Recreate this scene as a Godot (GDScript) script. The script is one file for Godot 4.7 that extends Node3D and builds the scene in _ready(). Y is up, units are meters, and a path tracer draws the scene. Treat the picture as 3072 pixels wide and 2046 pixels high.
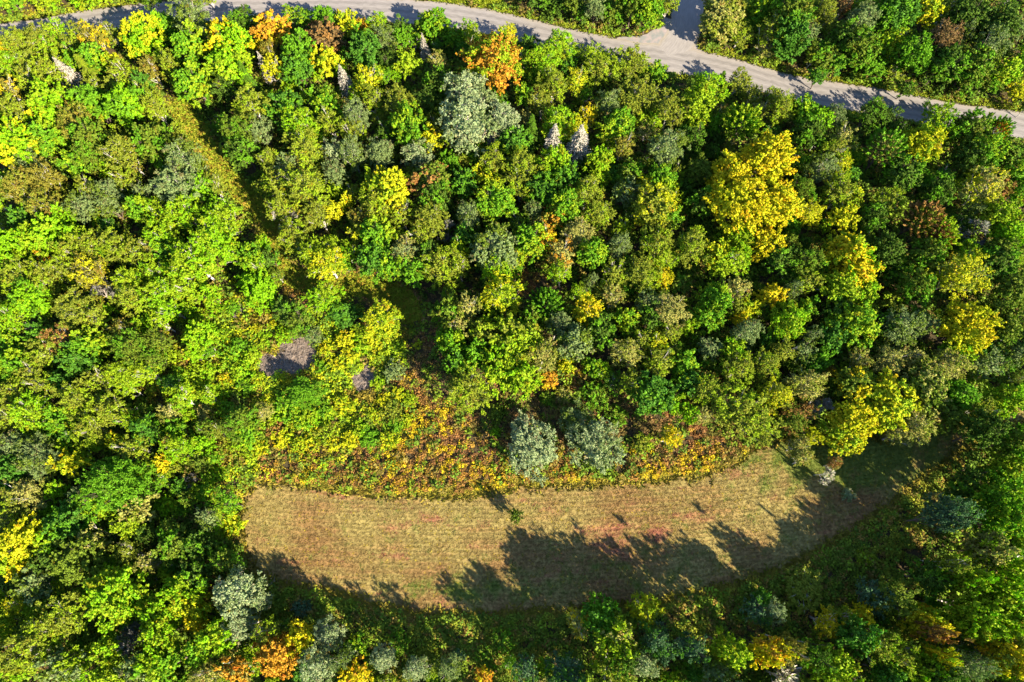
extends Node3D
# An autumn wood seen from about 115 m up: gravel road, grassy track, brushy meadow, a mown field, and some 780 trees and bushes.
# One crown of each kind and size is modelled leaf spray by leaf spray, then copied tree by tree.

const FIELD := [Vector2(-44.7, -5.8), Vector2(-44.6, -7.2), Vector2(-43.6, -8.4), Vector2(-41.6, -9.0), Vector2(-38.0, -9.0), Vector2(-34.4, -8.7), Vector2(-27.1, -7.7), Vector2(-19.9, -7.2), Vector2(-12.7, -7.0), Vector2(-7.0, -7.2), Vector2(-3.4, -7.6), Vector2(1.6, -8.7), Vector2(8.8, -9.0), Vector2(16.0, -9.1), Vector2(23.3, -9.6), Vector2(29.1, -10.3), Vector2(33.5, -11.0), Vector2(36.5, -12.3), Vector2(39.6, -14.3), Vector2(45.7, -16.5), Vector2(53.0, -16.1), Vector2(60.4, -16.5), Vector2(67.8, -17.2), Vector2(75.6, -19.5), Vector2(83.4, -21.7), Vector2(89.7, -23.6), Vector2(97.8, -26.3), Vector2(96.8, -21.7), Vector2(88.7, -18.7), Vector2(81.6, -16.5), Vector2(75.2, -13.2), Vector2(69.4, -9.4), Vector2(63.0, -5.4), Vector2(57.1, -1.5), Vector2(51.0, 1.9), Vector2(45.5, 4.6), Vector2(39.0, 6.9), Vector2(31.9, 8.7), Vector2(22.1, 10.6), Vector2(8.4, 11.7), Vector2(-5.3, 12.2), Vector2(-15.5, 12.2), Vector2(-22.5, 10.7), Vector2(-28.8, 8.9), Vector2(-36.5, 7.8), Vector2(-40.7, 6.5), Vector2(-43.7, 3.4), Vector2(-44.7, -2.3)]
const ROAD := [Vector3(-113.2, 0, -95.6), Vector3(-97.9, 0, -97.6), Vector3(-84.8, 0, -100.3), Vector3(-77.5, 0, -101.3), Vector3(-68.8, 0, -102.6), Vector3(-60.0, 0, -103.3), Vector3(-51.2, 0, -103.3), Vector3(-42.3, 0, -103.5), Vector3(-33.5, 0, -103.5), Vector3(-20.1, 0, -102.6), Vector3(-8.2, 0, -100.9), Vector3(3.6, 0, -97.8), Vector3(13.7, 0, -94.9), Vector3(23.6, 0, -92.6), Vector3(33.1, 0, -91.0), Vector3(41.6, 0, -89.1), Vector3(49.9, 0, -86.3), Vector3(57.3, 0, -84.0), Vector3(69.8, 0, -81.8), Vector3(84.5, 0, -78.6), Vector3(98.7, 0, -76.1), Vector3(112.0, 0, -73.6)]
const SIDE_ROAD := [Vector3(30.5, 0, -91.4), Vector3(33.3, 0, -95.0), Vector3(34.9, 0, -99.2), Vector3(36.2, 0, -104.5), Vector3(38.1, 0, -112.2)]
const ROAD_MOUTH := [Vector2(19.4, -95.9), Vector2(23.0, -96.7), Vector2(26.5, -96.9), Vector2(29.2, -98.6), Vector2(30.7, -101.3), Vector2(37.1, -99.2), Vector2(36.7, -96.1), Vector2(37.3, -93.8), Vector2(40.9, -91.4), Vector2(41.5, -88.9), Vector2(33.1, -90.9), Vector2(23.6, -92.6)]
const TRACK := [Vector3(-66.3, 0, -81.4), Vector3(-63.5, 0, -78.8), Vector3(-60.3, 0, -74.2), Vector3(-56.8, 0, -69.0), Vector3(-53.4, 0, -64.9), Vector3(-50.2, 0, -61.2), Vector3(-46.6, 0, -57.6), Vector3(-44.1, 0, -53.3), Vector3(-42.4, 0, -48.1), Vector3(-39.0, 0, -44.7), Vector3(-34.2, 0, -43.5), Vector3(-28.7, 0, -43.5), Vector3(-24.0, 0, -42.6), Vector3(-19.2, 0, -40.6), Vector3(-17.5, 0, -36.5)]
const LAWN := [Vector2(-42.9, -110.0), Vector2(-37.2, -106.1), Vector2(-28.3, -106.1), Vector2(-19.4, -105.7), Vector2(-10.4, -105.0), Vector2(-5.1, -103.9), Vector2(-2.0, -103.3), Vector2(-1.6, -105.6), Vector2(-2.5, -112.2)]
const BLOBS := [
	["gold", -16.1, -21.0, 3.4],
	["gold", -14.1, -16.5, 3.8],
	["gold", -16.5, -12.1, 4.5],
	["gold", -8.5, -11.4, 5.3],
	["gold", -2.0, -10.0, 3.0],
	["gold", -27.3, -10.0, 4.5],
	["gold", -20.0, -8.9, 4.5],
	["gold", -34.5, -10.4, 4.5],
	["gold", -9.9, -8.6, 4.5],
	["gold", -17.7, -24.0, 3.0],
	["gold", 10.0, -27.0, 3.8],
	["gold", 8.1, -9.6, 4.5],
	["gold", 21.9, -10.7, 3.8],
	["gold", 27.8, -12.1, 4.5],
	["gold", 34.3, -12.1, 3.8],
	["gold", -11.6, -19.5, 3.4],
	["gold", -36.5, -16.5, 4.5],
	["rustherb", -4.9, -15.8, 3.8],
	["rustherb", -9.3, -13.6, 3.0],
	["rustherb", -38.0, -17.2, 3.4],
	["rustherb", -38.1, -43.9, 3.4],
	["rustherb", -24.8, -43.1, 3.4],
	["rustherb", -42.7, -50.7, 3.0],
	["rustherb", 2.5, -43.9, 3.0],
	["rustherb", 30.4, -18.7, 4.5],
	["rustherb", 32.4, -15.8, 4.5],
	["rustherb", 3.9, -24.0, 3.0],
	["rustherb", -13.0, -15.8, 3.4],
	["rustherb", -3.6, -25.5, 3.0],
	["rustherb", 12.0, -20.2, 3.8],
	["rustherb", -14.3, -33.3, 3.0],
	["rustherb", 36.7, -14.3, 3.0],
	["rustherb", -39.0, -12.1, 4.5],
	["rustherb", -23.9, -14.3, 3.8],
	["rustherb", -16.2, -24.0, 3.8],
	["rustherb", -10.9, -18.0, 4.1],
	["rustherb", -6.4, -12.9, 4.1],
	["rustherb", -12.8, -10.0, 4.5],
	["rustherb", -30.3, -12.1, 4.5],
	["rustherb", 31.0, -16.5, 4.5],
	["rustherb", 27.1, -12.9, 3.8],
	["brownherb", -16.7, -36.5, 6.0],
	["brownherb", -15.7, -28.6, 4.5],
	["brownherb", -2.0, -20.2, 6.0],
	["brownherb", 5.3, -18.7, 6.0],
	["brownherb", 15.2, -24.7, 5.3],
	["brownherb", 18.0, -21.7, 5.3],
	["brownherb", 22.3, -18.0, 4.5],
	["brownherb", -21.5, -40.6, 4.5],
	["brownherb", 25.1, -15.8, 4.5],
	["limeherb", -47.7, -38.1, 6.0],
	["limeherb", -51.5, -31.7, 6.8],
	["limeherb", -52.3, -25.5, 6.8],
	["limeherb", -46.1, -24.0, 6.8],
	["limeherb", -43.9, -31.7, 6.0],
	["limeherb", -35.7, -24.0, 6.0],
	["limeherb", -31.8, -31.7, 6.0],
	["limeherb", -28.2, -24.0, 5.3],
	["limeherb", -53.8, -19.5, 6.0],
	["limeherb", -57.1, -27.8, 6.0],
	["limeherb", -45.3, -16.5, 6.0],
	["limeherb", -35.3, -19.5, 5.3],
	["limeherb", -30.5, -14.3, 5.3],
	["limeherb", -24.9, -18.0, 4.5],
	["limeherb", -21.1, -31.7, 4.5],
	["limeherb", -47.7, -12.1, 5.3],
	["limeherb", -40.3, -25.5, 4.5],
	["verge", -77.8, -103.5, 4.5],
	["verge", -64.7, -104.8, 4.5],
	["verge", 26.4, -95.0, 3.0],
	["verge", 43.4, -90.9, 3.0],
	["verge", 61.6, -84.4, 4.5],
	["verge", 78.2, -81.4, 4.5],
	["verge", 94.7, -79.2, 4.5],
	["verge", -95.5, -103.5, 6.0],
	["oliveherb", -32.7, 10.9, 4.5],
	["oliveherb", -25.8, 12.2, 4.5],
	["oliveherb", -18.9, 14.1, 4.5],
	["oliveherb", -12.1, 14.7, 4.5],
	["oliveherb", -5.3, 15.4, 4.5],
	["oliveherb", 1.5, 14.1, 4.5],
	["oliveherb", 8.3, 13.5, 4.5],
	["oliveherb", 28.9, 12.2, 6.0],
	["oliveherb", 39.4, 9.0, 6.0],
	["oliveherb", 50.4, 4.4, 6.8],
	["oliveherb", 58.0, -0.3, 6.8],
	["oliveherb", 64.2, -3.7, 6.0],
	["oliveherb", 69.9, -7.9, 5.3],
	["oliveherb", 53.4, 7.7, 6.0],
	["oliveherb", -39.7, 9.7, 3.8],
	["oliveherb", -1.8, 18.5, 5.3],
	["oliveherb", -18.7, 18.5, 4.5]]

# leaf colours as linear albedo
const LEAF := {
	"lime": [0.22, 0.44, 0.008], "green": [0.135, 0.31, 0.012], "emer": [0.090, 0.23, 0.020], "mgreen": [0.15, 0.215, 0.018], "dkgreen": [0.085, 0.155, 0.016],
	"olive": [0.235, 0.275, 0.024], "brol": [0.26, 0.235, 0.030], "tan": [0.37, 0.35, 0.080], "sage": [0.20, 0.265, 0.085], "silver": [0.33, 0.39, 0.18],
	"ygreen": [0.29, 0.41, 0.013], "yellow": [0.52, 0.51, 0.013], "gold": [0.66, 0.52, 0.013], "orange": [0.62, 0.31, 0.028], "rust": [0.33, 0.17, 0.045],
	"brown": [0.22, 0.14, 0.050], "teal": [0.095, 0.175, 0.075], "white": [0.55, 0.50, 0.46], "grey": [0.40, 0.37, 0.345], "pale": [0.72, 0.63, 0.56]}
const MATE := {"lime": "ygreen", "green": "ygreen", "emer": "green", "mgreen": "green", "dkgreen": "green", "olive": "ygreen", "brol": "olive", "tan": "olive", "sage": "mgreen",
	"silver": "sage", "ygreen": "lime", "yellow": "ygreen", "gold": "yellow", "orange": "gold", "rust": "brol", "brown": "rust", "teal": "emer"}
const HERB := {
	"floor": [[0.12, 0.20, 0.016], [0.09, 0.16, 0.015], [0.19, 0.15, 0.03], [0.17, 0.26, 0.015]],
	"gold": [[0.55, 0.40, 0.012], [0.42, 0.24, 0.018], [0.30, 0.15, 0.035], [0.24, 0.20, 0.018], [0.44, 0.34, 0.012], [0.27, 0.14, 0.035]],
	"rustherb": [[0.30, 0.14, 0.045], [0.22, 0.11, 0.040], [0.42, 0.25, 0.04], [0.16, 0.15, 0.025]],
	"brownherb": [[0.24, 0.14, 0.050], [0.16, 0.18, 0.025], [0.30, 0.17, 0.06], [0.19, 0.13, 0.04]],
	"limeherb": [[0.28, 0.38, 0.010], [0.18, 0.32, 0.012], [0.40, 0.40, 0.010], [0.13, 0.20, 0.018], [0.22, 0.17, 0.02]],
	"verge": [[0.30, 0.34, 0.014], [0.14, 0.24, 0.014], [0.40, 0.33, 0.02]],
	"oliveherb": [[0.26, 0.28, 0.022], [0.18, 0.25, 0.018], [0.27, 0.18, 0.035], [0.14, 0.20, 0.018]]}

var leaf_materials := {}
var bark: StandardMaterial3D
var pale_bark: StandardMaterial3D
var dead_bark: StandardMaterial3D
var white_bark: StandardMaterial3D
var prototypes := {}
var used_names := {}
var dice := RandomNumberGenerator.new()


func _ready() -> void:
	dice.seed = 20
	var camera := Camera3D.new()
	camera.name = "camera"
	camera.position = Vector3(0, 115, 0)
	camera.rotation_degrees = Vector3(-74, 0, 0)
	camera.fov = 53.13
	camera.near = 1.0
	camera.far = 2500.0
	add_child(camera)
	var sky_look := ProceduralSkyMaterial.new()
	sky_look.sky_top_color = Color(0.36, 0.47, 0.66)
	sky_look.sky_horizon_color = Color(0.68, 0.74, 0.80)
	sky_look.ground_bottom_color = Color(0.14, 0.16, 0.08)
	sky_look.ground_horizon_color = Color(0.45, 0.48, 0.42)
	sky_look.sky_energy_multiplier = 0.85
	sky_look.ground_energy_multiplier = 0.4
	var around := WorldEnvironment.new()
	around.name = "surroundings"
	around.environment = Environment.new()
	around.environment.background_mode = Environment.BG_SKY
	around.environment.sky = Sky.new()
	around.environment.sky.sky_material = sky_look
	around.environment.tonemap_mode = Environment.TONE_MAPPER_LINEAR
	around.environment.tonemap_exposure = 3.6
	around.environment.sdfgi_enabled = true
	around.environment.ssao_enabled = true
	around.environment.ssil_enabled = true
	add_child(around)
	var sun := DirectionalLight3D.new()
	sun.name = "sun"
	sun.light_energy = 1.55
	sun.light_color = Color(1.0, 0.95, 0.86)
	sun.light_angular_distance = 0.5
	sun.shadow_enabled = true
	add_child(sun)
	var low := deg_to_rad(33.0)
	var towards_sun := Vector3(cos(low) * 0.74, sin(low), cos(low) * 0.67)
	sun.look_at_from_position(towards_sun * 200.0, Vector3.ZERO)
	make_materials()
	make_ground()
	make_prototypes()
	make_trees()
	make_details()
	make_cover()


# ---------------------------------------------------------------- helpers

func tag(o: Node, label: String, category: String, group := "", kind := "") -> void:
	if label:
		o.set_meta("label", label)
	if category:
		o.set_meta("category", category)
	if group:
		o.set_meta("group", group)
	if kind:
		o.set_meta("kind", kind)


func numbered(called: String) -> String:
	var n: int = used_names.get(called, 0)
	used_names[called] = n + 1
	return called if n == 0 else "%s_%03d" % [called, n]


func shade(c: Array, times := 1.0) -> Color:
	return Color(minf(c[0] * times, 0.9), minf(c[1] * times, 0.9), minf(c[2] * times, 0.9))


func noise(frequency: float, number: int, octaves := 3) -> FastNoiseLite:
	var n := FastNoiseLite.new()
	n.seed = number
	n.frequency = frequency
	n.fractal_octaves = octaves
	return n


func ball() -> Vector3:
	var v := Vector3(dice.randf_range(-1, 1), dice.randf_range(-1, 1), dice.randf_range(-1, 1))
	while v.length_squared() > 1.0 or v.length_squared() < 0.01:
		v = Vector3(dice.randf_range(-1, 1), dice.randf_range(-1, 1), dice.randf_range(-1, 1))
	return v


class Faces:
	var points := PackedVector3Array()
	var normals := PackedVector3Array()
	var colors := PackedColorArray()
	var index := PackedInt32Array()

	func leaf(p: Vector3, along: Vector3, n: Vector3, long: float, wide: float, c: Color) -> void:
		var b := n.cross(along).normalized() * wide * 0.5
		var t := along * long * 0.5
		var k := points.size()
		var drop := n * long * 0.14
		points.append(p - t)
		points.append(p + b + drop - t * 0.1)
		points.append(p + t - drop)
		points.append(p - b + drop - t * 0.1)
		for i in 4:
			normals.append(n)
			colors.append(c)
		index.append_array([k, k + 1, k + 2, k, k + 2, k + 3])

	func tube(from: Vector3, to: Vector3, r0: float, r1: float, sides := 5, c := Color.WHITE) -> void:
		var d := (to - from).normalized()
		var u := d.cross(Vector3(0.3, 0.2, 0.93)).normalized()
		var v := d.cross(u)
		var k := points.size()
		for i in sides:
			var a := TAU * i / sides
			var n := u * cos(a) + v * sin(a)
			points.append(from + n * r0)
			points.append(to + n * r1)
			normals.append(n)
			normals.append(n)
			colors.append(c)
			colors.append(c)
		for i in sides:
			var j := (i + 1) % sides
			index.append_array([k + 2 * i, k + 2 * i + 1, k + 2 * j, k + 2 * i + 1, k + 2 * j + 1, k + 2 * j])

	func into(m: ArrayMesh, material: Material) -> void:
		if points.is_empty():
			return
		var a := []
		a.resize(Mesh.ARRAY_MAX)
		a[Mesh.ARRAY_VERTEX] = points
		a[Mesh.ARRAY_NORMAL] = normals
		a[Mesh.ARRAY_COLOR] = colors
		a[Mesh.ARRAY_INDEX] = index
		m.add_surface_from_arrays(Mesh.PRIMITIVE_TRIANGLES, a)
		m.surface_set_material(m.get_surface_count() - 1, material)


func part(called: String, faces: Faces, material: Material, parent: Node) -> MeshInstance3D:
	var o := MeshInstance3D.new()
	o.name = called
	o.mesh = ArrayMesh.new()
	faces.into(o.mesh, material)
	parent.add_child(o, true)
	return o


func plain(c: Array, rough := 0.9) -> StandardMaterial3D:
	var m := StandardMaterial3D.new()
	m.albedo_color = shade(c).linear_to_srgb()
	m.roughness = rough
	m.metallic_specular = 0.25
	m.vertex_color_use_as_albedo = true
	return m


func make_materials() -> void:
	for k in LEAF:
		var m := plain(LEAF[k], 0.6)
		m.resource_name = k + "_leaves"
		m.metallic_specular = 0.22
		m.backlight_enabled = true
		m.backlight = Color(0.5, 0.72, 0.18)
		leaf_materials[k] = m
	bark = plain([0.13, 0.10, 0.075])
	pale_bark = plain([0.50, 0.46, 0.40])
	dead_bark = plain([0.42, 0.36, 0.31])
	white_bark = plain([0.60, 0.56, 0.51])


# ---------------------------------------------------------------- ground

func sheet(called: String, st: Faces, uv: PackedVector2Array, material: Material, label := "", category := "") -> MeshInstance3D:
	var a := []
	a.resize(Mesh.ARRAY_MAX)
	a[Mesh.ARRAY_VERTEX] = st.points
	a[Mesh.ARRAY_NORMAL] = st.normals
	a[Mesh.ARRAY_INDEX] = st.index
	a[Mesh.ARRAY_TEX_UV] = uv
	var m := ArrayMesh.new()
	m.add_surface_from_arrays(Mesh.PRIMITIVE_TRIANGLES, a)
	m.surface_set_material(0, material)
	var o := MeshInstance3D.new()
	o.name = called
	o.mesh = m
	add_child(o, true)
	tag(o, label, category, "", "structure")
	return o


func textured(im: Image, rough := 0.95) -> StandardMaterial3D:
	var m := StandardMaterial3D.new()
	m.albedo_texture = ImageTexture.create_from_image(im)
	m.roughness = rough
	m.metallic_specular = 0.2
	return m


func flat_polygon(outline: PackedVector2Array, y: float, per_metre: float, shift := Vector2.ZERO) -> Array:
	var st := Faces.new()
	var uv := PackedVector2Array()
	for p in outline:
		st.points.append(Vector3(p.x, y, p.y))
		st.normals.append(Vector3.UP)
		uv.append((p - shift) * per_metre)
	var tri := Geometry2D.triangulate_polygon(outline)
	for i in range(0, tri.size(), 3):
		var a := outline[tri[i]]
		var b := outline[tri[i + 1]]
		var c := outline[tri[i + 2]]
		if (b - a).cross(c - a) > 0:
			st.index.append_array([tri[i], tri[i + 1], tri[i + 2]])
		else:
			st.index.append_array([tri[i], tri[i + 2], tri[i + 1]])
	return [st, uv]


func ragged(outline: Array, by: float, step: float, number: int) -> PackedVector2Array:
	var out := PackedVector2Array()
	var wob := noise(0.35, number, 2)
	for i in outline.size():
		var a: Vector2 = outline[i]
		var b: Vector2 = outline[(i + 1) % outline.size()]
		var n := int(ceil(a.distance_to(b) / step))
		var side := (b - a).orthogonal().normalized()
		for k in n:
			var p := a.lerp(b, float(k) / n)
			out.append(p + side * wob.get_noise_2d(p.x, p.y) * by)
	return out


func smooth_line(rough: Array, step := 1.0) -> Array:
	var c := Curve3D.new()
	for i in rough.size():
		var p: Vector3 = rough[i]
		var before: Vector3 = rough[maxi(i - 1, 0)]
		var after: Vector3 = rough[mini(i + 1, rough.size() - 1)]
		var t := (after - before) / 6.0
		c.add_point(p, -t, t)
	var out := []
	var n := int(c.get_baked_length() / step)
	for i in n + 1:
		out.append(c.sample_baked(c.get_baked_length() * i / n))
	return out


func ribbon(line: Array, width: float, y: float, number: int, per_metre: float, uneven := 0.5) -> Array:
	var st := Faces.new()
	var uv := PackedVector2Array()
	var wob := noise(0.25, number, 3)
	var gone := 0.0
	for i in line.size():
		var p: Vector3 = line[i]
		var d: Vector3 = line[mini(i + 1, line.size() - 1)] - line[maxi(i - 1, 0)]
		var side := Vector3(-d.z, 0, d.x).normalized()
		if i:
			gone += Vector3(line[i]).distance_to(line[i - 1])
		for k in 5:
			var a := -1.0 + k * 0.5
			var half := width * 0.5 + (wob.get_noise_2d(p.x * 1.0, p.z + a * 50.0) * uneven if k == 0 or k == 4 else 0.0)
			st.points.append(Vector3(p.x, y + (1.0 - a * a) * 0.05, p.z) + side * a * half)
			st.normals.append(Vector3.UP)
			uv.append(Vector2(k / 4.0, gone * per_metre))
		if i:
			for k in 4:
				var b := (i - 1) * 5 + k
				st.index.append_array([b, b + 5, b + 1, b + 1, b + 5, b + 6])
	return [st, uv]


var field_outline: PackedVector2Array
var mouth_outline: PackedVector2Array
var lawn_outline: PackedVector2Array
var road_line: Array
var side_line: Array
var track_line: Array
var mounds := []
const ROAD_WIDTH := 6.3


func make_ground() -> void:
	# leaf litter under the trees
	var im := Image.create(512, 512, false, Image.FORMAT_RGB8)
	var n1 := noise(0.02, 3, 4)
	var n2 := noise(0.25, 4, 2)
	for y in 512:
		for x in 512:
			var t := clampf(0.5 + n1.get_noise_2d(x, y), 0, 1)
			var g := 0.75 + 0.5 * (0.5 + n2.get_noise_2d(x, y))
			im.set_pixel(x, y, Color((0.050 + 0.03 * t) * g, (0.042 + 0.012 * t) * g, (0.020 + 0.006 * t) * g).linear_to_srgb())
	var litter := textured(im)
	var st := Faces.new()
	var uv := PackedVector2Array()
	for k in 4:
		var p := Vector3(-900 if k % 2 == 0 else 900, 0, -900 if k < 2 else 900)
		st.points.append(p)
		st.normals.append(Vector3.UP)
		uv.append(Vector2(p.x, p.z) / 23.0)
	st.index.append_array([0, 1, 2, 1, 3, 2])
	sheet("ground", st, uv, litter, "dark forest floor of leaf litter under and between the trees", "ground")
	# mown field
	field_outline = ragged(FIELD, 0.6, 0.8, 11)
	var box := Rect2(field_outline[0], Vector2.ZERO)
	for p in field_outline:
		box = box.expand(p)
	var made := flat_polygon(field_outline, 0.012, 1.0, box.position)
	var fuv := PackedVector2Array()
	for u in made[1]:
		fuv.append(u / box.size)
	sheet("mown_field", made[0], fuv, textured(field_picture(box)), "pale brown mown hay field with curved mowing lines", "field")
	# lawn beyond the road
	lawn_outline = ragged(LAWN, 0.5, 1.0, 12)
	made = flat_polygon(lawn_outline, 0.010, 0.1)
	sheet("lawn", made[0], made[1], textured(speckle([0.22, 0.27, 0.012], 0.35, 21)), "bright green mown grass verge along the far side of the gravel road", "lawn")
	# grass track
	track_line = smooth_line(TRACK)
	made = ribbon(track_line, 4.8, 0.008, 31, 0.12, 1.8)
	sheet("grass_track", made[0], made[1], textured(speckle([0.22, 0.26, 0.020], 0.4, 22)), "narrow mown grass track leading down between the trees", "track")
	# gravel road, the side road and the widened mouth between them
	road_line = smooth_line(ROAD)
	side_line = smooth_line(SIDE_ROAD)
	var gravel := textured(road_picture(41, true))
	made = ribbon(road_line, ROAD_WIDTH, 0.020, 32, 0.06)
	sheet("gravel_road", made[0], made[1], gravel, "pale grey-tan gravel road curving along the top of the wood", "road")
	mouth_outline = ragged(ROAD_MOUTH, 0.5, 1.0, 13)
	made = flat_polygon(mouth_outline, 0.012, 0.12)
	sheet("road_mouth", made[0], made[1], textured(speckle([0.225, 0.205, 0.19], 0.22, 23)), "widened gravel apron where the shaded side road meets the main road", "road")
	made = ribbon(side_line, 6.6, 0.016, 33, 0.06)
	sheet("side_road", made[0], made[1], textured(road_picture(42, false)), "shaded gravel side road leading off between tall trees", "road")


func speckle(c: Array, rough: float, number: int) -> Image:
	var im := Image.create(256, 256, false, Image.FORMAT_RGB8)
	var a := noise(0.02, number, 4)
	var b := noise(0.3, number + 1, 2)
	for y in 256:
		for x in 256:
			var t := a.get_noise_2d(x, y)
			var g := 1.0 + rough * (b.get_noise_2d(x, y) + t)
			im.set_pixel(x, y, Color(c[0] * g * (1.0 + 0.25 * t), c[1] * g, c[2] * g).linear_to_srgb())
	return im


func road_picture(number: int, tracks: bool) -> Image:
	var im := Image.create(128, 1024, false, Image.FORMAT_RGB8)
	var grain := noise(0.4, number, 2)
	var long := FastNoiseLite.new()
	long.seed = number + 1
	long.frequency = 0.01
	var band := noise(0.05, number + 2, 2)
	for y in 1024:
		for x in 128:
			var u := x / 127.0
			var at := u + 0.03 * long.get_noise_2d(0, y)
			var worn := 0.0   # packed wheel lanes are darker than the loose gravel thrown beside them
			if tracks:
				worn = exp(-pow((at - 0.27) / 0.07, 2)) + exp(-pow((at - 0.50) / 0.07, 2)) + 0.8 * exp(-pow((at - 0.74) / 0.06, 2))
			var g := 1.0 + 0.14 * grain.get_noise_2d(x * 2.0, y) + 0.16 * band.get_noise_2d(x * 3.0, y * 0.15) - 0.24 * worn
			var soil := clampf((absf(u - 0.5) - 0.38) * 6.0 + 0.6 * grain.get_noise_2d(x, y * 0.3), 0, 1)
			var c := Color(0.235, 0.213, 0.192).lerp(Color(0.25, 0.21, 0.15), soil)
			im.set_pixel(x, y, Color(c.r * g, c.g * g, c.b * g).linear_to_srgb())
	return im


func mow(x: float, z: float) -> float:
	return z + 0.0011 * (x + 8.0) * (x + 8.0)   # across the curved swaths


func field_picture(box: Rect2) -> Image:
	var wide := 1400
	var high := int(wide * box.size.y / box.size.x)
	var im := Image.create(wide, high, false, Image.FORMAT_RGB8)
	var big := noise(0.06, 61, 3)
	var streak := noise(0.5, 62, 2)
	var grain := noise(1.6, 63, 2)
	var red := noise(0.25, 64, 3)
	for j in high:
		for i in wide:
			var x := box.position.x + box.size.x * (i + 0.5) / wide
			var z := box.position.y + box.size.y * (j + 0.5) / high
			var m := mow(x, z)
			var t := big.get_noise_2d(x, z)
			var s := streak.get_noise_2d(x * 0.12, m * 1.6)
			var g := 1.0 + 0.28 * grain.get_noise_2d(x, z) + 0.30 * s
			var c := Color(0.265, 0.205, 0.064).lerp(Color(0.215, 0.125, 0.045), clampf(0.40 + 1.1 * t + 0.8 * s, 0, 1))
			g *= 0.93 + 0.10 * absf(sin(m * PI / 0.66 + 2.2 * s)) + 0.10 * streak.get_noise_2d(x * 0.02 + 90.0, m * 0.9)   # soil shows between the cut rows
			c = c.lerp(Color(0.30, 0.11, 0.065), clampf(red_patch(x, z) + 1.2 * red.get_noise_2d(x * 0.4, m) - 0.45, 0, 0.8))
			c = c.lerp(Color(0.10, 0.14, 0.022), clampf(green_patch(x, z) + 0.9 * red.get_noise_2d(x + 70.0, m) - 0.25, 0, 0.85))
			im.set_pixel(i, j, Color(c.r * g, c.g * g, c.b * g).linear_to_srgb())
	return im


func bump(x: float, z: float, cx: float, cz: float, rx: float, rz: float) -> float:
	return exp(-pow((x - cx) / rx, 2) - pow((z - cz) / rz, 2))


func red_patch(x: float, z: float) -> float:   # where dead red stalks lie thick
	return 0.9 * bump(x, z, 19, 0.2, 10, 2.8) + 0.9 * bump(x, z, 34, -15.0, 9, 3.0) + 0.8 * bump(x, z, -22, -10.0, 20, 2.6) + 0.5 * bump(x, z, -12, -2, 10, 2)


func green_patch(x: float, z: float) -> float:   # where the grass has grown back
	return 1.5 * bump(x, z, 62, -17, 20, 9) + 0.8 * bump(x, z, -6, 8.5, 14, 2.2) + 0.5 * bump(x, z, 24, 6, 22, 4) + 0.7 * bump(x, z, 52, -12, 12, 4)


# ---------------------------------------------------------------- trees

func make_prototypes() -> void:
	for v in 3:
		broad("maple", "small", v, 1.9, 7.5, 34, 3300, 0.26, 0.48, bark)
		broad("maple", "large", v, 5.4, 14.5, 150, 17000, 0.34, 0.82, bark)
		broad("birch", "small", v, 1.9, 7.5, 50, 4000, 0.19, 0.38, pale_bark)
		broad("birch", "large", v, 4.8, 13.0, 180, 19000, 0.24, 0.68, pale_bark)
		broad("poplar", "middle", v, 3.3, 12.5, 100, 9500, 0.24, 0.52, pale_bark)
		broad("bush", "middle", v, 1.2, 1.9, 22, 1500, 0.20, 0.36, bark)
	for v in 7:
		broad("maple", "middle", v, 3.1, 10.5, 74, 8000, 0.31, 0.62, bark)
		broad("birch", "middle", v, 3.0, 10.5, 100, 9500, 0.215, 0.50, pale_bark)
	for v in 2:
		broad("willow", "middle", v, 4.2, 8.0, 170, 17000, 0.24, 0.60, bark)
		feathered(v)
		spruce("spruce", v)
		spruce("dead_spruce", v)
	for v in 3:
		bare(v)


func keep(kind: String, size: String, o: Node3D, r: float, h: float) -> void:
	var key := kind + " " + size
	if not prototypes.has(key):
		prototypes[key] = []
	prototypes[key].append([o, r, h])


func leaf_tone(clump: float) -> Color:
	var v := clump * dice.randf_range(0.68, 1.32)
	var w := dice.randf_range(-0.18, 0.18)
	return Color(v * (1.0 + w), v, v * (1.0 - w * 0.5))


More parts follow.
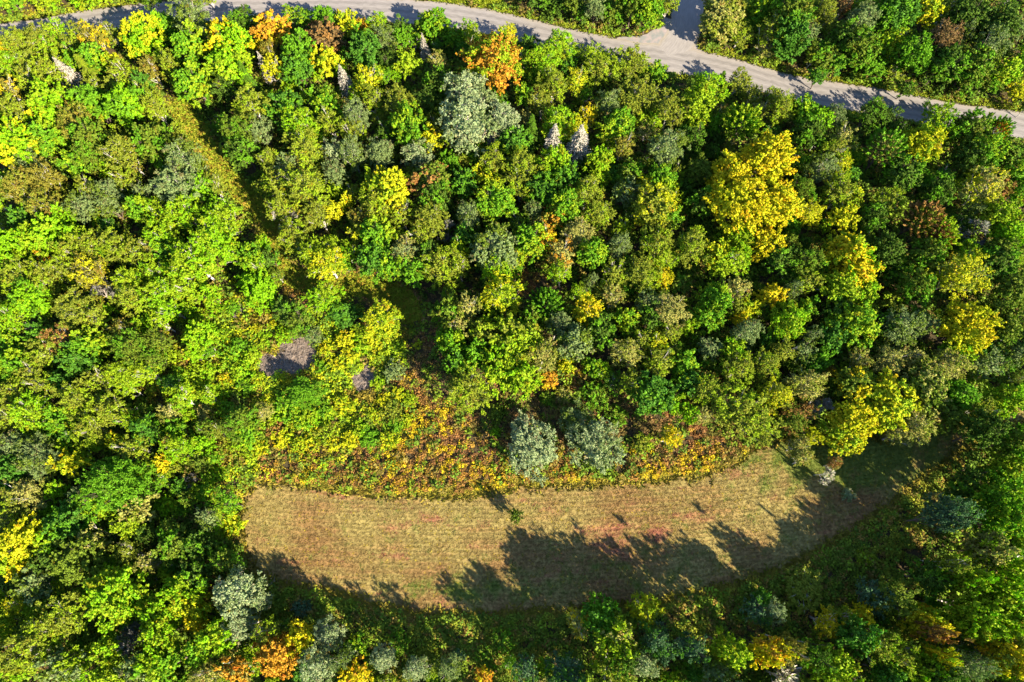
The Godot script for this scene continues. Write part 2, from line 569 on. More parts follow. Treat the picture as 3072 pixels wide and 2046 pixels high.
func broad(kind: String, size: String, v: int, r: float, h: float, clumps: int, leaves: int, leaf: float, clump_r: float, wood: Material) -> void:
	var o := Node3D.new()
	var low := 0.05 if kind in ["bush", "willow"] else 0.24 if kind != "poplar" else 0.16
	var half := h * (1.0 - low) * 0.5
	var middle := h * low + half
	var a := Faces.new()
	var b := Faces.new()
	var edge := noise(0.8, v * 7 + clumps, 2)
	var sides := noise(0.9, v * 13 + clumps + leaves, 1)
	var tips := []
	var per := int(leaves / float(clumps))
	for i in clumps:
		var y := 1.0 - 1.55 * (i + 0.5) / clumps
		var turn := i * 2.39996 + dice.randf_range(-0.5, 0.5)
		var flat := sqrt(maxf(0.0, 1.0 - y * y))
		var d := Vector3(cos(turn) * flat, y, sin(turn) * flat)
		var reach := dice.randf_range(0.58, 0.86) * (1.0 + 0.32 * edge.get_noise_3d(d.x, d.y, d.z) * 1.6)
		if kind == "willow":
			reach = dice.randf_range(0.60, 0.88) * (1.0 + 0.55 * edge.get_noise_3d(d.x * 1.4, d.y, d.z * 1.4))
		var c := Vector3(d.x * r, d.y * half, d.z * r) * reach + Vector3(0, middle, 0)
		tips.append(c)
		var share := clampf(0.30 + 1.5 * sides.get_noise_3d(d.x, d.y, d.z), 0.04, 0.93)
		var tone := dice.randf_range(0.78, 1.2)
		var turned := dice.randf_range(1.15, 1.7) if dice.randf() < 0.13 else 1.0   # sprays that have begun to redden
		var cr := clump_r * dice.randf_range(0.7, 1.3)
		var out := Vector3(d.x, d.y * 0.7 + 0.35, d.z).normalized()
		var shoots := []
		for q in 6:
			shoots.append((out * 0.75 + ball() * 0.95).normalized() * dice.randf_range(0.8, 1.75))
		for k in per:
			var way: Vector3 = shoots[k % 6]
			var far := pow(dice.randf(), 0.6)
			var p := c + way * cr * far + ball() * cr * 0.50 * (1.05 - 0.75 * far)
			var s := (way + ball() * 0.6).normalized()
			var n := (s * 0.40 + Vector3.UP * 0.30 + ball() * 1.0).normalized()
			var into := b if dice.randf() < share else a
			var t := n.cross(ball()).normalized()
			var l := leaf * dice.randf_range(0.6, 1.25)
			var hue := leaf_tone(tone)
			if turned > 1.0 and dice.randf() < 0.7:
				hue = Color(hue.r * turned, hue.g * 0.82, hue.b)
			into.leaf(p, t, n, l, l * (0.85 if kind == "maple" else 0.62), hue)
	# sparse leaves inside, so that the far side does not show through everywhere
	for k in int(leaves * 0.10):
		var s := ball()
		var n := (Vector3.UP + ball()).normalized()
		a.leaf(Vector3(s.x * r * 0.6, middle + s.y * half * 0.6, s.z * r * 0.6), n.cross(ball()).normalized(), n, leaf * 1.5, leaf * 1.2, leaf_tone(0.9))
	var wood_faces := Faces.new()
	limbs(wood_faces, tips, r, h, low, kind)
	part("trunk", wood_faces, wood, o)
	var crown := part("crown", a, leaf_materials.green, o)
	b.into(crown.mesh, leaf_materials.lime)
	if crown.mesh.get_surface_count() < 2:
		a.into(crown.mesh, leaf_materials.lime)
	keep(kind, size, o, r, h)


func limbs(f: Faces, tips: Array, r: float, h: float, low: float, kind: String) -> void:
	var lean := Vector3(dice.randf_range(-0.05, 0.05) * h, 0, dice.randf_range(-0.05, 0.05) * h)
	var thick := 0.016 * h + 0.02
	var last := Vector3.ZERO
	var stem := [last]
	for i in 5:
		var p := Vector3(0, h * 0.78 * (i + 1) / 5.0, 0) + lean * ((i + 1) / 5.0) + ball() * 0.12
		f.tube(last, p, thick * (1.0 - i * 0.17), thick * (0.83 - i * 0.17), 6)
		last = p
		stem.append(p)
	var most := 14 if kind == "birch" else 9
	for i in most:
		var tip: Vector3 = tips[(i * 5 + 2) % tips.size()]
		if kind == "birch" and i % 2:
			tip = tip + (tip - Vector3(0, h * 0.5, 0)).normalized() * r * 0.16
		var from: Vector3 = stem[1 + i % 4]
		if from.y > tip.y - 0.4:
			from = stem[1]
		var knee := from.lerp(tip, 0.5) + Vector3(0, -0.08 * h, 0) * 0.5 + ball() * 0.15
		f.tube(from, knee, thick * 0.42, thick * 0.28, 5)
		f.tube(knee, tip, thick * 0.28, thick * 0.08, 4)
		for q in 2:
			f.tube(knee.lerp(tip, 0.3 + 0.3 * q), tip + ball() * r * 0.22, thick * 0.14, thick * 0.04, 3)


func feathered(v: int) -> void:   # upright plumes of long leaves
	var o := Node3D.new()
	var r := 3.6
	var h := 12.0
	var a := Faces.new()
	var b := Faces.new()
	var tips := []
	for i in 64:
		var y := 1.0 - 1.2 * (i + 0.5) / 64
		var turn := i * 2.39996
		var flat := sqrt(1.0 - y * y)
		var d := Vector3(cos(turn) * flat, y, sin(turn) * flat)
		var root := Vector3(d.x * r * 0.5, 7.0 + d.y * 2.6, d.z * r * 0.5)
		var dir := (d + Vector3.UP * 0.9).normalized()
		var long := dice.randf_range(1.4, 2.6)
		tips.append(root)
		var tone := dice.randf_range(0.8, 1.2)
		for k in 62:
			var s := dice.randf()
			var p := root + dir * long * s + ball() * 0.42 * (1.1 - s * 0.75)
			var n := (dir.cross(ball()) + Vector3.UP * 0.5).normalized()
			var along := (dir + ball() * 0.7).normalized()
			var into := b if s > 0.55 else a
			into.leaf(p, along, n, 0.55, 0.24, leaf_tone(tone))
	var wood_faces := Faces.new()
	limbs(wood_faces, tips, r, h, 0.3, "ash")
	part("trunk", wood_faces, bark, o)
	var crown := part("crown", a, leaf_materials.green, o)
	b.into(crown.mesh, leaf_materials.lime)
	keep("ash", "middle", o, r, h)


func spruce(kind: String, v: int) -> void:
	var o := Node3D.new()
	var r := 1.9 if kind == "spruce" else 2.7
	var h := 10.5
	var wood_faces := Faces.new()
	var dead := kind == "dead_spruce"
	wood_faces.tube(Vector3.ZERO, Vector3(0, h, 0), 0.16, 0.02, 6)
	var needles := Faces.new()
	var second := Faces.new()
	for ring in 30:
		var s := ring / 29.0
		var y := h * (0.10 + 0.88 * s)
		var reach := r * (1.0 - pow(s, 1.5) if dead else 1.0 - s) * dice.randf_range(0.85, 1.12) + 0.12
		for i in 9 if not dead else 13:
			var turn := dice.randf() * TAU
			var dir := Vector3(cos(turn), dice.randf_range(-0.35, 0.15), sin(turn)).normalized()
			var long := reach * dice.randf_range(0.7, 1.05)
			var from := Vector3(0, y + dice.randf_range(-0.2, 0.2), 0)
			wood_faces.tube(from, from + dir * long, 0.030, 0.010, 3)
			for k in 13 if not dead else 15:
				var p := from + dir * long * dice.randf_range(0.2, 1.05)
				var along := (dir * 0.6 + ball() * (0.5 if not dead else 0.9)).normalized()
				var n := (Vector3.UP + ball() * 0.6).normalized()
				var tone := leaf_tone(1.0)
				(needles if k % 3 else second).leaf(p, along, n, 0.50, 0.20 if not dead else 0.12, tone)
	part("trunk", wood_faces, dead_bark if dead else bark, o)
	var crown := part("twigs" if dead else "crown", needles, leaf_materials.pale if dead else leaf_materials.mgreen, o)
	second.into(crown.mesh, leaf_materials.pale if dead else leaf_materials.mgreen)
	keep(kind, "middle", o, r, h)


func fork(f: Faces, twigs: Faces, from: Vector3, dir: Vector3, long: float, thick: float, depth: int) -> void:
	var to := from + dir * long
	f.tube(from, to, thick, thick * 0.62, 5 if depth > 1 else 3)
	if depth == 0:
		for k in 9:
			var along := (dir + ball() * 0.9).normalized()
			twigs.leaf(to + along * 0.35 - dir * long * dice.randf() * 0.7, along, ball().normalized(), 0.95, 0.05, leaf_tone(1.0))
		return
	for k in 4 if depth > 1 else 3:
		var d := (dir + ball() * 0.85 + Vector3.UP * 0.12).normalized()
		fork(f, twigs, from.lerp(to, dice.randf_range(0.55, 1.0)), d, long * dice.randf_range(0.62, 0.9), thick * 0.58, depth - 1)


func bare(v: int) -> void:
	var o := Node3D.new()
	var f := Faces.new()
	var twigs := Faces.new()
	f.tube(Vector3.ZERO, Vector3(0.2, 3.2, 0.1), 0.17, 0.13, 6)
	for k in 4:
		fork(f, twigs, Vector3(0.2, 2.6 + k * 0.2, 0.1), (Vector3.UP * 0.8 + ball() * 0.9).normalized(), 1.9, 0.10, 3)
	part("trunk", f, white_bark, o)
	part("twigs", twigs, leaf_materials.grey, o)
	keep("bare", "middle", o, 3.2, 7.6)


func plant(what: String, x: float, z: float, r: float, h: float, label: String) -> Node3D:
	var w := what.split(" ")
	var called := w[0]
	var kind: String = {"maple_tree": "maple", "birch_tree": "birch", "aspen_tree": "birch", "alder_tree": "birch", "poplar_tree": "poplar", "spruce_tree": "spruce", "dead_spruce": "dead_spruce",
		"bare_tree": "bare", "willow_tree": "willow", "ash_tree": "ash", "shrub": "bush", "young_tree": ["maple", "birch"][dice.randi() % 2]}[called]
	var size := "middle"
	if kind in ["maple", "birch"]:
		size = "small" if r < 2.25 else "large" if r > 3.9 else "middle"
	var choices: Array = prototypes[kind + " " + size]
	var chosen: Array = choices[(absi(hash(w[1] + w[2])) + dice.randi() % 2) % choices.size()]
	var o: Node3D = chosen[0].duplicate()
	o.name = numbered(called)
	add_child(o)
	o.position = Vector3(x, 0, z)
	o.rotation = Vector3(dice.randf_range(-0.09, 0.09), dice.randf() * TAU, dice.randf_range(-0.09, 0.09)) if kind != "bush" and not called.begins_with("dead") else Vector3(0, dice.randf() * TAU, 0)
	var wide: float = r * 1.13 / chosen[1]
	o.scale = Vector3(wide * dice.randf_range(0.86, 1.15), h / chosen[2], wide * dice.randf_range(0.86, 1.15))
	var crown: MeshInstance3D = o.get_child(1)
	var first: String = w[1]
	if kind == "bare":
		(o.get_child(0) as MeshInstance3D).set_surface_override_material(0, white_bark if first == "white" else dead_bark)
		crown.set_surface_override_material(0, leaf_materials["pale" if first == "white" else "grey"])
	elif kind != "dead_spruce":
		crown.set_surface_override_material(0, leaf_materials[first])
		var second: String = w[2]
		if second == "-":
			second = first if dice.randf() < 0.25 else MATE.get(first, first)
		crown.set_surface_override_material(1, leaf_materials[second])
		if called == "alder_tree":
			(o.get_child(0) as MeshInstance3D).set_surface_override_material(0, bark)
	var groups := {"maple": "broad-leaved trees of the wood", "birch": "fine-leaved trees of the wood", "poplar": "poplars of the wood", "bush": "bushes of the scrub", "willow": "willows at the field edge", "bare": "leafless trees", "dead_spruce": "dead conifers", "spruce": "conifers of the wood", "ash": "feathery trees of the wood"}
	tag(o, label, "bush" if kind == "bush" else "tree", "young trees in the gaps" if called == "young_tree" else groups[kind])
	return o


func off_frame(x: float, z: float, r: float, h: float, label: String) -> void:   # their shade falls on the scrub and the field
	var o := plant("%s mgreen -" % ("maple_tree" if dice.randf() < 0.5 else "alder_tree"), x, z, r, h, label)
	o.set_meta("group", "tall trees outside the photo")


func make_trees() -> void:
	plant("maple_tree green -", -99.6, -102.8, 2.6, 5.9, "bright green broad-leaved tree at the upper left corner")
	plant("birch_tree olive -", -94.9, -93.2, 2.3, 5.5, "olive fine-leaved tree just below and right of the upper left corner")
	plant("shrub ygreen -", -93.5, -104.1, 2.6, 3.9, "yellow-green bush right of the upper left corner")
	plant("shrub ygreen -", -85.5, -105.9, 3.2, 4.8, "yellow-green bush above the white dead conifer")
	plant("shrub lime -", -81.2, -106.1, 2.6, 3.9, "lime green bush above and right of the white dead conifer")
	plant("shrub olive -", -77.4, -106.2, 2.0, 3.1, "olive bush left of the grey-green tree on the road")
	plant("aspen_tree ygreen -", -88.4, -94.4, 2.0, 6.8, "yellow-green fine-leaved tree right of the upper left corner")
	plant("birch_tree olive -", -90.7, -92.3, 2.5, 7.7, "olive fine-leaved tree below and right of the upper left corner")
	plant("birch_tree olive -", -94.9, -91.0, 2.5, 7.7, "olive fine-leaved tree below the upper left corner")
	plant("aspen_tree gold -", -98.0, -90.7, 1.7, 6.3, "small golden fine-leaved tree below the upper left corner")
	plant("aspen_tree ygreen -", -95.8, -86.7, 2.5, 7.6, "yellow-green fine-leaved tree below the upper left corner")
	plant("birch_tree olive -", -91.9, -86.7, 2.5, 7.6, "olive fine-leaved tree left of the white dead conifer")
	plant("aspen_tree ygreen -", -89.0, -89.6, 2.2, 7.2, "yellow-green fine-leaved tree above and left of the white dead conifer")
	plant("birch_tree olive -", -86.3, -84.0, 2.4, 10.0, "olive fine-leaved tree just left of the white dead conifer")
	plant("birch_tree olive -", -90.5, -82.3, 2.2, 9.4, "olive fine-leaved tree left of the head of the grass track")
	plant("birch_tree olive -", -83.8, -93.2, 2.2, 7.2, "olive fine-leaved tree above the white dead conifer")
	plant("birch_tree brol gold", -80.1, -92.3, 2.5, 7.7, "brown-olive and golden fine-leaved tree above and right of the white dead conifer")
	plant("birch_tree olive -", -78.1, -94.1, 1.7, 6.3, "small olive fine-leaved tree above and right of the white dead conifer")
	plant("birch_tree olive -", -86.3, -90.7, 1.7, 6.3, "small olive fine-leaved tree just above the white dead conifer")
	plant("dead_spruce pale -", -83.6, -83.9, 1.9, 9.8, "pale dead conifer, largest of the upper left woods, bleached almost white")
	plant("maple_tree green -", -83.5, -86.6, 1.4, 7.9, "small bright green broad-leaved tree just above the white dead conifer")
	plant("maple_tree green -", -79.1, -87.1, 2.2, 9.5, "bright green broad-leaved tree just above and right of the white dead conifer")
	plant("spruce_tree olive -", -79.0, -83.8, 2.3, 10.6, "olive conifer just right of the white dead conifer")
	plant("maple_tree lime yellow", -69.8, -91.2, 4.1, 10.4, "lime and yellow broad tree below the shaded bend of the road")
	plant("maple_tree green -", -67.9, -95.0, 2.5, 7.7, "bright green broad-leaved tree left of the grey-green tree on the road")
	plant("poplar_tree sage -", -60.1, -94.7, 3.5, 13.5, "tall grey-green tree reaching over the gravel road")
	plant("maple_tree green -", -60.3, -87.9, 3.3, 11.6, "bright green broad-leaved tree below the grey-green tree on the road")
	plant("maple_tree green -", -59.0, -80.9, 2.9, 11.0, "bright green broad-leaved tree just above the head of the grass track")
	plant("maple_tree lime gold", -53.5, -88.6, 3.5, 12.1, "large lime green and golden broad-leaved tree left of the orange maple by the road")
	plant("maple_tree lime -", -52.5, -84.1, 3.2, 11.5, "lime green broad-leaved tree left of the pink-grey dead conifer")
	plant("alder_tree dkgreen -", -53.5, -80.4, 2.2, 9.4, "dark green fine-leaved tree above and right of the head of the grass track")
	plant("maple_tree orange -", -46.2, -92.8, 3.1, 8.6, "bright orange maple just below the gravel road")
	plant("aspen_tree yellow -", -44.5, -84.8, 1.9, 8.9, "yellow fine-leaved tree just right of the pink-grey dead conifer")
	plant("dead_spruce pale -", -47.2, -86.3, 1.4, 8.4, "small pink-grey dead conifer under the orange maple")
	plant("birch_tree brol -", -46.4, -88.3, 1.7, 8.4, "small brown-olive fine-leaved tree just above the pink-grey dead conifer")
	plant("maple_tree green -", -40.3, -88.2, 3.0, 11.0, "bright green broad-leaved tree just below and right of the orange maple by the road")
	plant("maple_tree emer -", -39.9, -84.0, 2.4, 10.0, "emerald green broad-leaved tree just right of the pink-grey dead conifer")
	plant("maple_tree brown -", -35.8, -91.8, 3.1, 8.6, "brown-leaved maple near the gravel road")
	plant("maple_tree yellow -", -35.3, -86.4, 2.2, 9.5, "yellow broad-leaved tree just below the brown maple by the road")
	plant("aspen_tree ygreen -", -44.0, -98.7, 1.4, 5.8, "small yellow-green fine-leaved tree just above and right of the orange maple by the road")
	plant("alder_tree green -", -41.2, -97.8, 1.7, 6.3, "small bright green fine-leaved tree just above and left of the brown maple by the road")
	plant("maple_tree green -", -36.2, -97.2, 2.3, 7.2, "bright green broad-leaved tree just above the brown maple by the road")
	plant("spruce_tree dkgreen -", -50.2, -82.3, 2.2, 10.4, "dark green conifer just below and left of the pink-grey dead conifer")
	plant("alder_tree dkgreen -", -52.8, -96.9, 2.3, 7.2, "dark green fine-leaved tree above and left of the orange maple by the road")
	plant("maple_tree yellow -", -75.7, -86.8, 1.5, 8.2, "small yellow broad-leaved tree right of the white dead conifer")
	plant("birch_tree olive -", -72.3, -83.6, 2.2, 9.4, "olive fine-leaved tree right of the white dead conifer")
	plant("birch_tree olive -", -73.4, -80.7, 1.9, 8.9, "olive fine-leaved tree below and left of the grey-green tree on the road")
	plant("birch_tree brol -", -68.3, -84.5, 1.9, 8.9, "brown-olive fine-leaved tree above and left of the head of the grass track")
	plant("birch_tree olive -", -63.9, -84.3, 2.4, 10.0, "olive fine-leaved tree above and left of the head of the grass track")
	plant("birch_tree olive -", -68.0, -78.2, 1.9, 8.9, "olive fine-leaved tree between the head of the grass track and the white dead conifer")
	plant("birch_tree olive -", -62.2, -82.0, 1.6, 8.4, "small olive fine-leaved tree just above and left of the head of the grass track")
	plant("maple_tree emer -", -69.7, -81.2, 1.6, 8.4, "small emerald green broad-leaved tree above and left of the head of the grass track")
	plant("maple_tree lime ygreen", -84.4, -75.6, 3.4, 11.9, "large lime green and yellow-green broad-leaved tree below and left of the white dead conifer")
	plant("maple_tree lime gold", -85.9, -72.8, 2.0, 9.1, "lime green and golden broad-leaved tree below and left of the white dead conifer")
	plant("maple_tree green -", -77.8, -77.1, 2.4, 9.9, "bright green broad-leaved tree just below and right of the white dead conifer")
	plant("maple_tree lime green", -70.4, -75.3, 3.4, 11.9, "large lime green and bright green broad-leaved tree below and right of the white dead conifer")
	plant("maple_tree green -", -76.3, -75.1, 1.9, 8.9, "bright green broad-leaved tree below and right of the white dead conifer")
	plant("birch_tree olive -", -81.5, -79.3, 1.6, 8.4, "small olive fine-leaved tree just below the white dead conifer")
	plant("birch_tree olive -", -77.8, -80.3, 1.6, 8.4, "small olive fine-leaved tree just below and right of the white dead conifer")
	plant("birch_tree brol -", -79.4, -71.8, 2.9, 10.8, "brown-olive fine-leaved tree below the white dead conifer")
	plant("birch_tree olive -", -90.8, -75.0, 2.7, 10.4, "olive fine-leaved tree below and left of the white dead conifer")
	plant("birch_tree brol gold", -93.7, -79.4, 1.9, 8.9, "brown-olive and golden fine-leaved tree left of the white dead conifer")
	plant("birch_tree olive -", -66.0, -75.7, 2.4, 9.9, "olive fine-leaved tree just left of the head of the grass track")
	plant("maple_tree lime yellow", -88.8, -66.6, 3.9, 12.7, "large lime green and yellow broad-leaved tree below and left of the white dead conifer")
	plant("alder_tree sage -", -86.8, -64.4, 2.1, 9.3, "grey-green fine-leaved tree above the small orange treetop")
	plant("maple_tree green -", -84.7, -68.8, 2.9, 10.8, "bright green broad-leaved tree below and left of the white dead conifer")
	plant("maple_tree green -", -78.8, -65.0, 2.1, 9.3, "bright green broad-leaved tree below the white dead conifer")
	plant("maple_tree mgreen -", -75.3, -68.9, 3.1, 11.3, "mid green broad-leaved tree below the white dead conifer")
	plant("alder_tree mgreen -", -75.2, -65.5, 2.6, 10.3, "mid green fine-leaved tree below the white dead conifer")
	plant("birch_tree olive -", -68.9, -65.2, 3.4, 11.7, "large olive fine-leaved tree below and left of the head of the grass track")
	plant("birch_tree olive -", -72.2, -69.9, 1.9, 8.8, "olive fine-leaved tree below and right of the white dead conifer")
	plant("maple_tree mgreen -", -63.4, -68.1, 3.4, 11.8, "dense deep green round tree standing at the head of the grass track")
	plant("poplar_tree sage -", -57.8, -62.9, 3.3, 13.0, "large grey-green poplar below the head of the grass track")
	plant("poplar_tree sage -", -58.7, -59.1, 3.3, 12.9, "large grey-green poplar left of the middle of the grass track")
	plant("alder_tree green -", -63.3, -65.1, 1.6, 8.3, "small bright green fine-leaved tree below and left of the head of the grass track")
	plant("maple_tree lime green", -54.5, -59.0, 2.3, 9.7, "lime green and bright green broad-leaved tree left of the middle of the grass track")
	plant("birch_tree olive -", -53.3, -59.7, 1.8, 8.7, "olive fine-leaved tree just left of the middle of the grass track")
	plant("birch_tree brol -", -86.0, -59.1, 3.1, 11.2, "brown-olive fine-leaved tree above the small orange treetop")
	plant("birch_tree brol -", -82.3, -60.1, 2.8, 10.7, "brown-olive fine-leaved tree above and left of the grey twiggy tree")
	plant("birch_tree brol -", -81.0, -55.5, 3.0, 11.1, "brown-olive fine-leaved tree above the rust-tinged tree")
	plant("alder_tree sage -", -71.7, -59.0, 2.3, 9.7, "grey-green fine-leaved tree above and right of the small orange treetop")
	plant("birch_tree olive -", -75.9, -60.2, 1.8, 8.7, "olive fine-leaved tree above and right of the small orange treetop")
	plant("alder_tree sage -", -75.5, -55.2, 2.5, 10.2, "grey-green fine-leaved tree above the grey twiggy tree")
	plant("maple_tree emer -", -86.6, -54.2, 1.5, 8.2, "small emerald green broad-leaved tree above and left of the small orange treetop")
	plant("alder_tree sage -", -71.3, -56.0, 1.8, 8.7, "grey-green fine-leaved tree left of the big lime round tree")
	plant("birch_tree olive -", -68.9, -61.7, 1.8, 8.7, "olive fine-leaved tree below and left of the head of the grass track")
	plant("maple_tree green -", -65.2, -55.1, 2.3, 9.7, "bright green broad-leaved tree above and left of the big lime round tree")
	plant("aspen_tree ygreen -", -62.3, -55.7, 1.8, 8.7, "yellow-green fine-leaved tree above and left of the big lime round tree")
	plant("aspen_tree ygreen -", -57.5, -54.5, 2.8, 10.6, "yellow-green fine-leaved tree below and left of the middle of the grass track")
	plant("aspen_tree ygreen -", -50.4, -53.2, 3.0, 11.1, "yellow-green fine-leaved tree just above the big lime round tree")
	plant("maple_tree lime -", -78.3, -53.0, 2.0, 9.2, "lime green broad-leaved tree above and right of the small orange treetop")
	plant("alder_tree sage -", -66.0, -59.7, 1.3, 7.7, "small grey-green fine-leaved tree above and left of the big lime round tree")
	plant("alder_tree mgreen -", -48.9, -70.4, 3.1, 11.3, "mid green fine-leaved tree above the middle of the grass track")
	plant("alder_tree sage -", -45.5, -71.2, 2.1, 9.3, "grey-green fine-leaved tree above the middle of the grass track")
	plant("birch_tree olive -", -47.3, -76.0, 2.9, 10.9, "olive fine-leaved tree below the pink-grey dead conifer")
	plant("maple_tree emer -", -41.8, -74.9, 2.4, 9.9, "emerald green broad-leaved tree below and right of the pink-grey dead conifer")
	plant("aspen_tree ygreen -", -37.6, -71.8, 2.9, 10.8, "yellow-green fine-leaved tree below and left of the pinkish dead conifer")
	plant("birch_tree olive -", -37.5, -66.8, 2.9, 10.8, "olive fine-leaved tree above the white-limbed leaning tree")
	plant("birch_tree olive -", -33.2, -73.0, 2.1, 9.3, "olive fine-leaved tree below the pinkish dead conifer")
	plant("maple_tree green -", -34.0, -76.7, 2.1, 9.4, "bright green broad-leaved tree just below and left of the pinkish dead conifer")
	plant("maple_tree dkgreen -", -48.4, -66.6, 2.4, 9.8, "dark green broad-leaved tree just above the middle of the grass track")
	plant("birch_tree olive -", -43.7, -64.8, 2.3, 9.8, "olive fine-leaved tree just above and right of the middle of the grass track")
	plant("alder_tree sage -", -39.9, -64.4, 2.1, 9.3, "grey-green fine-leaved tree right of the middle of the grass track")
	plant("birch_tree olive -", -36.5, -58.2, 3.5, 12.1, "large olive fine-leaved tree just above and right of the white-limbed leaning tree")
	plant("birch_tree olive -", -41.4, -60.9, 2.1, 9.2, "olive fine-leaved tree just above the white-limbed leaning tree")
	plant("alder_tree silver -", -32.3, -66.9, 1.8, 8.8, "silver-green fine-leaved tree above and left of the upright yellow tree")
	plant("birch_tree olive -", -41.2, -56.0, 2.3, 9.7, "olive fine-leaved tree just above and left of the white-limbed leaning tree")
	plant("bare_tree white -", -40.5, -55.1, 1.6, 6.5, "bare white-limbed tree leaning over the lower end of the grass track")
	plant("maple_tree yellow -", -31.4, -55.8, 1.5, 8.2, "small yellow broad-leaved tree right of the white-limbed leaning tree")
	plant("birch_tree olive -", -33.8, -53.7, 2.3, 9.7, "olive fine-leaved tree right of the white-limbed leaning tree")
	plant("alder_tree sage -", -32.0, -62.5, 1.8, 8.8, "grey-green fine-leaved tree left of the upright yellow tree")
	plant("maple_tree yellow -", -32.1, -96.2, 2.0, 6.8, "yellow broad-leaved tree just above and right of the brown maple by the road")
	plant("maple_tree orange -", -29.0, -96.4, 1.0, 5.1, "small orange broad-leaved tree right of the brown maple by the road")
	plant("aspen_tree ygreen -", -26.5, -96.4, 1.7, 6.3, "small yellow-green fine-leaved tree right of the brown maple by the road")
	plant("maple_tree emer -", -27.9, -86.9, 3.0, 11.0, "emerald green broad-leaved tree above and right of the pinkish dead conifer")
	plant("maple_tree green -", -29.0, -92.2, 2.2, 7.2, "bright green broad-leaved tree right of the brown maple by the road")
	plant("alder_tree sage -", -24.5, -92.0, 2.5, 7.7, "grey-green fine-leaved tree left of the thin white snag")
	plant("maple_tree green -", -21.0, -93.0, 1.7, 6.3, "small bright green broad-leaved tree just above and left of the thin white snag")
	plant("alder_tree dkgreen -", -21.6, -95.1, 2.0, 6.8, "dark green fine-leaved tree just above and left of the thin white snag")
	plant("spruce_tree mgreen -", -18.1, -95.8, 1.7, 6.3, "small mid green conifer just above the thin white snag")
	plant("maple_tree green -", -15.1, -95.0, 2.5, 7.7, "bright green broad-leaved tree just above and right of the thin white snag")
	plant("aspen_tree ygreen -", -16.7, -97.6, 1.3, 5.6, "small yellow-green fine-leaved tree just left of the lawn verge")
	plant("maple_tree green -", -11.5, -93.0, 1.7, 6.3, "small bright green broad-leaved tree just right of the thin white snag")
	plant("aspen_tree ygreen -", -8.1, -94.7, 1.7, 6.3, "small yellow-green fine-leaved tree just below and right of the lawn verge")
	plant("aspen_tree yellow -", -0.7, -94.0, 1.6, 6.0, "slim yellow-green tree overlapping the gravel road above the orange-green maple")
	plant("maple_tree orange ygreen", -2.6, -84.2, 4.8, 14.5, "broad maple speckled orange and green below the gravel road")
	plant("alder_tree dkgreen -", -23.3, -87.0, 1.6, 8.4, "small dark green fine-leaved tree left of the thin white snag")
	plant("maple_tree ygreen -", -19.0, -85.2, 2.2, 9.5, "yellow-green broad-leaved tree just below and left of the thin white snag")
	plant("birch_tree tan -", -13.6, -86.3, 1.6, 8.4, "small tan-olive fine-leaved tree just below and right of the thin white snag")
	plant("maple_tree dkgreen -", -13.4, -81.4, 2.4, 9.9, "dark green broad-leaved tree below and right of the thin white snag")
	plant("dead_spruce pale -", -17.0, -91.1, 1.1, 7.6, "thin white dead snag among green trees near the road")
	plant("poplar_tree silver -", -7.5, -78.4, 3.7, 13.7, "upper half of the tall silvery poplar clump")
	plant("poplar_tree silver -", -7.1, -70.2, 4.4, 15.2, "largest silver-leaved poplar in the middle of the upper forest")
	plant("poplar_tree silver -", -1.0, -72.2, 2.9, 12.0, "silver-green poplar just above and right of the grey dead spire")
	plant("dead_spruce pale -", -3.6, -70.8, 1.2, 7.8, "narrow grey dead spire touching the silver poplar")
	plant("dead_spruce pale -", 7.7, -70.0, 1.9, 9.8, "grey dead spruce, the slimmer of a side-by-side pair")
	plant("dead_spruce pale -", 12.1, -68.4, 2.5, 11.8, "broad bleached grey dead spruce, wider of a side-by-side pair")
	plant("aspen_tree yellow -", -27.0, -81.7, 2.2, 9.4, "yellow fine-leaved tree just right of the pinkish dead conifer")
	plant("dead_spruce pale -", -31.7, -83.1, 1.5, 8.8, "grey-pink dead conifer below the emerald tree near the road")
	plant("birch_tree olive -", -26.0, -77.9, 2.1, 9.4, "olive fine-leaved tree just below and right of the pinkish dead conifer")
	plant("birch_tree olive -", -20.4, -76.9, 2.7, 10.4, "olive fine-leaved tree below and left of the thin white snag")
	plant("maple_tree green ygreen", -19.3, -71.3, 3.1, 11.3, "bright green and yellow-green broad-leaved tree above and left of the red-topped maple")
	plant("poplar_tree sage -", -28.3, -73.6, 2.6, 11.5, "grey-green poplar below the pinkish dead conifer")
	plant("birch_tree olive -", -29.6, -71.2, 2.1, 9.3, "olive fine-leaved tree above and left of the upright yellow tree")
	plant("poplar_tree sage -", -28.7, -65.8, 2.3, 10.9, "grey-green poplar above and left of the upright yellow tree")
	plant("alder_tree sage -", -24.0, -66.9, 2.4, 9.8, "grey-green fine-leaved tree above the upright yellow tree")
	plant("alder_tree silver -", -17.2, -66.3, 2.3, 9.8, "silver-green fine-leaved tree just above and left of the red-topped maple")
	plant("maple_tree yellow -", -15.0, -69.8, 1.6, 8.3, "small yellow broad-leaved tree above the red-topped maple")
	plant("maple_tree green -", -11.5, -65.4, 1.6, 8.3, "small bright green broad-leaved tree just above and right of the red-topped maple")
	plant("alder_tree dkgreen -", -15.4, -77.1, 2.4, 9.9, "dark green fine-leaved tree above and left of the big silver poplar")
	plant("aspen_tree ygreen -", 6.1, -86.9, 3.0, 8.5, "yellow-green fine-leaved tree below and right of the slim roadside tree")
	plant("aspen_tree ygreen -", 8.8, -90.2, 3.0, 8.6, "yellow-green fine-leaved tree right of the slim roadside tree")
	plant("aspen_tree ygreen -", 12.9, -90.7, 1.4, 4.3, "small yellow-green fine-leaved tree right of the slim roadside tree")
	plant("aspen_tree ygreen -", 15.5, -89.6, 1.7, 6.3, "small yellow-green fine-leaved tree left of the road junction")
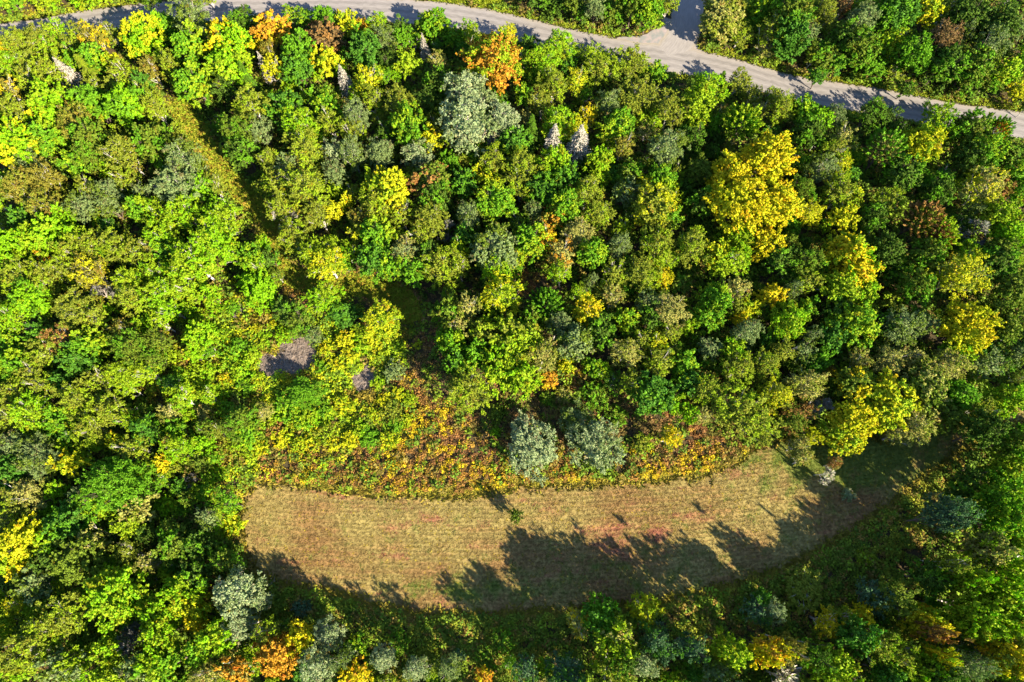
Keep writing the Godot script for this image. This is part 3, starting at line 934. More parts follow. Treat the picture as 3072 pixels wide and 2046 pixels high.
	plant("aspen_tree ygreen -", 18.3, -88.9, 2.0, 5.1, "yellow-green fine-leaved tree left of the road junction")
	plant("birch_tree olive -", 22.6, -86.3, 3.0, 8.5, "olive fine-leaved tree below and left of the road junction")
	plant("aspen_tree ygreen -", 24.4, -87.8, 1.7, 4.7, "small yellow-green fine-leaved tree just left of the road junction")
	plant("maple_tree green -", 27.7, -84.8, 1.7, 6.2, "small bright green broad-leaved tree just below the road junction")
	plant("birch_tree olive -", 7.3, -79.7, 2.9, 10.9, "olive fine-leaved tree above the slim dead spruce")
	plant("aspen_tree yellow -", 12.6, -82.2, 1.9, 8.9, "yellow fine-leaved tree above the broad dead spruce")
	plant("birch_tree olive -", 16.3, -84.9, 2.7, 8.1, "olive fine-leaved tree left of the road junction")
	plant("birch_tree olive -", 23.0, -77.9, 2.9, 10.9, "olive fine-leaved tree above and right of the broad dead spruce")
	plant("alder_tree sage -", 18.0, -77.1, 2.4, 9.9, "grey-green fine-leaved tree above and right of the broad dead spruce")
	plant("birch_tree olive -", 28.9, -74.8, 2.9, 10.9, "olive fine-leaved tree below the road junction")
	plant("maple_tree green -", 19.1, -72.6, 2.6, 10.3, "bright green broad-leaved tree above and right of the broad dead spruce")
	plant("aspen_tree ygreen -", 26.3, -73.8, 1.6, 8.3, "small yellow-green fine-leaved tree below the road junction")
	plant("aspen_tree gold -", 14.4, -74.4, 1.6, 8.3, "small golden fine-leaved tree just above the broad dead spruce")
	plant("aspen_tree ygreen -", 8.0, -72.6, 2.6, 10.3, "yellow-green fine-leaved tree just above the slim dead spruce")
	plant("aspen_tree yellow -", 12.3, -71.4, 1.9, 8.8, "yellow fine-leaved tree just above the broad dead spruce")
	plant("spruce_tree dkgreen -", 3.3, -71.6, 1.9, 9.7, "dark green conifer just above and left of the slim dead spruce")
	plant("maple_tree emer -", 0.9, -68.0, 2.4, 9.8, "emerald green broad-leaved tree just right of the grey dead spire")
	plant("birch_tree olive -", 5.4, -77.3, 2.1, 9.4, "olive fine-leaved tree above and left of the broad dead spruce")
	plant("maple_tree green -", 2.2, -79.0, 1.6, 8.4, "small bright green broad-leaved tree below and right of the orange-green maple")
	plant("poplar_tree sage -", 27.5, -66.9, 2.8, 12.0, "grey-green poplar left of the feathery tree by the road")
	plant("birch_tree brol -", 19.8, -68.1, 1.8, 8.8, "brown-olive fine-leaved tree right of the broad dead spruce")
	plant("maple_tree ygreen -", 16.0, -65.1, 2.3, 9.8, "yellow-green broad-leaved tree just below and right of the broad dead spruce")
	plant("maple_tree ygreen -", 8.4, -64.0, 2.6, 10.3, "yellow-green broad-leaved tree just below the slim dead spruce")
	plant("maple_tree emer -", 9.4, -61.3, 2.3, 9.7, "emerald green broad-leaved tree below and left of the broad dead spruce")
	plant("birch_tree olive -", -3.0, -64.5, 2.3, 9.8, "olive fine-leaved tree just below the grey dead spire")
	plant("birch_tree olive -", 1.6, -63.6, 2.8, 10.7, "olive fine-leaved tree below and right of the grey dead spire")
	plant("maple_tree yellow -", -3.8, -61.1, 1.8, 8.7, "yellow broad-leaved tree below the grey dead spire")
	plant("maple_tree yellow -", -6.2, -62.9, 1.3, 7.8, "small yellow broad-leaved tree below and left of the grey dead spire")
	plant("maple_tree yellow ygreen", -22.3, -59.2, 3.3, 11.7, "upright yellow tree right of the grass track and dead birch")
	plant("birch_tree olive -", -24.1, -56.2, 2.8, 10.6, "olive fine-leaved tree just below and left of the upright yellow tree")
	plant("maple_tree mgreen rust", -14.2, -59.9, 3.1, 11.2, "green maple with a red-tinged top in the middle of the forest")
	plant("maple_tree dkgreen -", -13.7, -57.0, 2.8, 10.7, "dark green broad-leaved tree just below the red-topped maple")
	plant("maple_tree emer -", -8.2, -60.2, 2.3, 9.7, "emerald green broad-leaved tree right of the red-topped maple")
	plant("maple_tree green -", -2.5, -56.3, 3.0, 11.1, "bright green broad-leaved tree below the grey dead spire")
	plant("poplar_tree sage -", -7.5, -54.2, 2.3, 10.8, "grey-green poplar below and right of the red-topped maple")
	plant("birch_tree olive -", -14.1, -53.7, 2.8, 10.6, "olive fine-leaved tree below the red-topped maple")
	plant("birch_tree olive -", -19.3, -54.1, 2.0, 9.2, "olive fine-leaved tree below and right of the upright yellow tree")
	plant("birch_tree olive -", 1.4, -60.1, 2.1, 9.2, "olive fine-leaved tree below and left of the slim dead spruce")
	plant("maple_tree emer -", 5.2, -58.6, 2.6, 10.2, "emerald green broad-leaved tree below the slim dead spruce")
	plant("birch_tree olive -", 13.1, -57.9, 2.8, 10.7, "olive fine-leaved tree below the broad dead spruce")
	plant("maple_tree green -", 8.9, -54.8, 2.8, 10.6, "bright green broad-leaved tree below the broad dead spruce")
	plant("maple_tree orange olive", 7.2, -53.2, 1.8, 8.7, "orange and olive broad-leaved tree below the broad dead spruce")
	plant("birch_tree olive -", 15.3, -54.5, 2.3, 9.7, "olive fine-leaved tree below and right of the slim dead spruce")
	plant("maple_tree mgreen -", 21.4, -62.4, 2.1, 9.2, "mid green broad-leaved tree below and right of the broad dead spruce")
	plant("maple_tree green -", 26.6, -61.1, 2.6, 10.2, "bright green broad-leaved tree left of the giant yellow maple")
	plant("aspen_tree yellow -", 23.4, -60.4, 1.6, 8.2, "small yellow fine-leaved tree below and right of the broad dead spruce")
	plant("alder_tree sage -", 19.9, -58.4, 2.1, 9.2, "grey-green fine-leaved tree below and right of the broad dead spruce")
	plant("maple_tree olive yellow", 24.5, -55.0, 3.3, 11.6, "large olive and yellow broad-leaved tree left of the giant yellow maple")
	plant("maple_tree green -", 28.1, -53.6, 2.0, 9.2, "bright green broad-leaved tree below and left of the feathery tree by the road")
	plant("aspen_tree yellow -", 29.0, -57.8, 1.5, 8.2, "small yellow fine-leaved tree left of the giant yellow maple")
	plant("birch_tree olive -", 30.2, -63.2, 1.3, 7.8, "small olive fine-leaved tree above and left of the giant yellow maple")
	plant("alder_tree sage -", 4.2, -55.8, 1.5, 8.2, "small grey-green fine-leaved tree below the slim dead spruce")
	plant("maple_tree yellow -", -29.9, -57.1, 1.3, 7.7, "small yellow broad-leaved tree below and left of the upright yellow tree")
	plant("birch_tree brol -", -26.7, -54.0, 1.8, 8.7, "brown-olive fine-leaved tree below and left of the upright yellow tree")
	plant("maple_tree dkgreen -", 5.4, -103.2, 3.1, 6.7, "dark green broad-leaved tree above and right of the slim roadside tree")
	plant("maple_tree dkgreen -", 9.3, -101.6, 2.3, 5.5, "dark green broad-leaved tree right of the slim roadside tree")
	plant("maple_tree mgreen -", 12.2, -100.6, 2.0, 9.0, "mid green broad-leaved tree above and right of the slim roadside tree")
	plant("alder_tree sage -", 16.3, -99.4, 2.0, 9.0, "grey-green fine-leaved tree above and left of the road junction")
	plant("maple_tree mgreen -", 19.5, -99.2, 2.6, 5.9, "mid green broad-leaved tree above and left of the road junction")
	plant("maple_tree mgreen -", 23.3, -98.6, 3.0, 11.1, "mid green broad-leaved tree right of the slim roadside tree")
	plant("maple_tree green -", 26.3, -97.4, 2.4, 9.8, "bright green broad-leaved tree above and left of the road junction")
	plant("birch_tree olive -", 30.6, -100.3, 1.7, 8.5, "small olive fine-leaved tree above the road junction")
	plant("maple_tree dkgreen -", 13.7, -99.9, 1.7, 4.7, "small dark green broad-leaved tree right of the slim roadside tree")
	plant("maple_tree olive tan", 40.9, -97.2, 3.9, 8.6, "tan-green broad tree at the inner corner of the road junction")
	plant("maple_tree tan olive", 39.9, -95.5, 3.3, 8.6, "tan-olive and olive broad-leaved tree right of the road junction")
	plant("birch_tree olive -", 44.4, -94.1, 2.8, 6.3, "olive fine-leaved tree left of the wood beyond the junction")
	plant("maple_tree green -", 48.6, -98.0, 2.2, 9.6, "bright green broad-leaved tree above and left of the wood beyond the junction")
	plant("maple_tree mgreen -", 53.2, -95.5, 3.8, 12.7, "large mid green broad-leaved tree just above the wood beyond the junction")
	plant("maple_tree emer -", 52.6, -91.9, 3.3, 11.6, "emerald green broad-leaved tree at the wood beyond the junction")
	plant("maple_tree emer -", 53.0, -91.2, 2.8, 6.2, "emerald green broad-leaved tree just below and left of the wood beyond the junction")
	plant("birch_tree olive -", 48.8, -92.2, 2.2, 9.5, "olive fine-leaved tree just left of the wood beyond the junction")
	plant("birch_tree tan -", 49.6, -91.5, 2.0, 5.0, "tan-olive fine-leaved tree below and left of the wood beyond the junction")
	plant("birch_tree olive -", 60.0, -96.0, 2.5, 10.1, "olive fine-leaved tree above and right of the wood beyond the junction")
	plant("alder_tree sage -", 56.6, -91.6, 2.2, 9.5, "grey-green fine-leaved tree just right of the wood beyond the junction")
	plant("maple_tree mgreen -", 61.3, -89.2, 3.1, 6.6, "mid green broad-leaved tree below and right of the wood beyond the junction")
	plant("birch_tree brown -", 64.2, -99.3, 1.7, 8.5, "small brown fine-leaved tree above and left of the brown tree beyond the road")
	plant("maple_tree emer -", 62.5, -88.0, 2.1, 5.2, "emerald green broad-leaved tree below and right of the wood beyond the junction")
	plant("alder_tree sage -", 67.4, -94.4, 2.8, 10.6, "grey-green fine-leaved tree just above and left of the brown tree beyond the road")
	plant("maple_tree dkgreen -", 63.5, -91.4, 2.5, 10.0, "dark green broad-leaved tree left of the brown tree beyond the road")
	plant("maple_tree mgreen -", 64.8, -88.5, 3.0, 11.0, "mid green broad-leaved tree below and left of the brown tree beyond the road")
	plant("maple_tree green -", 71.0, -95.9, 2.2, 9.5, "bright green broad-leaved tree just above the brown tree beyond the road")
	plant("maple_tree emer -", 74.0, -95.7, 3.0, 11.1, "emerald green broad-leaved tree just above and right of the brown tree beyond the road")
	plant("maple_tree yellow ygreen", 80.6, -96.9, 2.2, 9.6, "yellow and yellow-green broad-leaved tree above and right of the brown tree beyond the road")
	plant("maple_tree ygreen -", 70.4, -90.0, 2.2, 9.5, "yellow-green broad-leaved tree at the brown tree beyond the road")
	plant("maple_tree green -", 74.5, -86.9, 3.2, 11.5, "bright green broad-leaved tree below and right of the brown tree beyond the road")
	plant("maple_tree green -", 69.1, -87.4, 2.5, 5.8, "bright green broad-leaved tree below the brown tree beyond the road")
	plant("birch_tree olive -", 73.6, -86.3, 2.2, 5.4, "olive fine-leaved tree below the brown tree beyond the road")
	plant("birch_tree brown -", 81.7, -90.8, 2.7, 10.6, "brown-olive tree in the dense wood beyond the road")
	plant("maple_tree dkgreen -", 86.9, -94.8, 3.3, 11.6, "dark green broad-leaved tree left of the upper right corner")
	plant("poplar_tree sage -", 86.1, -91.0, 1.9, 10.0, "grey-green poplar below and left of the upper right corner")
	plant("maple_tree dkgreen -", 91.6, -93.1, 3.3, 11.6, "dark green broad-leaved tree just below and left of the upper right corner")
	plant("maple_tree dkgreen -", 80.7, -85.0, 2.9, 11.0, "dark green broad-leaved tree above the orange-topped feathery tree")
	plant("poplar_tree sage -", 89.2, -87.9, 3.0, 12.2, "grey-green poplar above the road's far end")
	plant("maple_tree mgreen -", 86.1, -84.4, 3.0, 11.0, "mid green broad-leaved tree above the orange-topped feathery tree")
	plant("maple_tree ygreen -", 92.4, -84.2, 2.2, 9.4, "yellow-green broad-leaved tree above the road's far end")
	plant("alder_tree sage -", 97.5, -93.6, 1.9, 9.0, "grey-green fine-leaved tree just below the upper right corner")
	plant("maple_tree yellow -", 96.5, -81.4, 1.7, 4.6, "small yellow broad-leaved tree just above the road's far end")
	plant("maple_tree mgreen -", 90.9, -83.2, 2.7, 6.2, "mid green broad-leaved tree above and left of the road's far end")
	plant("maple_tree dkgreen -", 86.6, -83.5, 2.2, 5.4, "dark green broad-leaved tree above and left of the road's far end")
	plant("maple_tree green -", 96.7, -86.7, 1.6, 8.4, "small bright green broad-leaved tree below the upper right corner")
	plant("birch_tree olive -", 84.9, -99.0, 2.2, 9.6, "olive fine-leaved tree left of the upper right corner")
	plant("aspen_tree ygreen -", 36.3, -79.8, 3.5, 9.4, "large yellow-green fine-leaved tree above and left of the feathery tree by the road")
	plant("birch_tree olive -", 42.9, -83.0, 2.2, 7.1, "olive fine-leaved tree above the feathery tree by the road")
	plant("spruce_tree dkgreen -", 40.5, -84.7, 1.3, 5.5, "small dark green conifer above the feathery tree by the road")
	plant("maple_tree ygreen -", 33.9, -76.0, 2.9, 10.9, "yellow-green broad-leaved tree above and left of the feathery tree by the road")
	plant("birch_tree olive -", 45.4, -80.3, 1.6, 6.2, "small olive fine-leaved tree above the feathery tree by the road")
	plant("birch_tree olive -", 49.3, -80.2, 1.4, 5.7, "small olive fine-leaved tree above and right of the feathery tree by the road")
	plant("ash_tree green -", 41.2, -71.1, 3.4, 11.8, "feathery bright green tree above the great yellow maple")
	plant("birch_tree olive -", 49.7, -75.2, 2.4, 9.9, "olive fine-leaved tree right of the feathery tree by the road")
	plant("maple_tree green -", 53.7, -75.7, 1.9, 8.9, "bright green broad-leaved tree right of the feathery tree by the road")
	plant("maple_tree lime -", 56.5, -73.3, 2.1, 9.3, "lime green broad-leaved tree right of the feathery tree by the road")
	plant("maple_tree dkgreen -", 52.9, -70.4, 2.4, 9.8, "dark green broad-leaved tree right of the feathery tree by the road")
	plant("poplar_tree sage -", 59.6, -74.6, 1.6, 9.4, "small grey-green poplar below and right of the wood beyond the junction")
	plant("alder_tree dkgreen -", 65.6, -74.9, 2.4, 9.9, "dark green fine-leaved tree below the brown tree beyond the road")
	plant("birch_tree olive -", 68.7, -77.3, 1.4, 5.7, "small olive fine-leaved tree below the brown tree beyond the road")
	plant("alder_tree dkgreen -", 69.6, -74.2, 1.9, 8.8, "dark green fine-leaved tree left of the orange-topped feathery tree")
	plant("aspen_tree ygreen -", 77.2, -73.5, 2.6, 10.4, "yellow-green fine-leaved tree just above and left of the orange-topped feathery tree")
	plant("ash_tree tan green", 66.3, -66.1, 3.4, 11.8, "large tan-olive and bright green feathery tree left of the orange-topped feathery tree")
	plant("maple_tree yellow ygreen", 73.4, -67.3, 2.9, 10.8, "yellow and yellow-green broad-leaved tree below and left of the orange-topped feathery tree")
	plant("birch_tree tan -", 60.3, -69.7, 2.1, 9.3, "tan-olive fine-leaved tree right of the feathery tree by the road")
	plant("birch_tree olive -", 58.6, -66.5, 2.1, 9.3, "olive fine-leaved tree above and right of the giant yellow maple")
	plant("aspen_tree yellow -", 60.0, -64.8, 1.6, 8.3, "small yellow fine-leaved tree right of the giant yellow maple")
	plant("poplar_tree sage -", 55.2, -63.1, 2.1, 10.3, "grey-green poplar above and right of the giant yellow maple")
	plant("maple_tree dkgreen -", 68.9, -62.1, 2.8, 10.7, "dark green broad-leaved tree below and left of the orange-topped feathery tree")
	plant("maple_tree mgreen -", 83.3, -70.6, 2.9, 10.8, "mid green broad-leaved tree just right of the orange-topped feathery tree")
	plant("ash_tree orange green", 88.6, -71.0, 2.4, 9.8, "green tree with orange feathered top beside the road's far end")
	plant("maple_tree green ygreen", 84.8, -65.9, 2.9, 10.8, "bright green and yellow-green broad-leaved tree below and left of the road's far end")
	plant("maple_tree dkgreen -", 81.4, -64.8, 2.3, 9.8, "dark green broad-leaved tree below and right of the orange-topped feathery tree")
	plant("maple_tree gold yellow", 43.9, -64.0, 4.2, 13.4, "golden crown top of the giant yellow maple")
	plant("maple_tree gold yellow", 38.2, -61.9, 3.1, 11.2, "golden and yellow broad-leaved tree above and left of the giant yellow maple")
	plant("maple_tree yellow gold", 38.4, -54.9, 4.7, 14.4, "yellow-green lower half of the giant yellow maple")
	plant("maple_tree gold yellow", 44.9, -55.5, 4.2, 13.5, "deep gold flank of the giant yellow maple")
	plant("maple_tree green -", 36.8, -72.8, 1.3, 7.8, "small bright green broad-leaved tree just left of the feathery tree by the road")
	plant("alder_tree dkgreen -", 34.0, -69.6, 1.9, 8.8, "dark green fine-leaved tree left of the feathery tree by the road")
	plant("alder_tree mgreen -", 33.1, -62.5, 2.3, 9.7, "mid green fine-leaved tree above and left of the giant yellow maple")
	plant("maple_tree dkgreen -", 33.4, -57.1, 2.3, 9.7, "dark green broad-leaved tree left of the giant yellow maple")
	plant("alder_tree mgreen -", 52.1, -59.0, 2.3, 9.7, "mid green fine-leaved tree right of the giant yellow maple")
	plant("aspen_tree ygreen -", 58.5, -61.6, 1.6, 8.2, "small yellow-green fine-leaved tree right of the giant yellow maple")
	plant("birch_tree olive -", 57.9, -57.7, 2.6, 10.2, "olive fine-leaved tree right of the giant yellow maple")
	plant("maple_tree yellow -", 61.3, -57.3, 1.5, 8.2, "small yellow broad-leaved tree right of the giant yellow maple")
	plant("birch_tree olive -", 65.9, -56.8, 2.3, 9.7, "olive fine-leaved tree left of the grey spreading bare tree")
	plant("ash_tree olive rust", 70.7, -53.1, 3.3, 11.6, "feathery olive tree with rusty sprays below the dark gap")
	plant("birch_tree tan yellow", 83.3, -58.9, 3.3, 11.6, "large tan-olive and yellow fine-leaved tree above the grey spreading bare tree")
	plant("maple_tree rust olive", 88.2, -60.1, 1.6, 8.2, "small rusty and olive broad-leaved tree above and right of the grey spreading bare tree")
	plant("maple_tree green -", 90.3, -59.0, 1.6, 8.2, "small bright green broad-leaved tree above and right of the grey spreading bare tree")
	plant("maple_tree ygreen -", 85.0, -53.5, 2.5, 10.1, "yellow-green broad-leaved tree just above and right of the grey spreading bare tree")
	plant("maple_tree dkgreen -", 75.4, -58.5, 2.3, 9.7, "dark green broad-leaved tree above and left of the grey spreading bare tree")
	plant("aspen_tree yellow -", 52.6, -54.8, 2.3, 9.7, "yellow fine-leaved tree right of the giant yellow maple")
	plant("maple_tree yellow -", 57.5, -53.9, 2.0, 9.2, "yellow broad-leaved tree right of the giant yellow maple")
	plant("maple_tree dkgreen -", 62.9, -53.7, 2.3, 9.7, "dark green broad-leaved tree left of the grey spreading bare tree")
	plant("alder_tree sage -", 81.7, -56.1, 1.5, 8.2, "small grey-green fine-leaved tree just above the grey spreading bare tree")
	plant("maple_tree green -", 90.5, -63.0, 1.6, 8.3, "small bright green broad-leaved tree below the road's far end")
	plant("maple_tree lime -", -86.2, -47.3, 3.0, 11.0, "lime green broad-leaved tree left of the small orange treetop")
	plant("maple_tree lime -", -80.3, -50.4, 2.8, 10.6, "lime green broad-leaved tree just above the small orange treetop")
	plant("maple_tree lime -", -84.3, -49.6, 2.3, 9.6, "lime green broad-leaved tree just above and left of the small orange treetop")
	plant("maple_tree orange -", -81.8, -47.4, 1.1, 7.4, "small orange treetop among lime green crowns")
	plant("birch_tree olive -", -76.1, -46.8, 2.5, 10.1, "olive fine-leaved tree just right of the small orange treetop")
	plant("birch_tree olive -", -72.4, -48.7, 2.5, 10.1, "olive fine-leaved tree above the grey twiggy tree")
	plant("maple_tree lime -", -75.5, -50.0, 2.0, 9.1, "lime green broad-leaved tree above the grey twiggy tree")
	plant("birch_tree olive -", -68.5, -47.9, 2.5, 10.1, "olive fine-leaved tree right of the small orange treetop")
	plant("alder_tree green -", -71.5, -46.8, 1.5, 8.1, "small bright green fine-leaved tree above the grey twiggy tree")
	plant("birch_tree olive -", -65.4, -46.4, 2.2, 9.6, "olive fine-leaved tree above and right of the grey twiggy tree")
	plant("aspen_tree ygreen -", -60.3, -49.8, 2.5, 10.1, "yellow-green fine-leaved tree left of the big lime round tree")
	plant("birch_tree brol -", -62.8, -48.3, 1.8, 8.6, "brown-olive fine-leaved tree left of the big lime round tree")
	plant("maple_tree emer -", -60.0, -48.3, 1.8, 8.6, "emerald green broad-leaved tree left of the big lime round tree")
	plant("aspen_tree lime -", -51.2, -48.8, 3.7, 12.4, "big lime green round tree beside the rusty end of the track")
	plant("aspen_tree lime -", -48.5, -47.9, 2.0, 9.1, "lime green fine-leaved tree just right of the big lime round tree")
	plant("aspen_tree ygreen -", -57.8, -46.9, 1.3, 7.7, "small yellow-green fine-leaved tree left of the big lime round tree")
	plant("aspen_tree ygreen -", -53.4, -44.3, 3.7, 12.4, "large yellow-green fine-leaved tree just below and left of the big lime round tree")
	plant("aspen_tree ygreen -", -61.7, -43.6, 2.0, 9.1, "yellow-green fine-leaved tree right of the grey twiggy tree")
	plant("aspen_tree ygreen -", -64.8, -41.7, 2.5, 10.0, "yellow-green fine-leaved tree above and right of the rust-tinged tree")
	plant("birch_tree olive -", -63.6, -38.4, 2.4, 10.0, "olive fine-leaved tree right of the grey twiggy tree")
	plant("aspen_tree ygreen -", -58.7, -39.3, 2.7, 10.4, "yellow-green fine-leaved tree above and left of the vivid lime tree")
	plant("aspen_tree ygreen -", -56.3, -41.1, 2.2, 9.5, "yellow-green fine-leaved tree below and left of the big lime round tree")
	plant("aspen_tree lime -", -57.6, -37.0, 2.0, 9.0, "lime green fine-leaved tree above and left of the vivid lime tree")
	plant("aspen_tree ygreen -", -59.3, -34.7, 1.5, 8.1, "small yellow-green fine-leaved tree above and left of the vivid lime tree")
	plant("birch_tree olive -", -83.2, -42.2, 2.7, 10.5, "olive fine-leaved tree below and left of the small orange treetop")
	plant("birch_tree olive -", -79.0, -43.5, 2.7, 10.5, "olive fine-leaved tree just below the small orange treetop")
	plant("birch_tree olive -", -76.2, -44.1, 2.0, 9.1, "olive fine-leaved tree just below and right of the small orange treetop")
	plant("birch_tree brol yellow", -71.5, -43.2, 2.7, 10.5, "brown-olive and yellow fine-leaved tree just above the grey twiggy tree")
	plant("bare_tree grey -", -71.1, -40.4, 1.4, 6.2, "grey bare twiggy tree in the dark gap")
	plant("birch_tree olive -", -81.8, -40.8, 1.7, 8.6, "olive fine-leaved tree below the small orange treetop")
	plant("maple_tree lime green", -81.0, -38.3, 2.7, 10.4, "lime green and bright green broad-leaved tree above and left of the rust-tinged tree")
	plant("aspen_tree ygreen -", -83.5, -34.9, 2.7, 10.4, "yellow-green fine-leaved tree left of the rust-tinged tree")
	plant("birch_tree olive -", -72.4, -37.0, 3.1, 11.3, "large olive fine-leaved tree just below and left of the grey twiggy tree")
	plant("birch_tree olive -", -70.4, -35.4, 2.2, 9.5, "olive fine-leaved tree just below the grey twiggy tree")
	plant("maple_tree green -", -83.7, -31.4, 1.9, 9.0, "bright green broad-leaved tree left of the rust-tinged tree")
	plant("birch_tree rust olive", -74.8, -31.6, 2.2, 9.4, "rust-tinged tree among green crowns at the left")
	plant("maple_tree emer -", -79.1, -33.0, 1.7, 8.5, "emerald green broad-leaved tree just left of the rust-tinged tree")
	plant("maple_tree green -", -69.5, -31.0, 2.4, 9.9, "bright green broad-leaved tree just right of the rust-tinged tree")
	plant("birch_tree brol -", -64.9, -33.7, 1.9, 9.0, "brown-olive fine-leaved tree below and right of the grey twiggy tree")
	plant("birch_tree olive -", -78.0, -29.1, 2.2, 9.4, "olive fine-leaved tree just below and left of the rust-tinged tree")
	plant("maple_tree emer -", -70.9, -28.3, 2.4, 9.9, "emerald green broad-leaved tree just below and right of the rust-tinged tree")
	plant("maple_tree green -", -82.1, -27.1, 2.4, 9.8, "bright green broad-leaved tree below and left of the rust-tinged tree")
	plant("birch_tree olive -", -78.0, -25.7, 2.1, 9.4, "olive fine-leaved tree below and left of the rust-tinged tree")
	plant("alder_tree mgreen -", -61.8, -29.5, 3.1, 11.2, "large mid green fine-leaved tree above the white tree fork")
	plant("alder_tree mgreen -", -59.1, -31.9, 1.9, 9.0, "mid green fine-leaved tree left of the vivid lime tree")
	plant("maple_tree lime -", -52.0, -31.3, 2.3, 9.7, "vivid lime square-shouldered tree in the pale scrub")
	plant("maple_tree lime -", -53.1, -29.2, 1.2, 7.6, "small lime green broad-leaved tree just below and left of the vivid lime tree")
	plant("alder_tree mgreen -", -59.5, -28.4, 1.9, 8.9, "mid green fine-leaved tree above and right of the white tree fork")
	plant("aspen_tree ygreen -", -63.6, -25.6, 2.4, 9.8, "yellow-green fine-leaved tree above the white tree fork")
	plant("aspen_tree ygreen -", -60.1, -25.7, 1.9, 8.9, "yellow-green fine-leaved tree above and right of the white tree fork")
	plant("shrub rust -", -56.6, -28.7, 1.0, 1.5, "rusty bush just below and left of the vivid lime tree")
	plant("birch_tree olive -", -80.4, -22.6, 2.6, 10.2, "olive fine-leaved tree left of the white tree fork")
	plant("birch_tree olive -", -76.4, -23.2, 2.1, 9.3, "olive fine-leaved tree below the rust-tinged tree")
	plant("maple_tree emer -", -74.4, -24.6, 1.4, 8.0, "small emerald green broad-leaved tree below the rust-tinged tree")
	plant("birch_tree olive -", -69.7, -21.9, 2.6, 10.2, "olive fine-leaved tree above the smooth round green tree")
	plant("birch_tree olive -", -67.4, -25.0, 1.9, 8.9, "olive fine-leaved tree above and left of the white tree fork")
	plant("aspen_tree ygreen -", -77.1, -18.8, 3.0, 11.1, "large yellow-green fine-leaved tree below and left of the rust-tinged tree")
	plant("birch_tree olive -", -81.5, -18.1, 1.9, 8.9, "olive fine-leaved tree above and left of the smooth round green tree")
	plant("maple_tree green -", -72.6, -18.3, 1.9, 8.9, "bright green broad-leaved tree left of the white tree fork")
	plant("birch_tree olive -", -65.3, -19.6, 2.6, 10.2, "olive fine-leaved tree just left of the white tree fork")
	plant("aspen_tree ygreen -", -63.1, -23.2, 1.4, 8.0, "small yellow-green fine-leaved tree just above the white tree fork")
	plant("birch_tree olive -", -67.4, -16.8, 2.5, 10.2, "olive fine-leaved tree below and left of the white tree fork")
	plant("bare_tree white -", -63.7, -20.2, 0.8, 5.3, "small bare white tree fork showing above green crowns")
	plant("aspen_tree ygreen -", -61.9, -17.9, 1.4, 8.0, "small yellow-green fine-leaved tree just below the white tree fork")
	plant("aspen_tree ygreen -", -53.9, -21.6, 1.9, 8.9, "yellow-green fine-leaved tree right of the white tree fork")
	plant("birch_tree tan -", -56.1, -19.5, 1.6, 8.4, "tan-olive fine-leaved tree right of the white tree fork")
	plant("maple_tree emer -", -58.1, -16.4, 1.9, 8.8, "emerald green broad-leaved tree just below and right of the white tree fork")
	plant("alder_tree sage -", -79.3, -14.1, 2.1, 9.3, "grey-green fine-leaved tree left of the smooth round green tree")
	plant("alder_tree sage -", -74.7, -13.8, 2.3, 9.7, "grey-green fine-leaved tree above and left of the smooth round green tree")
	plant("maple_tree yellow -", -64.0, -14.4, 1.3, 7.7, "small yellow broad-leaved tree above the smooth round green tree")
	plant("birch_tree olive -", -60.3, -13.6, 2.1, 9.3, "olive fine-leaved tree above and right of the smooth round green tree")
	plant("maple_tree green -", -53.9, -16.0, 1.4, 7.9, "small bright green broad-leaved tree above the grey dead bush")
	plant("aspen_tree ygreen -", -53.0, -13.8, 2.3, 9.7, "yellow-green fine-leaved tree just above the grey dead bush")
	plant("alder_tree mgreen -", -44.7, -18.2, 2.6, 7.1, "mid green fine-leaved tree above the upper corner of the field")
	plant("maple_tree green -", -42.9, -16.7, 1.9, 6.0, "bright green broad-leaved tree above the upper corner of the field")
	plant("birch_tree tan -", -41.0, -20.1, 1.4, 5.4, "small tan-olive fine-leaved tree below and left of the large bare soil patch")
	plant("birch_tree olive -", -48.3, -16.5, 1.4, 5.3, "small olive fine-leaved tree above and right of the grey dead bush")
	plant("maple_tree lime -", -43.4, -40.8, 2.7, 7.3, "lime tree with open crown above the bare soil patch")
	plant("maple_tree lime -", -46.4, -43.1, 1.5, 5.5, "small lime green broad-leaved tree above the small soil patch")
	plant("maple_tree lime -", -51.3, -39.6, 1.5, 8.1, "small lime green broad-leaved tree just above and left of the small soil patch")
	plant("aspen_tree lime -", -42.8, -42.9, 1.5, 5.5, "small lime green fine-leaved tree above and right of the small soil patch")
	plant("maple_tree dkgreen -", -39.4, -37.6, 2.0, 6.2, "dark green broad-leaved tree right of the small soil patch")
	plant("aspen_tree ygreen -", -32.4, -39.3, 2.5, 6.9, "yellow-green fine-leaved tree just below and left of the rusty end of the track")
	plant("maple_tree emer -", -30.1, -36.4, 1.7, 5.8, "emerald green broad-leaved tree below the rusty end of the track")
	plant("alder_tree mgreen -", -35.9, -35.2, 2.2, 6.5, "mid green fine-leaved tree above the large bare soil patch")
	plant("alder_tree sage -", -33.4, -33.3, 1.7, 5.8, "grey-green fine-leaved tree just above and right of the large bare soil patch")
	plant("maple_tree green -", -45.4, -45.8, 1.8, 8.6, "bright green broad-leaved tree below and right of the big lime round tree")
	plant("aspen_tree ygreen -", -43.8, -44.8, 1.5, 8.1, "small yellow-green fine-leaved tree above and right of the small soil patch")
	plant("birch_tree olive -", -38.0, -49.4, 2.3, 9.6, "olive fine-leaved tree just below the white-limbed leaning tree")
	plant("aspen_tree ygreen -", -34.5, -47.2, 2.3, 9.6, "yellow-green fine-leaved tree above and left of the rusty end of the track")
	plant("aspen_tree yellow -", -31.5, -44.8, 2.7, 10.5, "yellow fine-leaved tree just above the rusty end of the track")
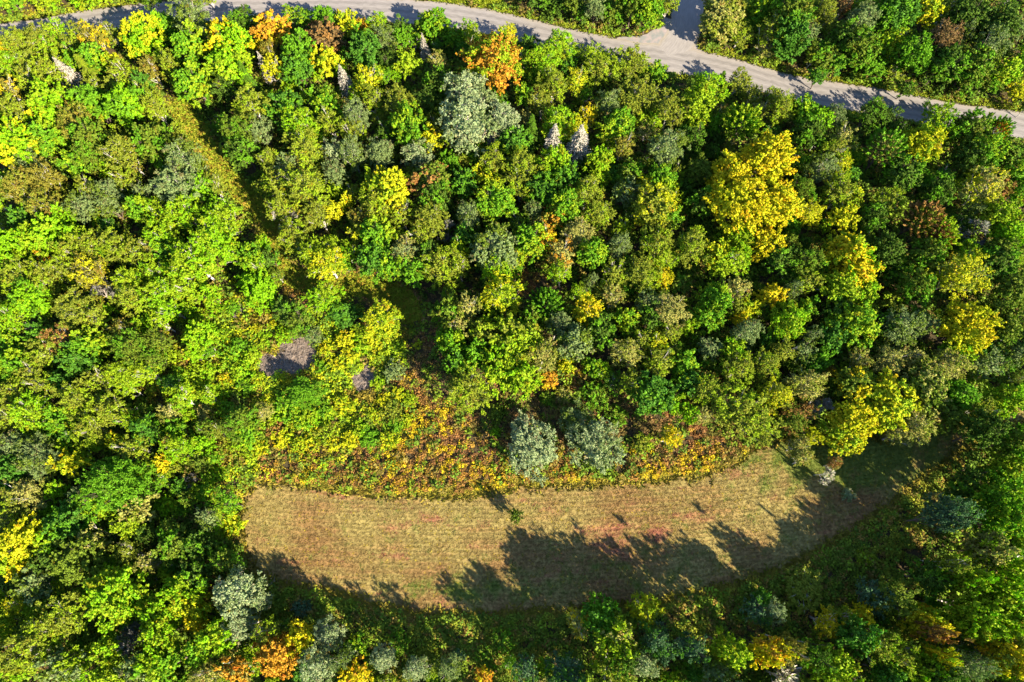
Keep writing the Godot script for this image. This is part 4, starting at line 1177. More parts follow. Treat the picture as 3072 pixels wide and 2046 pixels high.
	plant("aspen_tree ygreen -", -31.2, -49.2, 1.5, 8.2, "small yellow-green fine-leaved tree above the rusty end of the track")
	plant("shrub ygreen -", -55.1, -37.3, 1.3, 1.9, "yellow-green bush just above the vivid lime tree")
	plant("shrub green -", -49.4, -38.7, 1.3, 1.9, "bright green bush at the small soil patch")
	plant("shrub lime -", -51.9, -38.6, 1.5, 2.3, "lime green bush just left of the small soil patch")
	plant("shrub ygreen -", -53.3, -35.2, 1.3, 1.9, "yellow-green bush below and left of the small soil patch")
	plant("shrub green -", -50.5, -33.3, 1.5, 2.3, "bright green bush just above and right of the vivid lime tree")
	plant("shrub yellow -", -42.0, -35.5, 0.9, 1.3, "yellow bush below and right of the small soil patch")
	plant("shrub yellow -", -44.7, -34.7, 1.0, 1.5, "yellow bush just below and right of the small soil patch")
	plant("shrub ygreen -", -42.9, -32.8, 1.3, 1.9, "yellow-green bush above and left of the large bare soil patch")
	plant("shrub ygreen -", -39.7, -33.8, 1.5, 2.3, "yellow-green bush just above and left of the large bare soil patch")
	plant("shrub green -", -47.5, -31.4, 1.5, 2.3, "bright green bush just right of the vivid lime tree")
	plant("shrub ygreen -", -44.8, -30.1, 1.5, 2.3, "yellow-green bush right of the vivid lime tree")
	plant("shrub lime -", -46.0, -27.3, 1.7, 2.6, "lime green bush below and right of the vivid lime tree")
	plant("shrub yellow -", -43.2, -25.6, 1.1, 1.7, "yellow bush below and left of the large bare soil patch")
	plant("shrub green -", -48.8, -29.6, 1.5, 2.3, "bright green bush just below and right of the vivid lime tree")
	plant("shrub green -", -45.2, -24.3, 1.5, 2.2, "bright green bush below and right of the vivid lime tree")
	plant("alder_tree green -", -33.5, -23.1, 2.6, 7.1, "bright green fine-leaved tree just below the large bare soil patch")
	plant("shrub green -", -37.4, -21.5, 2.0, 2.9, "bright green bush below the large bare soil patch")
	plant("shrub yellow -", -31.9, -31.2, 1.5, 2.3, "yellow bush just above and right of the large bare soil patch")
	plant("shrub yellow -", -30.2, -28.1, 1.4, 2.1, "yellow bush above and left of the small soil mound")
	plant("shrub green -", -32.7, -28.1, 1.2, 1.9, "bright green bush just right of the large bare soil patch")
	plant("shrub gold -", -48.9, -25.6, 1.1, 1.7, "golden bush below and right of the vivid lime tree")
	plant("shrub ygreen -", -51.7, -27.1, 1.5, 2.2, "yellow-green bush just below the vivid lime tree")
	plant("shrub ygreen -", -48.9, -24.0, 1.5, 2.2, "yellow-green bush below the vivid lime tree")
	plant("shrub yellow -", -41.7, -22.1, 1.0, 1.5, "yellow bush below and right of the vivid lime tree")
	plant("shrub ygreen -", -52.7, -24.5, 1.5, 2.2, "yellow-green bush right of the white tree fork")
	plant("shrub tan -", -52.1, -19.8, 1.5, 2.2, "tan-olive bush above the grey dead bush")
	plant("shrub green -", -48.3, -20.5, 1.5, 2.2, "bright green bush below the vivid lime tree")
	plant("shrub ygreen -", -40.3, -18.8, 1.5, 2.2, "yellow-green bush below and left of the large bare soil patch")
	plant("shrub green -", -35.8, -18.8, 1.7, 2.6, "bright green bush below and left of the small soil mound")
	plant("shrub yellow -", -38.3, -15.9, 1.5, 2.2, "yellow bush above and right of the upper corner of the field")
	plant("shrub rust -", -39.6, -17.1, 1.5, 2.2, "rusty bush above and right of the upper corner of the field")
	plant("shrub ygreen -", -33.9, -19.1, 1.5, 2.2, "yellow-green bush below the large bare soil patch")
	plant("shrub yellow -", -35.0, -14.9, 1.4, 2.2, "yellow bush below the large bare soil patch")
	plant("shrub green -", -31.4, -20.5, 1.5, 2.2, "bright green bush below and right of the large bare soil patch")
	plant("shrub olive -", -31.0, -16.1, 1.5, 2.2, "olive bush below and left of the small soil mound")
	plant("shrub ygreen -", -44.1, -14.7, 1.7, 2.5, "yellow-green bush above the upper corner of the field")
	plant("shrub yellow -", -42.3, -14.2, 1.2, 1.8, "yellow bush right of the grey dead bush")
	plant("shrub olive -", -46.6, -14.7, 1.4, 2.2, "olive bush above the upper corner of the field")
	plant("shrub yellow -", -32.7, -17.4, 1.0, 1.5, "yellow bush below and left of the small soil mound")
	plant("shrub ygreen -", -54.1, -27.0, 1.7, 2.6, "yellow-green bush just below and left of the vivid lime tree")
	plant("shrub ygreen -", -58.8, -29.6, 1.5, 2.3, "yellow-green bush left of the vivid lime tree")
	plant("shrub green -", -56.6, -26.3, 1.5, 2.2, "bright green bush below and left of the vivid lime tree")
	plant("shrub yellow -", -29.8, -14.7, 1.2, 1.8, "yellow bush right of the upper corner of the field")
	plant("maple_tree green -", -23.2, -49.9, 2.8, 10.6, "bright green broad-leaved tree below the upright yellow tree")
	plant("maple_tree olive yellow", -26.5, -50.5, 1.8, 8.7, "olive and yellow broad-leaved tree above and right of the rusty end of the track")
	plant("aspen_tree ygreen -", -28.9, -47.6, 1.5, 8.2, "small yellow-green fine-leaved tree above and right of the rusty end of the track")
	plant("maple_tree emer -", -24.2, -45.6, 2.7, 10.5, "emerald green broad-leaved tree above and right of the rusty end of the track")
	plant("birch_tree tan sage", -18.4, -46.8, 2.5, 10.1, "tan-olive and grey-green fine-leaved tree just above and left of the brown clearing")
	plant("maple_tree green -", -20.6, -45.0, 2.2, 9.6, "bright green broad-leaved tree just above and left of the brown clearing")
	plant("maple_tree green -", -17.5, -43.2, 2.2, 9.5, "bright green broad-leaved tree above and right of the rounded yellow-green tree")
	plant("maple_tree dkgreen -", -15.0, -47.1, 2.0, 9.1, "dark green broad-leaved tree just above the brown clearing")
	plant("birch_tree olive -", -16.1, -50.3, 2.0, 9.1, "olive fine-leaved tree above the brown clearing")
	plant("bare_tree grey -", -11.5, -51.8, 1.5, 6.5, "brown-grey bare branches in a dark hole of the forest")
	plant("birch_tree olive -", -12.3, -44.5, 2.7, 10.5, "olive fine-leaved tree just above and right of the brown clearing")
	plant("birch_tree olive -", -8.9, -44.2, 2.2, 9.6, "olive fine-leaved tree right of the brown clearing")
	plant("aspen_tree ygreen -", -9.5, -48.1, 1.5, 8.2, "small yellow-green fine-leaved tree above and right of the brown clearing")
	plant("maple_tree emer -", -8.0, -50.5, 1.8, 8.7, "emerald green broad-leaved tree below and right of the red-topped maple")
	plant("maple_tree sage -", -3.4, -47.1, 3.5, 11.9, "rounded sage green tree with a yellow side facing the brown clearing")
	plant("aspen_tree yellow -", 0.3, -46.9, 1.8, 8.6, "yellow fine-leaved tree above the peaked tree of the island")
	plant("aspen_tree ygreen -", -2.9, -43.2, 2.7, 10.5, "yellow-green fine-leaved tree above and left of the peaked tree of the island")
	plant("maple_tree green -", 3.1, -48.3, 2.7, 10.6, "bright green broad-leaved tree above the peaked tree of the island")
	plant("aspen_tree gold orange", 6.4, -49.8, 2.0, 9.1, "golden and orange fine-leaved tree above the peaked tree of the island")
	plant("birch_tree tan -", 11.6, -49.8, 2.5, 10.1, "tan-olive fine-leaved tree above the egg-shaped golden tree")
	plant("birch_tree tan orange", 8.1, -46.4, 2.2, 9.6, "tan-olive and orange fine-leaved tree above and left of the egg-shaped golden tree")
	plant("maple_tree green -", 13.5, -46.5, 2.5, 10.1, "bright green broad-leaved tree above the egg-shaped golden tree")
	plant("poplar_tree sage -", 18.0, -47.6, 2.0, 10.2, "grey-green poplar above and right of the egg-shaped golden tree")
	plant("birch_tree olive -", 25.0, -48.0, 2.7, 10.5, "olive fine-leaved tree above and right of the egg-shaped golden tree")
	plant("aspen_tree ygreen -", 8.5, -43.2, 1.7, 8.6, "yellow-green fine-leaved tree above and left of the egg-shaped golden tree")
	plant("birch_tree olive -", 21.6, -43.6, 2.5, 10.0, "olive fine-leaved tree right of the peaked tree of the island")
	plant("aspen_tree ygreen -", 23.1, -42.5, 2.0, 9.1, "yellow-green fine-leaved tree above and right of the egg-shaped golden tree")
	plant("birch_tree olive -", 17.2, -43.0, 2.0, 9.1, "olive fine-leaved tree between the egg-shaped golden tree and the peaked tree of the island")
	plant("birch_tree tan -", 16.8, -38.6, 2.0, 9.0, "tan-olive fine-leaved tree just right of the egg-shaped golden tree")
	plant("aspen_tree gold -", 26.5, -42.7, 1.5, 8.1, "small golden fine-leaved tree right of the egg-shaped golden tree")
	plant("poplar_tree sage -", 13.2, -41.3, 1.2, 8.6, "small grey-green poplar just above the egg-shaped golden tree")
	plant("birch_tree tan -", 27.0, -36.2, 2.7, 10.4, "tan-olive fine-leaved tree right of the egg-shaped golden tree")
	plant("alder_tree sage -", 23.4, -38.3, 2.0, 9.0, "grey-green fine-leaved tree right of the egg-shaped golden tree")
	plant("maple_tree ygreen green", 19.1, -35.1, 1.7, 8.5, "yellow-green and bright green broad-leaved tree right of the egg-shaped golden tree")
	plant("maple_tree dkgreen -", 23.0, -35.2, 2.0, 9.0, "dark green broad-leaved tree right of the egg-shaped golden tree")
	plant("maple_tree dkgreen -", 15.5, -32.0, 2.1, 12.5, "dark green broad-leaved tree below and right of the egg-shaped golden tree")
	plant("aspen_tree gold -", 11.8, -36.0, 2.2, 12.5, "egg-shaped golden yellow tree standing out above dark gaps")
	plant("ash_tree emer -", 5.6, -37.0, 3.1, 12.5, "feathery emerald tree on the island of trees")
	plant("maple_tree mgreen -", 3.2, -34.5, 1.4, 12.5, "small mid green broad-leaved tree just below and right of the peaked tree of the island")
	plant("maple_tree mgreen -", -10.9, -35.5, 2.2, 12.5, "mid green broad-leaved tree below and right of the brown clearing")
	plant("aspen_tree ygreen yellow", -1.1, -38.3, 3.1, 12.5, "yellow-green peaked tree at the top of the tree island")
	plant("birch_tree tan -", -7.8, -36.0, 1.9, 12.5, "tan-olive fine-leaved tree below and right of the brown clearing")
	plant("maple_tree green -", -10.4, -31.3, 2.6, 12.5, "bright green broad-leaved tree above and left of the tip of the tree island")
	plant("birch_tree tan -", -9.2, -33.3, 1.9, 12.5, "tan-olive fine-leaved tree above the tip of the tree island")
	plant("maple_tree olive ygreen", -4.4, -32.3, 2.1, 12.5, "olive and yellow-green broad-leaved tree below and left of the peaked tree of the island")
	plant("maple_tree ygreen olive", 0.5, -31.3, 3.6, 12.5, "large yellow-green and olive broad-leaved tree below the peaked tree of the island")
	plant("maple_tree ygreen lime", -1.1, -26.4, 3.5, 12.5, "large yellow-green and lime green broad-leaved tree right of the tip of the tree island")
	plant("maple_tree green -", -5.3, -28.3, 1.9, 12.5, "bright green broad-leaved tree just above the tip of the tree island")
	plant("maple_tree emer -", -9.1, -26.6, 1.9, 12.5, "emerald green broad-leaved tree just above and left of the tip of the tree island")
	plant("birch_tree olive -", -7.1, -23.0, 3.3, 12.5, "large olive fine-leaved tree at the lower tip of the tree island")
	plant("birch_tree tan -", 4.8, -27.8, 2.3, 12.5, "tan-olive fine-leaved tree above the shaded rough meadow")
	plant("maple_tree sage -", 10.0, -29.8, 2.8, 12.5, "grey-green broad-leaved tree below the egg-shaped golden tree")
	plant("poplar_tree sage -", 7.2, -33.3, 1.9, 12.5, "grey-green poplar below and left of the egg-shaped golden tree")
	plant("maple_tree ygreen -", 1.7, -24.0, 2.1, 12.5, "yellow-green broad-leaved tree above and left of the shaded rough meadow")
	plant("shrub yellow -", 9.5, -28.6, 1.6, 2.4, "yellow bush above the shaded rough meadow")
	plant("shrub orange -", 6.3, -25.6, 1.4, 2.0, "orange bush just above the shaded rough meadow")
	plant("aspen_tree ygreen yellow", -21.8, -35.3, 2.8, 7.3, "rounded bright yellow-green tree beside the dark brown clearing")
	plant("shrub emer -", -28.3, -37.1, 2.0, 3.0, "emerald green bush left of the rounded yellow-green tree")
	plant("shrub ygreen -", -26.5, -34.1, 1.5, 2.3, "yellow-green bush just below and left of the rounded yellow-green tree")
	plant("shrub sage -", -20.3, -27.3, 1.5, 2.5, "round grey-green bush beside the small bare soil mound")
	plant("birch_tree tan -", 18.7, -29.3, 2.4, 9.9, "tan-olive fine-leaved tree below and right of the egg-shaped golden tree")
	plant("aspen_tree yellow -", 24.3, -31.0, 1.7, 8.5, "yellow fine-leaved tree below and right of the egg-shaped golden tree")
	plant("birch_tree olive -", 21.9, -31.0, 1.7, 8.5, "olive fine-leaved tree below and right of the egg-shaped golden tree")
	plant("birch_tree olive -", 24.4, -27.4, 2.1, 9.4, "olive fine-leaved tree above and left of the rusty field edge")
	plant("birch_tree olive -", 19.1, -24.5, 1.9, 8.9, "olive fine-leaved tree above the overhanging willow")
	plant("maple_tree emer -", 22.6, -22.2, 2.6, 10.2, "emerald green broad-leaved tree above and right of the overhanging willow")
	plant("maple_tree lime -", 26.5, -21.0, 1.7, 8.4, "lime green broad-leaved tree above and left of the rusty field edge")
	plant("maple_tree green -", 27.6, -24.9, 1.4, 8.0, "small bright green broad-leaved tree above and left of the rusty field edge")
	plant("birch_tree olive -", 26.8, -33.3, 1.7, 8.5, "olive fine-leaved tree right of the egg-shaped golden tree")
	plant("shrub yellow -", -28.6, -32.7, 1.8, 2.6, "yellow bush below and left of the rounded yellow-green tree")
	plant("shrub ygreen -", -25.8, -32.2, 1.8, 2.6, "yellow-green bush above the small soil mound")
	plant("shrub yellow -", -23.9, -32.3, 1.3, 1.9, "yellow bush just below the rounded yellow-green tree")
	plant("shrub yellow -", -27.9, -29.6, 1.7, 2.6, "yellow bush just above and left of the small soil mound")
	plant("shrub ygreen -", -23.0, -25.1, 1.2, 1.9, "yellow-green bush just right of the small soil mound")
	plant("shrub yellow -", -28.1, -21.3, 1.5, 2.2, "yellow bush below and right of the large bare soil patch")
	plant("shrub yellow -", -23.2, -19.8, 1.1, 1.7, "yellow bush below the small soil mound")
	plant("shrub yellow -", -21.6, -22.3, 1.1, 1.7, "yellow bush just below and right of the small soil mound")
	plant("shrub ygreen -", -25.4, -17.3, 1.5, 2.2, "yellow-green bush below the small soil mound")
	plant("shrub yellow -", -27.0, -15.4, 1.5, 2.2, "yellow bush between the small soil mound and the large bare soil patch")
	plant("shrub olive -", -20.2, -20.0, 1.5, 2.2, "olive bush below and right of the small soil mound")
	plant("shrub yellow -", -19.2, -23.3, 1.2, 1.9, "yellow bush below and right of the small soil mound")
	plant("shrub ygreen -", -17.4, -22.3, 1.2, 1.8, "yellow-green bush below and right of the small soil mound")
	plant("shrub green -", -19.4, -18.1, 1.2, 1.8, "bright green bush below and right of the small soil mound")
	plant("shrub yellow -", -20.5, -15.2, 1.5, 2.2, "yellow bush below and left of the tip of the tree island")
	plant("shrub green -", -23.7, -15.9, 1.5, 2.2, "bright green bush below the small soil mound")
	plant("shrub yellow -", -17.5, -18.9, 1.1, 1.6, "yellow bush below the rounded yellow-green tree")
	plant("shrub mgreen -", -2.4, -20.0, 1.5, 2.2, "mid green bush below and right of the tip of the tree island")
	plant("shrub mgreen -", 6.0, -22.6, 1.2, 1.8, "mid green bush just above the shaded rough meadow")
	plant("shrub tan -", 8.7, -23.3, 1.2, 1.9, "tan-olive bush just above and right of the shaded rough meadow")
	plant("shrub mgreen -", 14.1, -23.2, 2.2, 3.3, "mid green bush right of the shaded rough meadow")
	plant("shrub mgreen -", 17.6, -19.5, 1.7, 2.6, "mid green bush above and right of the overhanging willow")
	plant("shrub lime -", -2.7, -16.9, 0.7, 1.3, "lime green bush above and left of the silver willow")
	plant("shrub olive -", 21.8, -15.1, 1.7, 2.5, "olive bush right of the overhanging willow")
	plant("willow_tree silver -", 3.1, -14.3, 3.9, 7.9, "silver-green rounded willow at the field edge, the one farther from the road junction")
	plant("willow_tree sage -", 10.2, -18.6, 2.4, 5.1, "grey-green willow shaded between two lit silver willows")
	plant("willow_tree silver -", 13.7, -14.1, 3.9, 7.9, "silver-green willow overhanging the mown field beside its twin")
	plant("aspen_tree gold olive", 25.4, -15.2, 2.0, 9.0, "small olive and gold tree on the rusty field edge")
	plant("maple_tree gold -", 43.5, -48.4, 2.5, 10.1, "golden broad-leaved tree below and right of the giant yellow maple")
	plant("maple_tree ygreen -", 39.6, -49.1, 2.3, 9.6, "yellow-green broad-leaved tree below the giant yellow maple")
	plant("birch_tree olive -", 30.8, -48.0, 2.7, 10.5, "olive fine-leaved tree below and left of the giant yellow maple")
	plant("maple_tree yellow -", 35.3, -47.3, 2.0, 9.1, "yellow broad-leaved tree below and left of the giant yellow maple")
	plant("maple_tree ygreen -", 35.3, -44.9, 2.0, 9.1, "yellow-green broad-leaved tree below and left of the giant yellow maple")
	plant("aspen_tree ygreen -", 38.3, -45.8, 2.2, 9.6, "yellow-green fine-leaved tree below the giant yellow maple")
	plant("maple_tree dkgreen -", 45.8, -46.1, 2.2, 9.6, "dark green broad-leaved tree below and right of the giant yellow maple")
	plant("alder_tree mgreen -", 48.3, -49.0, 1.5, 8.2, "small mid green fine-leaved tree below and right of the giant yellow maple")
	plant("alder_tree mgreen -", 50.1, -44.5, 2.7, 10.5, "mid green fine-leaved tree below and right of the giant yellow maple")
	plant("birch_tree olive -", 50.6, -42.1, 2.2, 9.5, "olive fine-leaved tree below and right of the giant yellow maple")
	plant("poplar_tree sage -", 48.2, -39.9, 1.5, 9.1, "small grey-green poplar below and right of the giant yellow maple")
	plant("maple_tree gold ygreen", 57.1, -46.7, 3.2, 11.5, "large golden and yellow-green broad-leaved tree below and right of the giant yellow maple")
	plant("maple_tree gold lime", 57.8, -43.5, 3.7, 12.3, "gold-green broad tree beyond the dark gap below the great yellow maple")
	plant("maple_tree ygreen -", 55.3, -40.6, 2.7, 10.5, "yellow-green broad-leaved tree below and right of the giant yellow maple")
	plant("maple_tree ygreen -", 59.9, -40.4, 2.0, 9.1, "yellow-green broad-leaved tree above and left of the big yellow maple by the right edge")
	plant("maple_tree dkgreen -", 64.7, -47.5, 2.7, 10.5, "dark green broad-leaved tree above and left of the big yellow maple by the right edge")
	plant("ash_tree rust ygreen", 73.1, -50.0, 3.0, 11.0, "rusty and yellow-green feathery tree left of the grey spreading bare tree")
	plant("maple_tree mgreen -", 71.1, -47.2, 2.7, 10.5, "mid green broad-leaved tree left of the grey spreading bare tree")
	plant("aspen_tree yellow olive", 74.7, -42.2, 3.7, 12.3, "olive tree with a sunlit yellow edge near the grey bare tree")
	plant("maple_tree mgreen -", 68.6, -40.9, 2.7, 10.5, "mid green broad-leaved tree above and left of the big yellow maple by the right edge")
	plant("aspen_tree ygreen -", 78.6, -46.8, 2.0, 9.1, "yellow-green fine-leaved tree just below the grey spreading bare tree")
	plant("bare_tree grey -", 81.9, -51.4, 2.0, 7.3, "grey bare spreading tree near the right edge")
	plant("maple_tree lime -", 85.6, -50.5, 2.3, 9.6, "lime green broad-leaved tree just right of the grey spreading bare tree")
	plant("maple_tree dkgreen -", 82.3, -44.3, 2.7, 10.5, "dark green broad-leaved tree below and right of the grey spreading bare tree")
	plant("maple_tree mgreen -", 84.9, -40.4, 2.5, 10.0, "mid green broad-leaved tree below and right of the grey spreading bare tree")
	plant("maple_tree mgreen -", 84.5, -47.5, 2.3, 9.6, "mid green broad-leaved tree just below and right of the grey spreading bare tree")
	plant("birch_tree tan -", 38.2, -40.1, 2.0, 9.0, "tan-olive fine-leaved tree below the giant yellow maple")
	plant("birch_tree olive -", 38.3, -37.6, 1.7, 8.6, "olive fine-leaved tree below the giant yellow maple")
	plant("maple_tree green -", 33.6, -38.5, 2.7, 10.4, "bright green broad-leaved tree below the giant yellow maple")
	plant("maple_tree gold -", 43.6, -39.5, 1.7, 8.6, "golden broad-leaved tree below the giant yellow maple")
	plant("maple_tree green -", 32.6, -35.5, 2.0, 9.0, "bright green broad-leaved tree right of the egg-shaped golden tree")
	plant("maple_tree yellow -", 40.8, -37.2, 1.5, 8.1, "small yellow broad-leaved tree below the giant yellow maple")
	plant("maple_tree ygreen -", 45.3, -34.2, 2.7, 10.4, "yellow-green broad-leaved tree above and left of the white-twigged bare tree")
	plant("maple_tree ygreen -", 48.0, -35.2, 1.5, 8.1, "small yellow-green broad-leaved tree above the white-twigged bare tree")
	plant("maple_tree green -", 49.7, -37.2, 1.5, 8.1, "small bright green broad-leaved tree above the white-twigged bare tree")
	plant("maple_tree ygreen green", 56.5, -34.1, 2.9, 10.8, "yellow-green and bright green broad-leaved tree above the sunlit yellow maple")
	plant("maple_tree emer -", 53.8, -32.3, 2.2, 9.4, "emerald green broad-leaved tree above the white-twigged bare tree")
	plant("maple_tree dkgreen -", 55.2, -36.5, 2.0, 9.0, "dark green broad-leaved tree above the white-twigged bare tree")
	plant("poplar_tree sage -", 39.4, -32.2, 1.9, 10.0, "grey-green poplar above and left of the white-twigged bare tree")
	plant("maple_tree gold -", 38.3, -35.3, 1.2, 7.6, "small golden broad-leaved tree below the giant yellow maple")
	plant("alder_tree sage -", 64.5, -33.2, 2.7, 10.4, "grey-green fine-leaved tree left of the big yellow maple by the right edge")
	plant("alder_tree sage -", 68.3, -33.9, 2.2, 9.5, "grey-green fine-leaved tree below and left of the grey spreading bare tree")
	plant("maple_tree dkgreen -", 63.4, -34.3, 1.7, 8.5, "dark green broad-leaved tree left of the big yellow maple by the right edge")
	plant("maple_tree yellow gold", 73.7, -32.6, 4.0, 13.1, "big bright yellow maple near the right edge")
	plant("maple_tree mgreen -", 82.0, -36.9, 2.2, 9.5, "mid green broad-leaved tree above and right of the big yellow maple by the right edge")
	plant("maple_tree mgreen -", 83.7, -33.4, 2.2, 9.5, "mid green broad-leaved tree right of the big yellow maple by the right edge")
	plant("maple_tree ygreen -", 73.3, -29.4, 1.9, 9.0, "yellow-green broad-leaved tree just below and left of the big yellow maple by the right edge")
	plant("maple_tree sage -", 84.0, -29.1, 1.4, 8.0, "small grey-green broad-leaved tree below and right of the big yellow maple by the right edge")
	plant("maple_tree ygreen -", 37.0, -29.7, 1.9, 9.0, "yellow-green broad-leaved tree above the rusty field edge")
	plant("birch_tree olive -", 44.7, -29.7, 1.9, 9.0, "olive fine-leaved tree above and left of the white-twigged bare tree")
	plant("birch_tree olive -", 41.8, -27.1, 2.4, 9.8, "olive fine-leaved tree above and right of the rusty field edge")
	plant("birch_tree olive -", 36.9, -26.7, 2.6, 10.3, "olive fine-leaved tree above the rusty field edge")
	plant("alder_tree sage -", 48.6, -29.7, 1.9, 9.0, "grey-green fine-leaved tree above the white-twigged bare tree")
	plant("poplar_tree sage -", 50.2, -32.8, 1.2, 8.6, "small grey-green poplar above the white-twigged bare tree")
	plant("maple_tree green -", 51.9, -28.5, 1.7, 8.5, "bright green broad-leaved tree above the white-twigged bare tree")
	plant("maple_tree emer -", 49.9, -26.9, 1.4, 8.0, "small emerald green broad-leaved tree above the white-twigged bare tree")
	plant("shrub orange -", 54.8, -27.2, 0.9, 1.3, "orange bush above the white-twigged bare tree")
	plant("birch_tree tan -", 57.9, -27.9, 1.9, 8.9, "tan-olive fine-leaved tree above the sunlit yellow maple")
	plant("birch_tree tan -", 61.9, -27.2, 2.6, 10.3, "tan-olive fine-leaved tree above and right of the sunlit yellow maple")
	plant("birch_tree tan -", 65.7, -28.7, 1.9, 8.9, "tan-olive fine-leaved tree below and left of the big yellow maple by the right edge")
	plant("birch_tree tan -", 67.9, -25.7, 2.8, 10.7, "tan-olive fine-leaved tree above the shaded end of the field")
	plant("maple_tree mgreen tan", 65.5, -22.4, 3.5, 12.0, "large mid green and tan-olive broad-leaved tree right of the sunlit yellow maple")
	plant("birch_tree tan -", 71.6, -26.7, 2.6, 10.3, "tan-olive fine-leaved tree below the big yellow maple by the right edge")
	plant("alder_tree sage -", 77.9, -26.9, 2.1, 9.4, "grey-green fine-leaved tree below and right of the big yellow maple by the right edge")
	plant("maple_tree green -", 72.3, -21.5, 2.3, 9.8, "bright green broad-leaved tree below the big yellow maple by the right edge")
	plant("maple_tree ygreen -", 79.3, -21.3, 2.3, 9.8, "yellow-green broad-leaved tree below and right of the big yellow maple by the right edge")
	plant("birch_tree olive -", 75.9, -19.9, 1.9, 8.9, "olive fine-leaved tree below the big yellow maple by the right edge")
	plant("maple_tree mgreen -", 70.4, -18.0, 2.1, 9.3, "mid green broad-leaved tree above and right of the shaded end of the field")
	plant("birch_tree tan -", 64.8, -17.0, 2.5, 10.2, "tan-olive fine-leaved tree above and right of the shaded end of the field")
	plant("birch_tree olive -", 62.5, -19.0, 1.6, 8.4, "olive fine-leaved tree right of the sunlit yellow maple")
	plant("maple_tree yellow -", 59.8, -21.9, 3.5, 12.0, "sunlit yellow maple, brightest crown above the shaded end of the field")
	plant("maple_tree mgreen gold", 55.6, -23.5, 2.8, 10.7, "mid green and golden broad-leaved tree just above the sunlit yellow maple")
	plant("maple_tree yellow gold", 53.8, -17.8, 3.2, 11.5, "large yellow and golden broad-leaved tree just below and left of the sunlit yellow maple")
	plant("maple_tree yellow -", 59.6, -18.8, 2.8, 10.6, "yellow broad-leaved tree just right of the sunlit yellow maple")
	plant("maple_tree yellow ygreen", 53.2, -15.1, 2.5, 10.1, "yellow and yellow-green broad-leaved tree just below and left of the sunlit yellow maple")
	plant("birch_tree tan olive", 47.3, -23.3, 2.8, 10.7, "tan-olive and olive fine-leaved tree just above and left of the white-twigged bare tree")
	plant("birch_tree olive -", 36.2, -20.1, 3.5, 12.0, "large olive fine-leaved tree above and right of the rusty field edge")
	plant("aspen_tree yellow olive", 42.7, -21.4, 2.8, 10.7, "yellow and olive fine-leaved tree left of the white-twigged bare tree")
	plant("birch_tree olive -", 38.0, -17.4, 3.0, 11.0, "large olive fine-leaved tree left of the white-twigged bare tree")
	plant("alder_tree mgreen rust", 44.9, -18.0, 2.3, 9.7, "mid green and rusty fine-leaved tree left of the white-twigged bare tree")
	plant("birch_tree rust tan", 47.9, -19.6, 1.4, 8.0, "small rusty and tan-olive fine-leaved tree just left of the white-twigged bare tree")
	plant("bare_tree white -", 51.1, -20.1, 1.4, 6.3, "bare white-twigged tree beside the sunlit yellow maple")
	plant("aspen_tree yellow -", 47.9, -15.6, 1.4, 7.9, "small yellow fine-leaved tree just below and left of the white-twigged bare tree")
	plant("birch_tree olive -", 31.7, -22.9, 2.6, 10.2, "olive fine-leaved tree left of the white-twigged bare tree")
	plant("maple_tree green -", 29.1, -27.2, 1.9, 8.9, "bright green broad-leaved tree above the rusty field edge")
	plant("maple_tree emer -", 28.7, -24.0, 1.9, 8.9, "emerald green broad-leaved tree above and left of the rusty field edge")
	plant("maple_tree lime -", 28.4, -18.9, 1.4, 8.0, "small lime green broad-leaved tree above and left of the rusty field edge")
	plant("birch_tree tan -", 30.5, -18.8, 1.6, 8.4, "tan-olive fine-leaved tree above and left of the rusty field edge")
	plant("maple_tree ygreen -", 29.6, -34.2, 1.2, 7.6, "small yellow-green broad-leaved tree right of the egg-shaped golden tree")
	plant("alder_tree sage -", 32.6, -30.5, 1.7, 8.5, "grey-green fine-leaved tree above the rusty field edge")
	plant("birch_tree tan -", 62.3, -15.7, 1.9, 8.8, "tan-olive fine-leaved tree below and right of the sunlit yellow maple")
	plant("birch_tree tan -", 46.0, -13.9, 1.4, 7.9, "small tan-olive fine-leaved tree below and left of the white-twigged bare tree")
	plant("maple_tree dkgreen -", 74.2, -15.5, 2.5, 14.0, "dark green broad-leaved tree below the big yellow maple by the right edge")
	plant("maple_tree mgreen -", 78.1, -14.3, 2.5, 14.0, "mid green broad-leaved tree below and right of the big yellow maple by the right edge")
	plant("alder_tree sage -", -74.8, -11.3, 2.7, 10.5, "grey-green fine-leaved tree below and left of the white tree fork")
	plant("maple_tree emer -", -78.5, -9.8, 2.3, 9.6, "emerald green broad-leaved tree left of the smooth round green tree")
	plant("maple_tree yellow -", -70.3, -10.7, 1.6, 8.3, "yellow broad-leaved tree left of the smooth round green tree")
	plant("maple_tree lime -", -71.7, -7.1, 1.4, 7.9, "small lime green broad-leaved tree left of the smooth round green tree")
	plant("alder_tree green -", -60.9, -8.2, 4.3, 13.6, "big smooth round bright green tree left of the mown field")
	plant("maple_tree green -", -58.2, -10.3, 1.4, 7.9, "small bright green broad-leaved tree just right of the smooth round green tree")
	plant("maple_tree gold -", -56.1, -11.3, 1.2, 7.5, "small golden broad-leaved tree just left of the grey dead bush")
	plant("bare_tree grey -", -53.3, -8.8, 1.2, 2.0, "grey twiggy dead bush in shade left of the field corner")
	plant("alder_tree green -", -44.1, -4.9, 1.9, 9.8, "bright green fine-leaved tree just below and left of the upper corner of the field")
	plant("alder_tree sage -", -47.7, -3.1, 1.6, 9.1, "grey-green fine-leaved tree below and right of the grey dead bush")
	plant("shrub yellow -", -45.5, -1.9, 2.0, 3.0, "yellow bush below the upper corner of the field")
	plant("birch_tree tan -", -75.2, -6.4, 2.5, 10.0, "tan-olive fine-leaved tree left of the smooth round green tree")
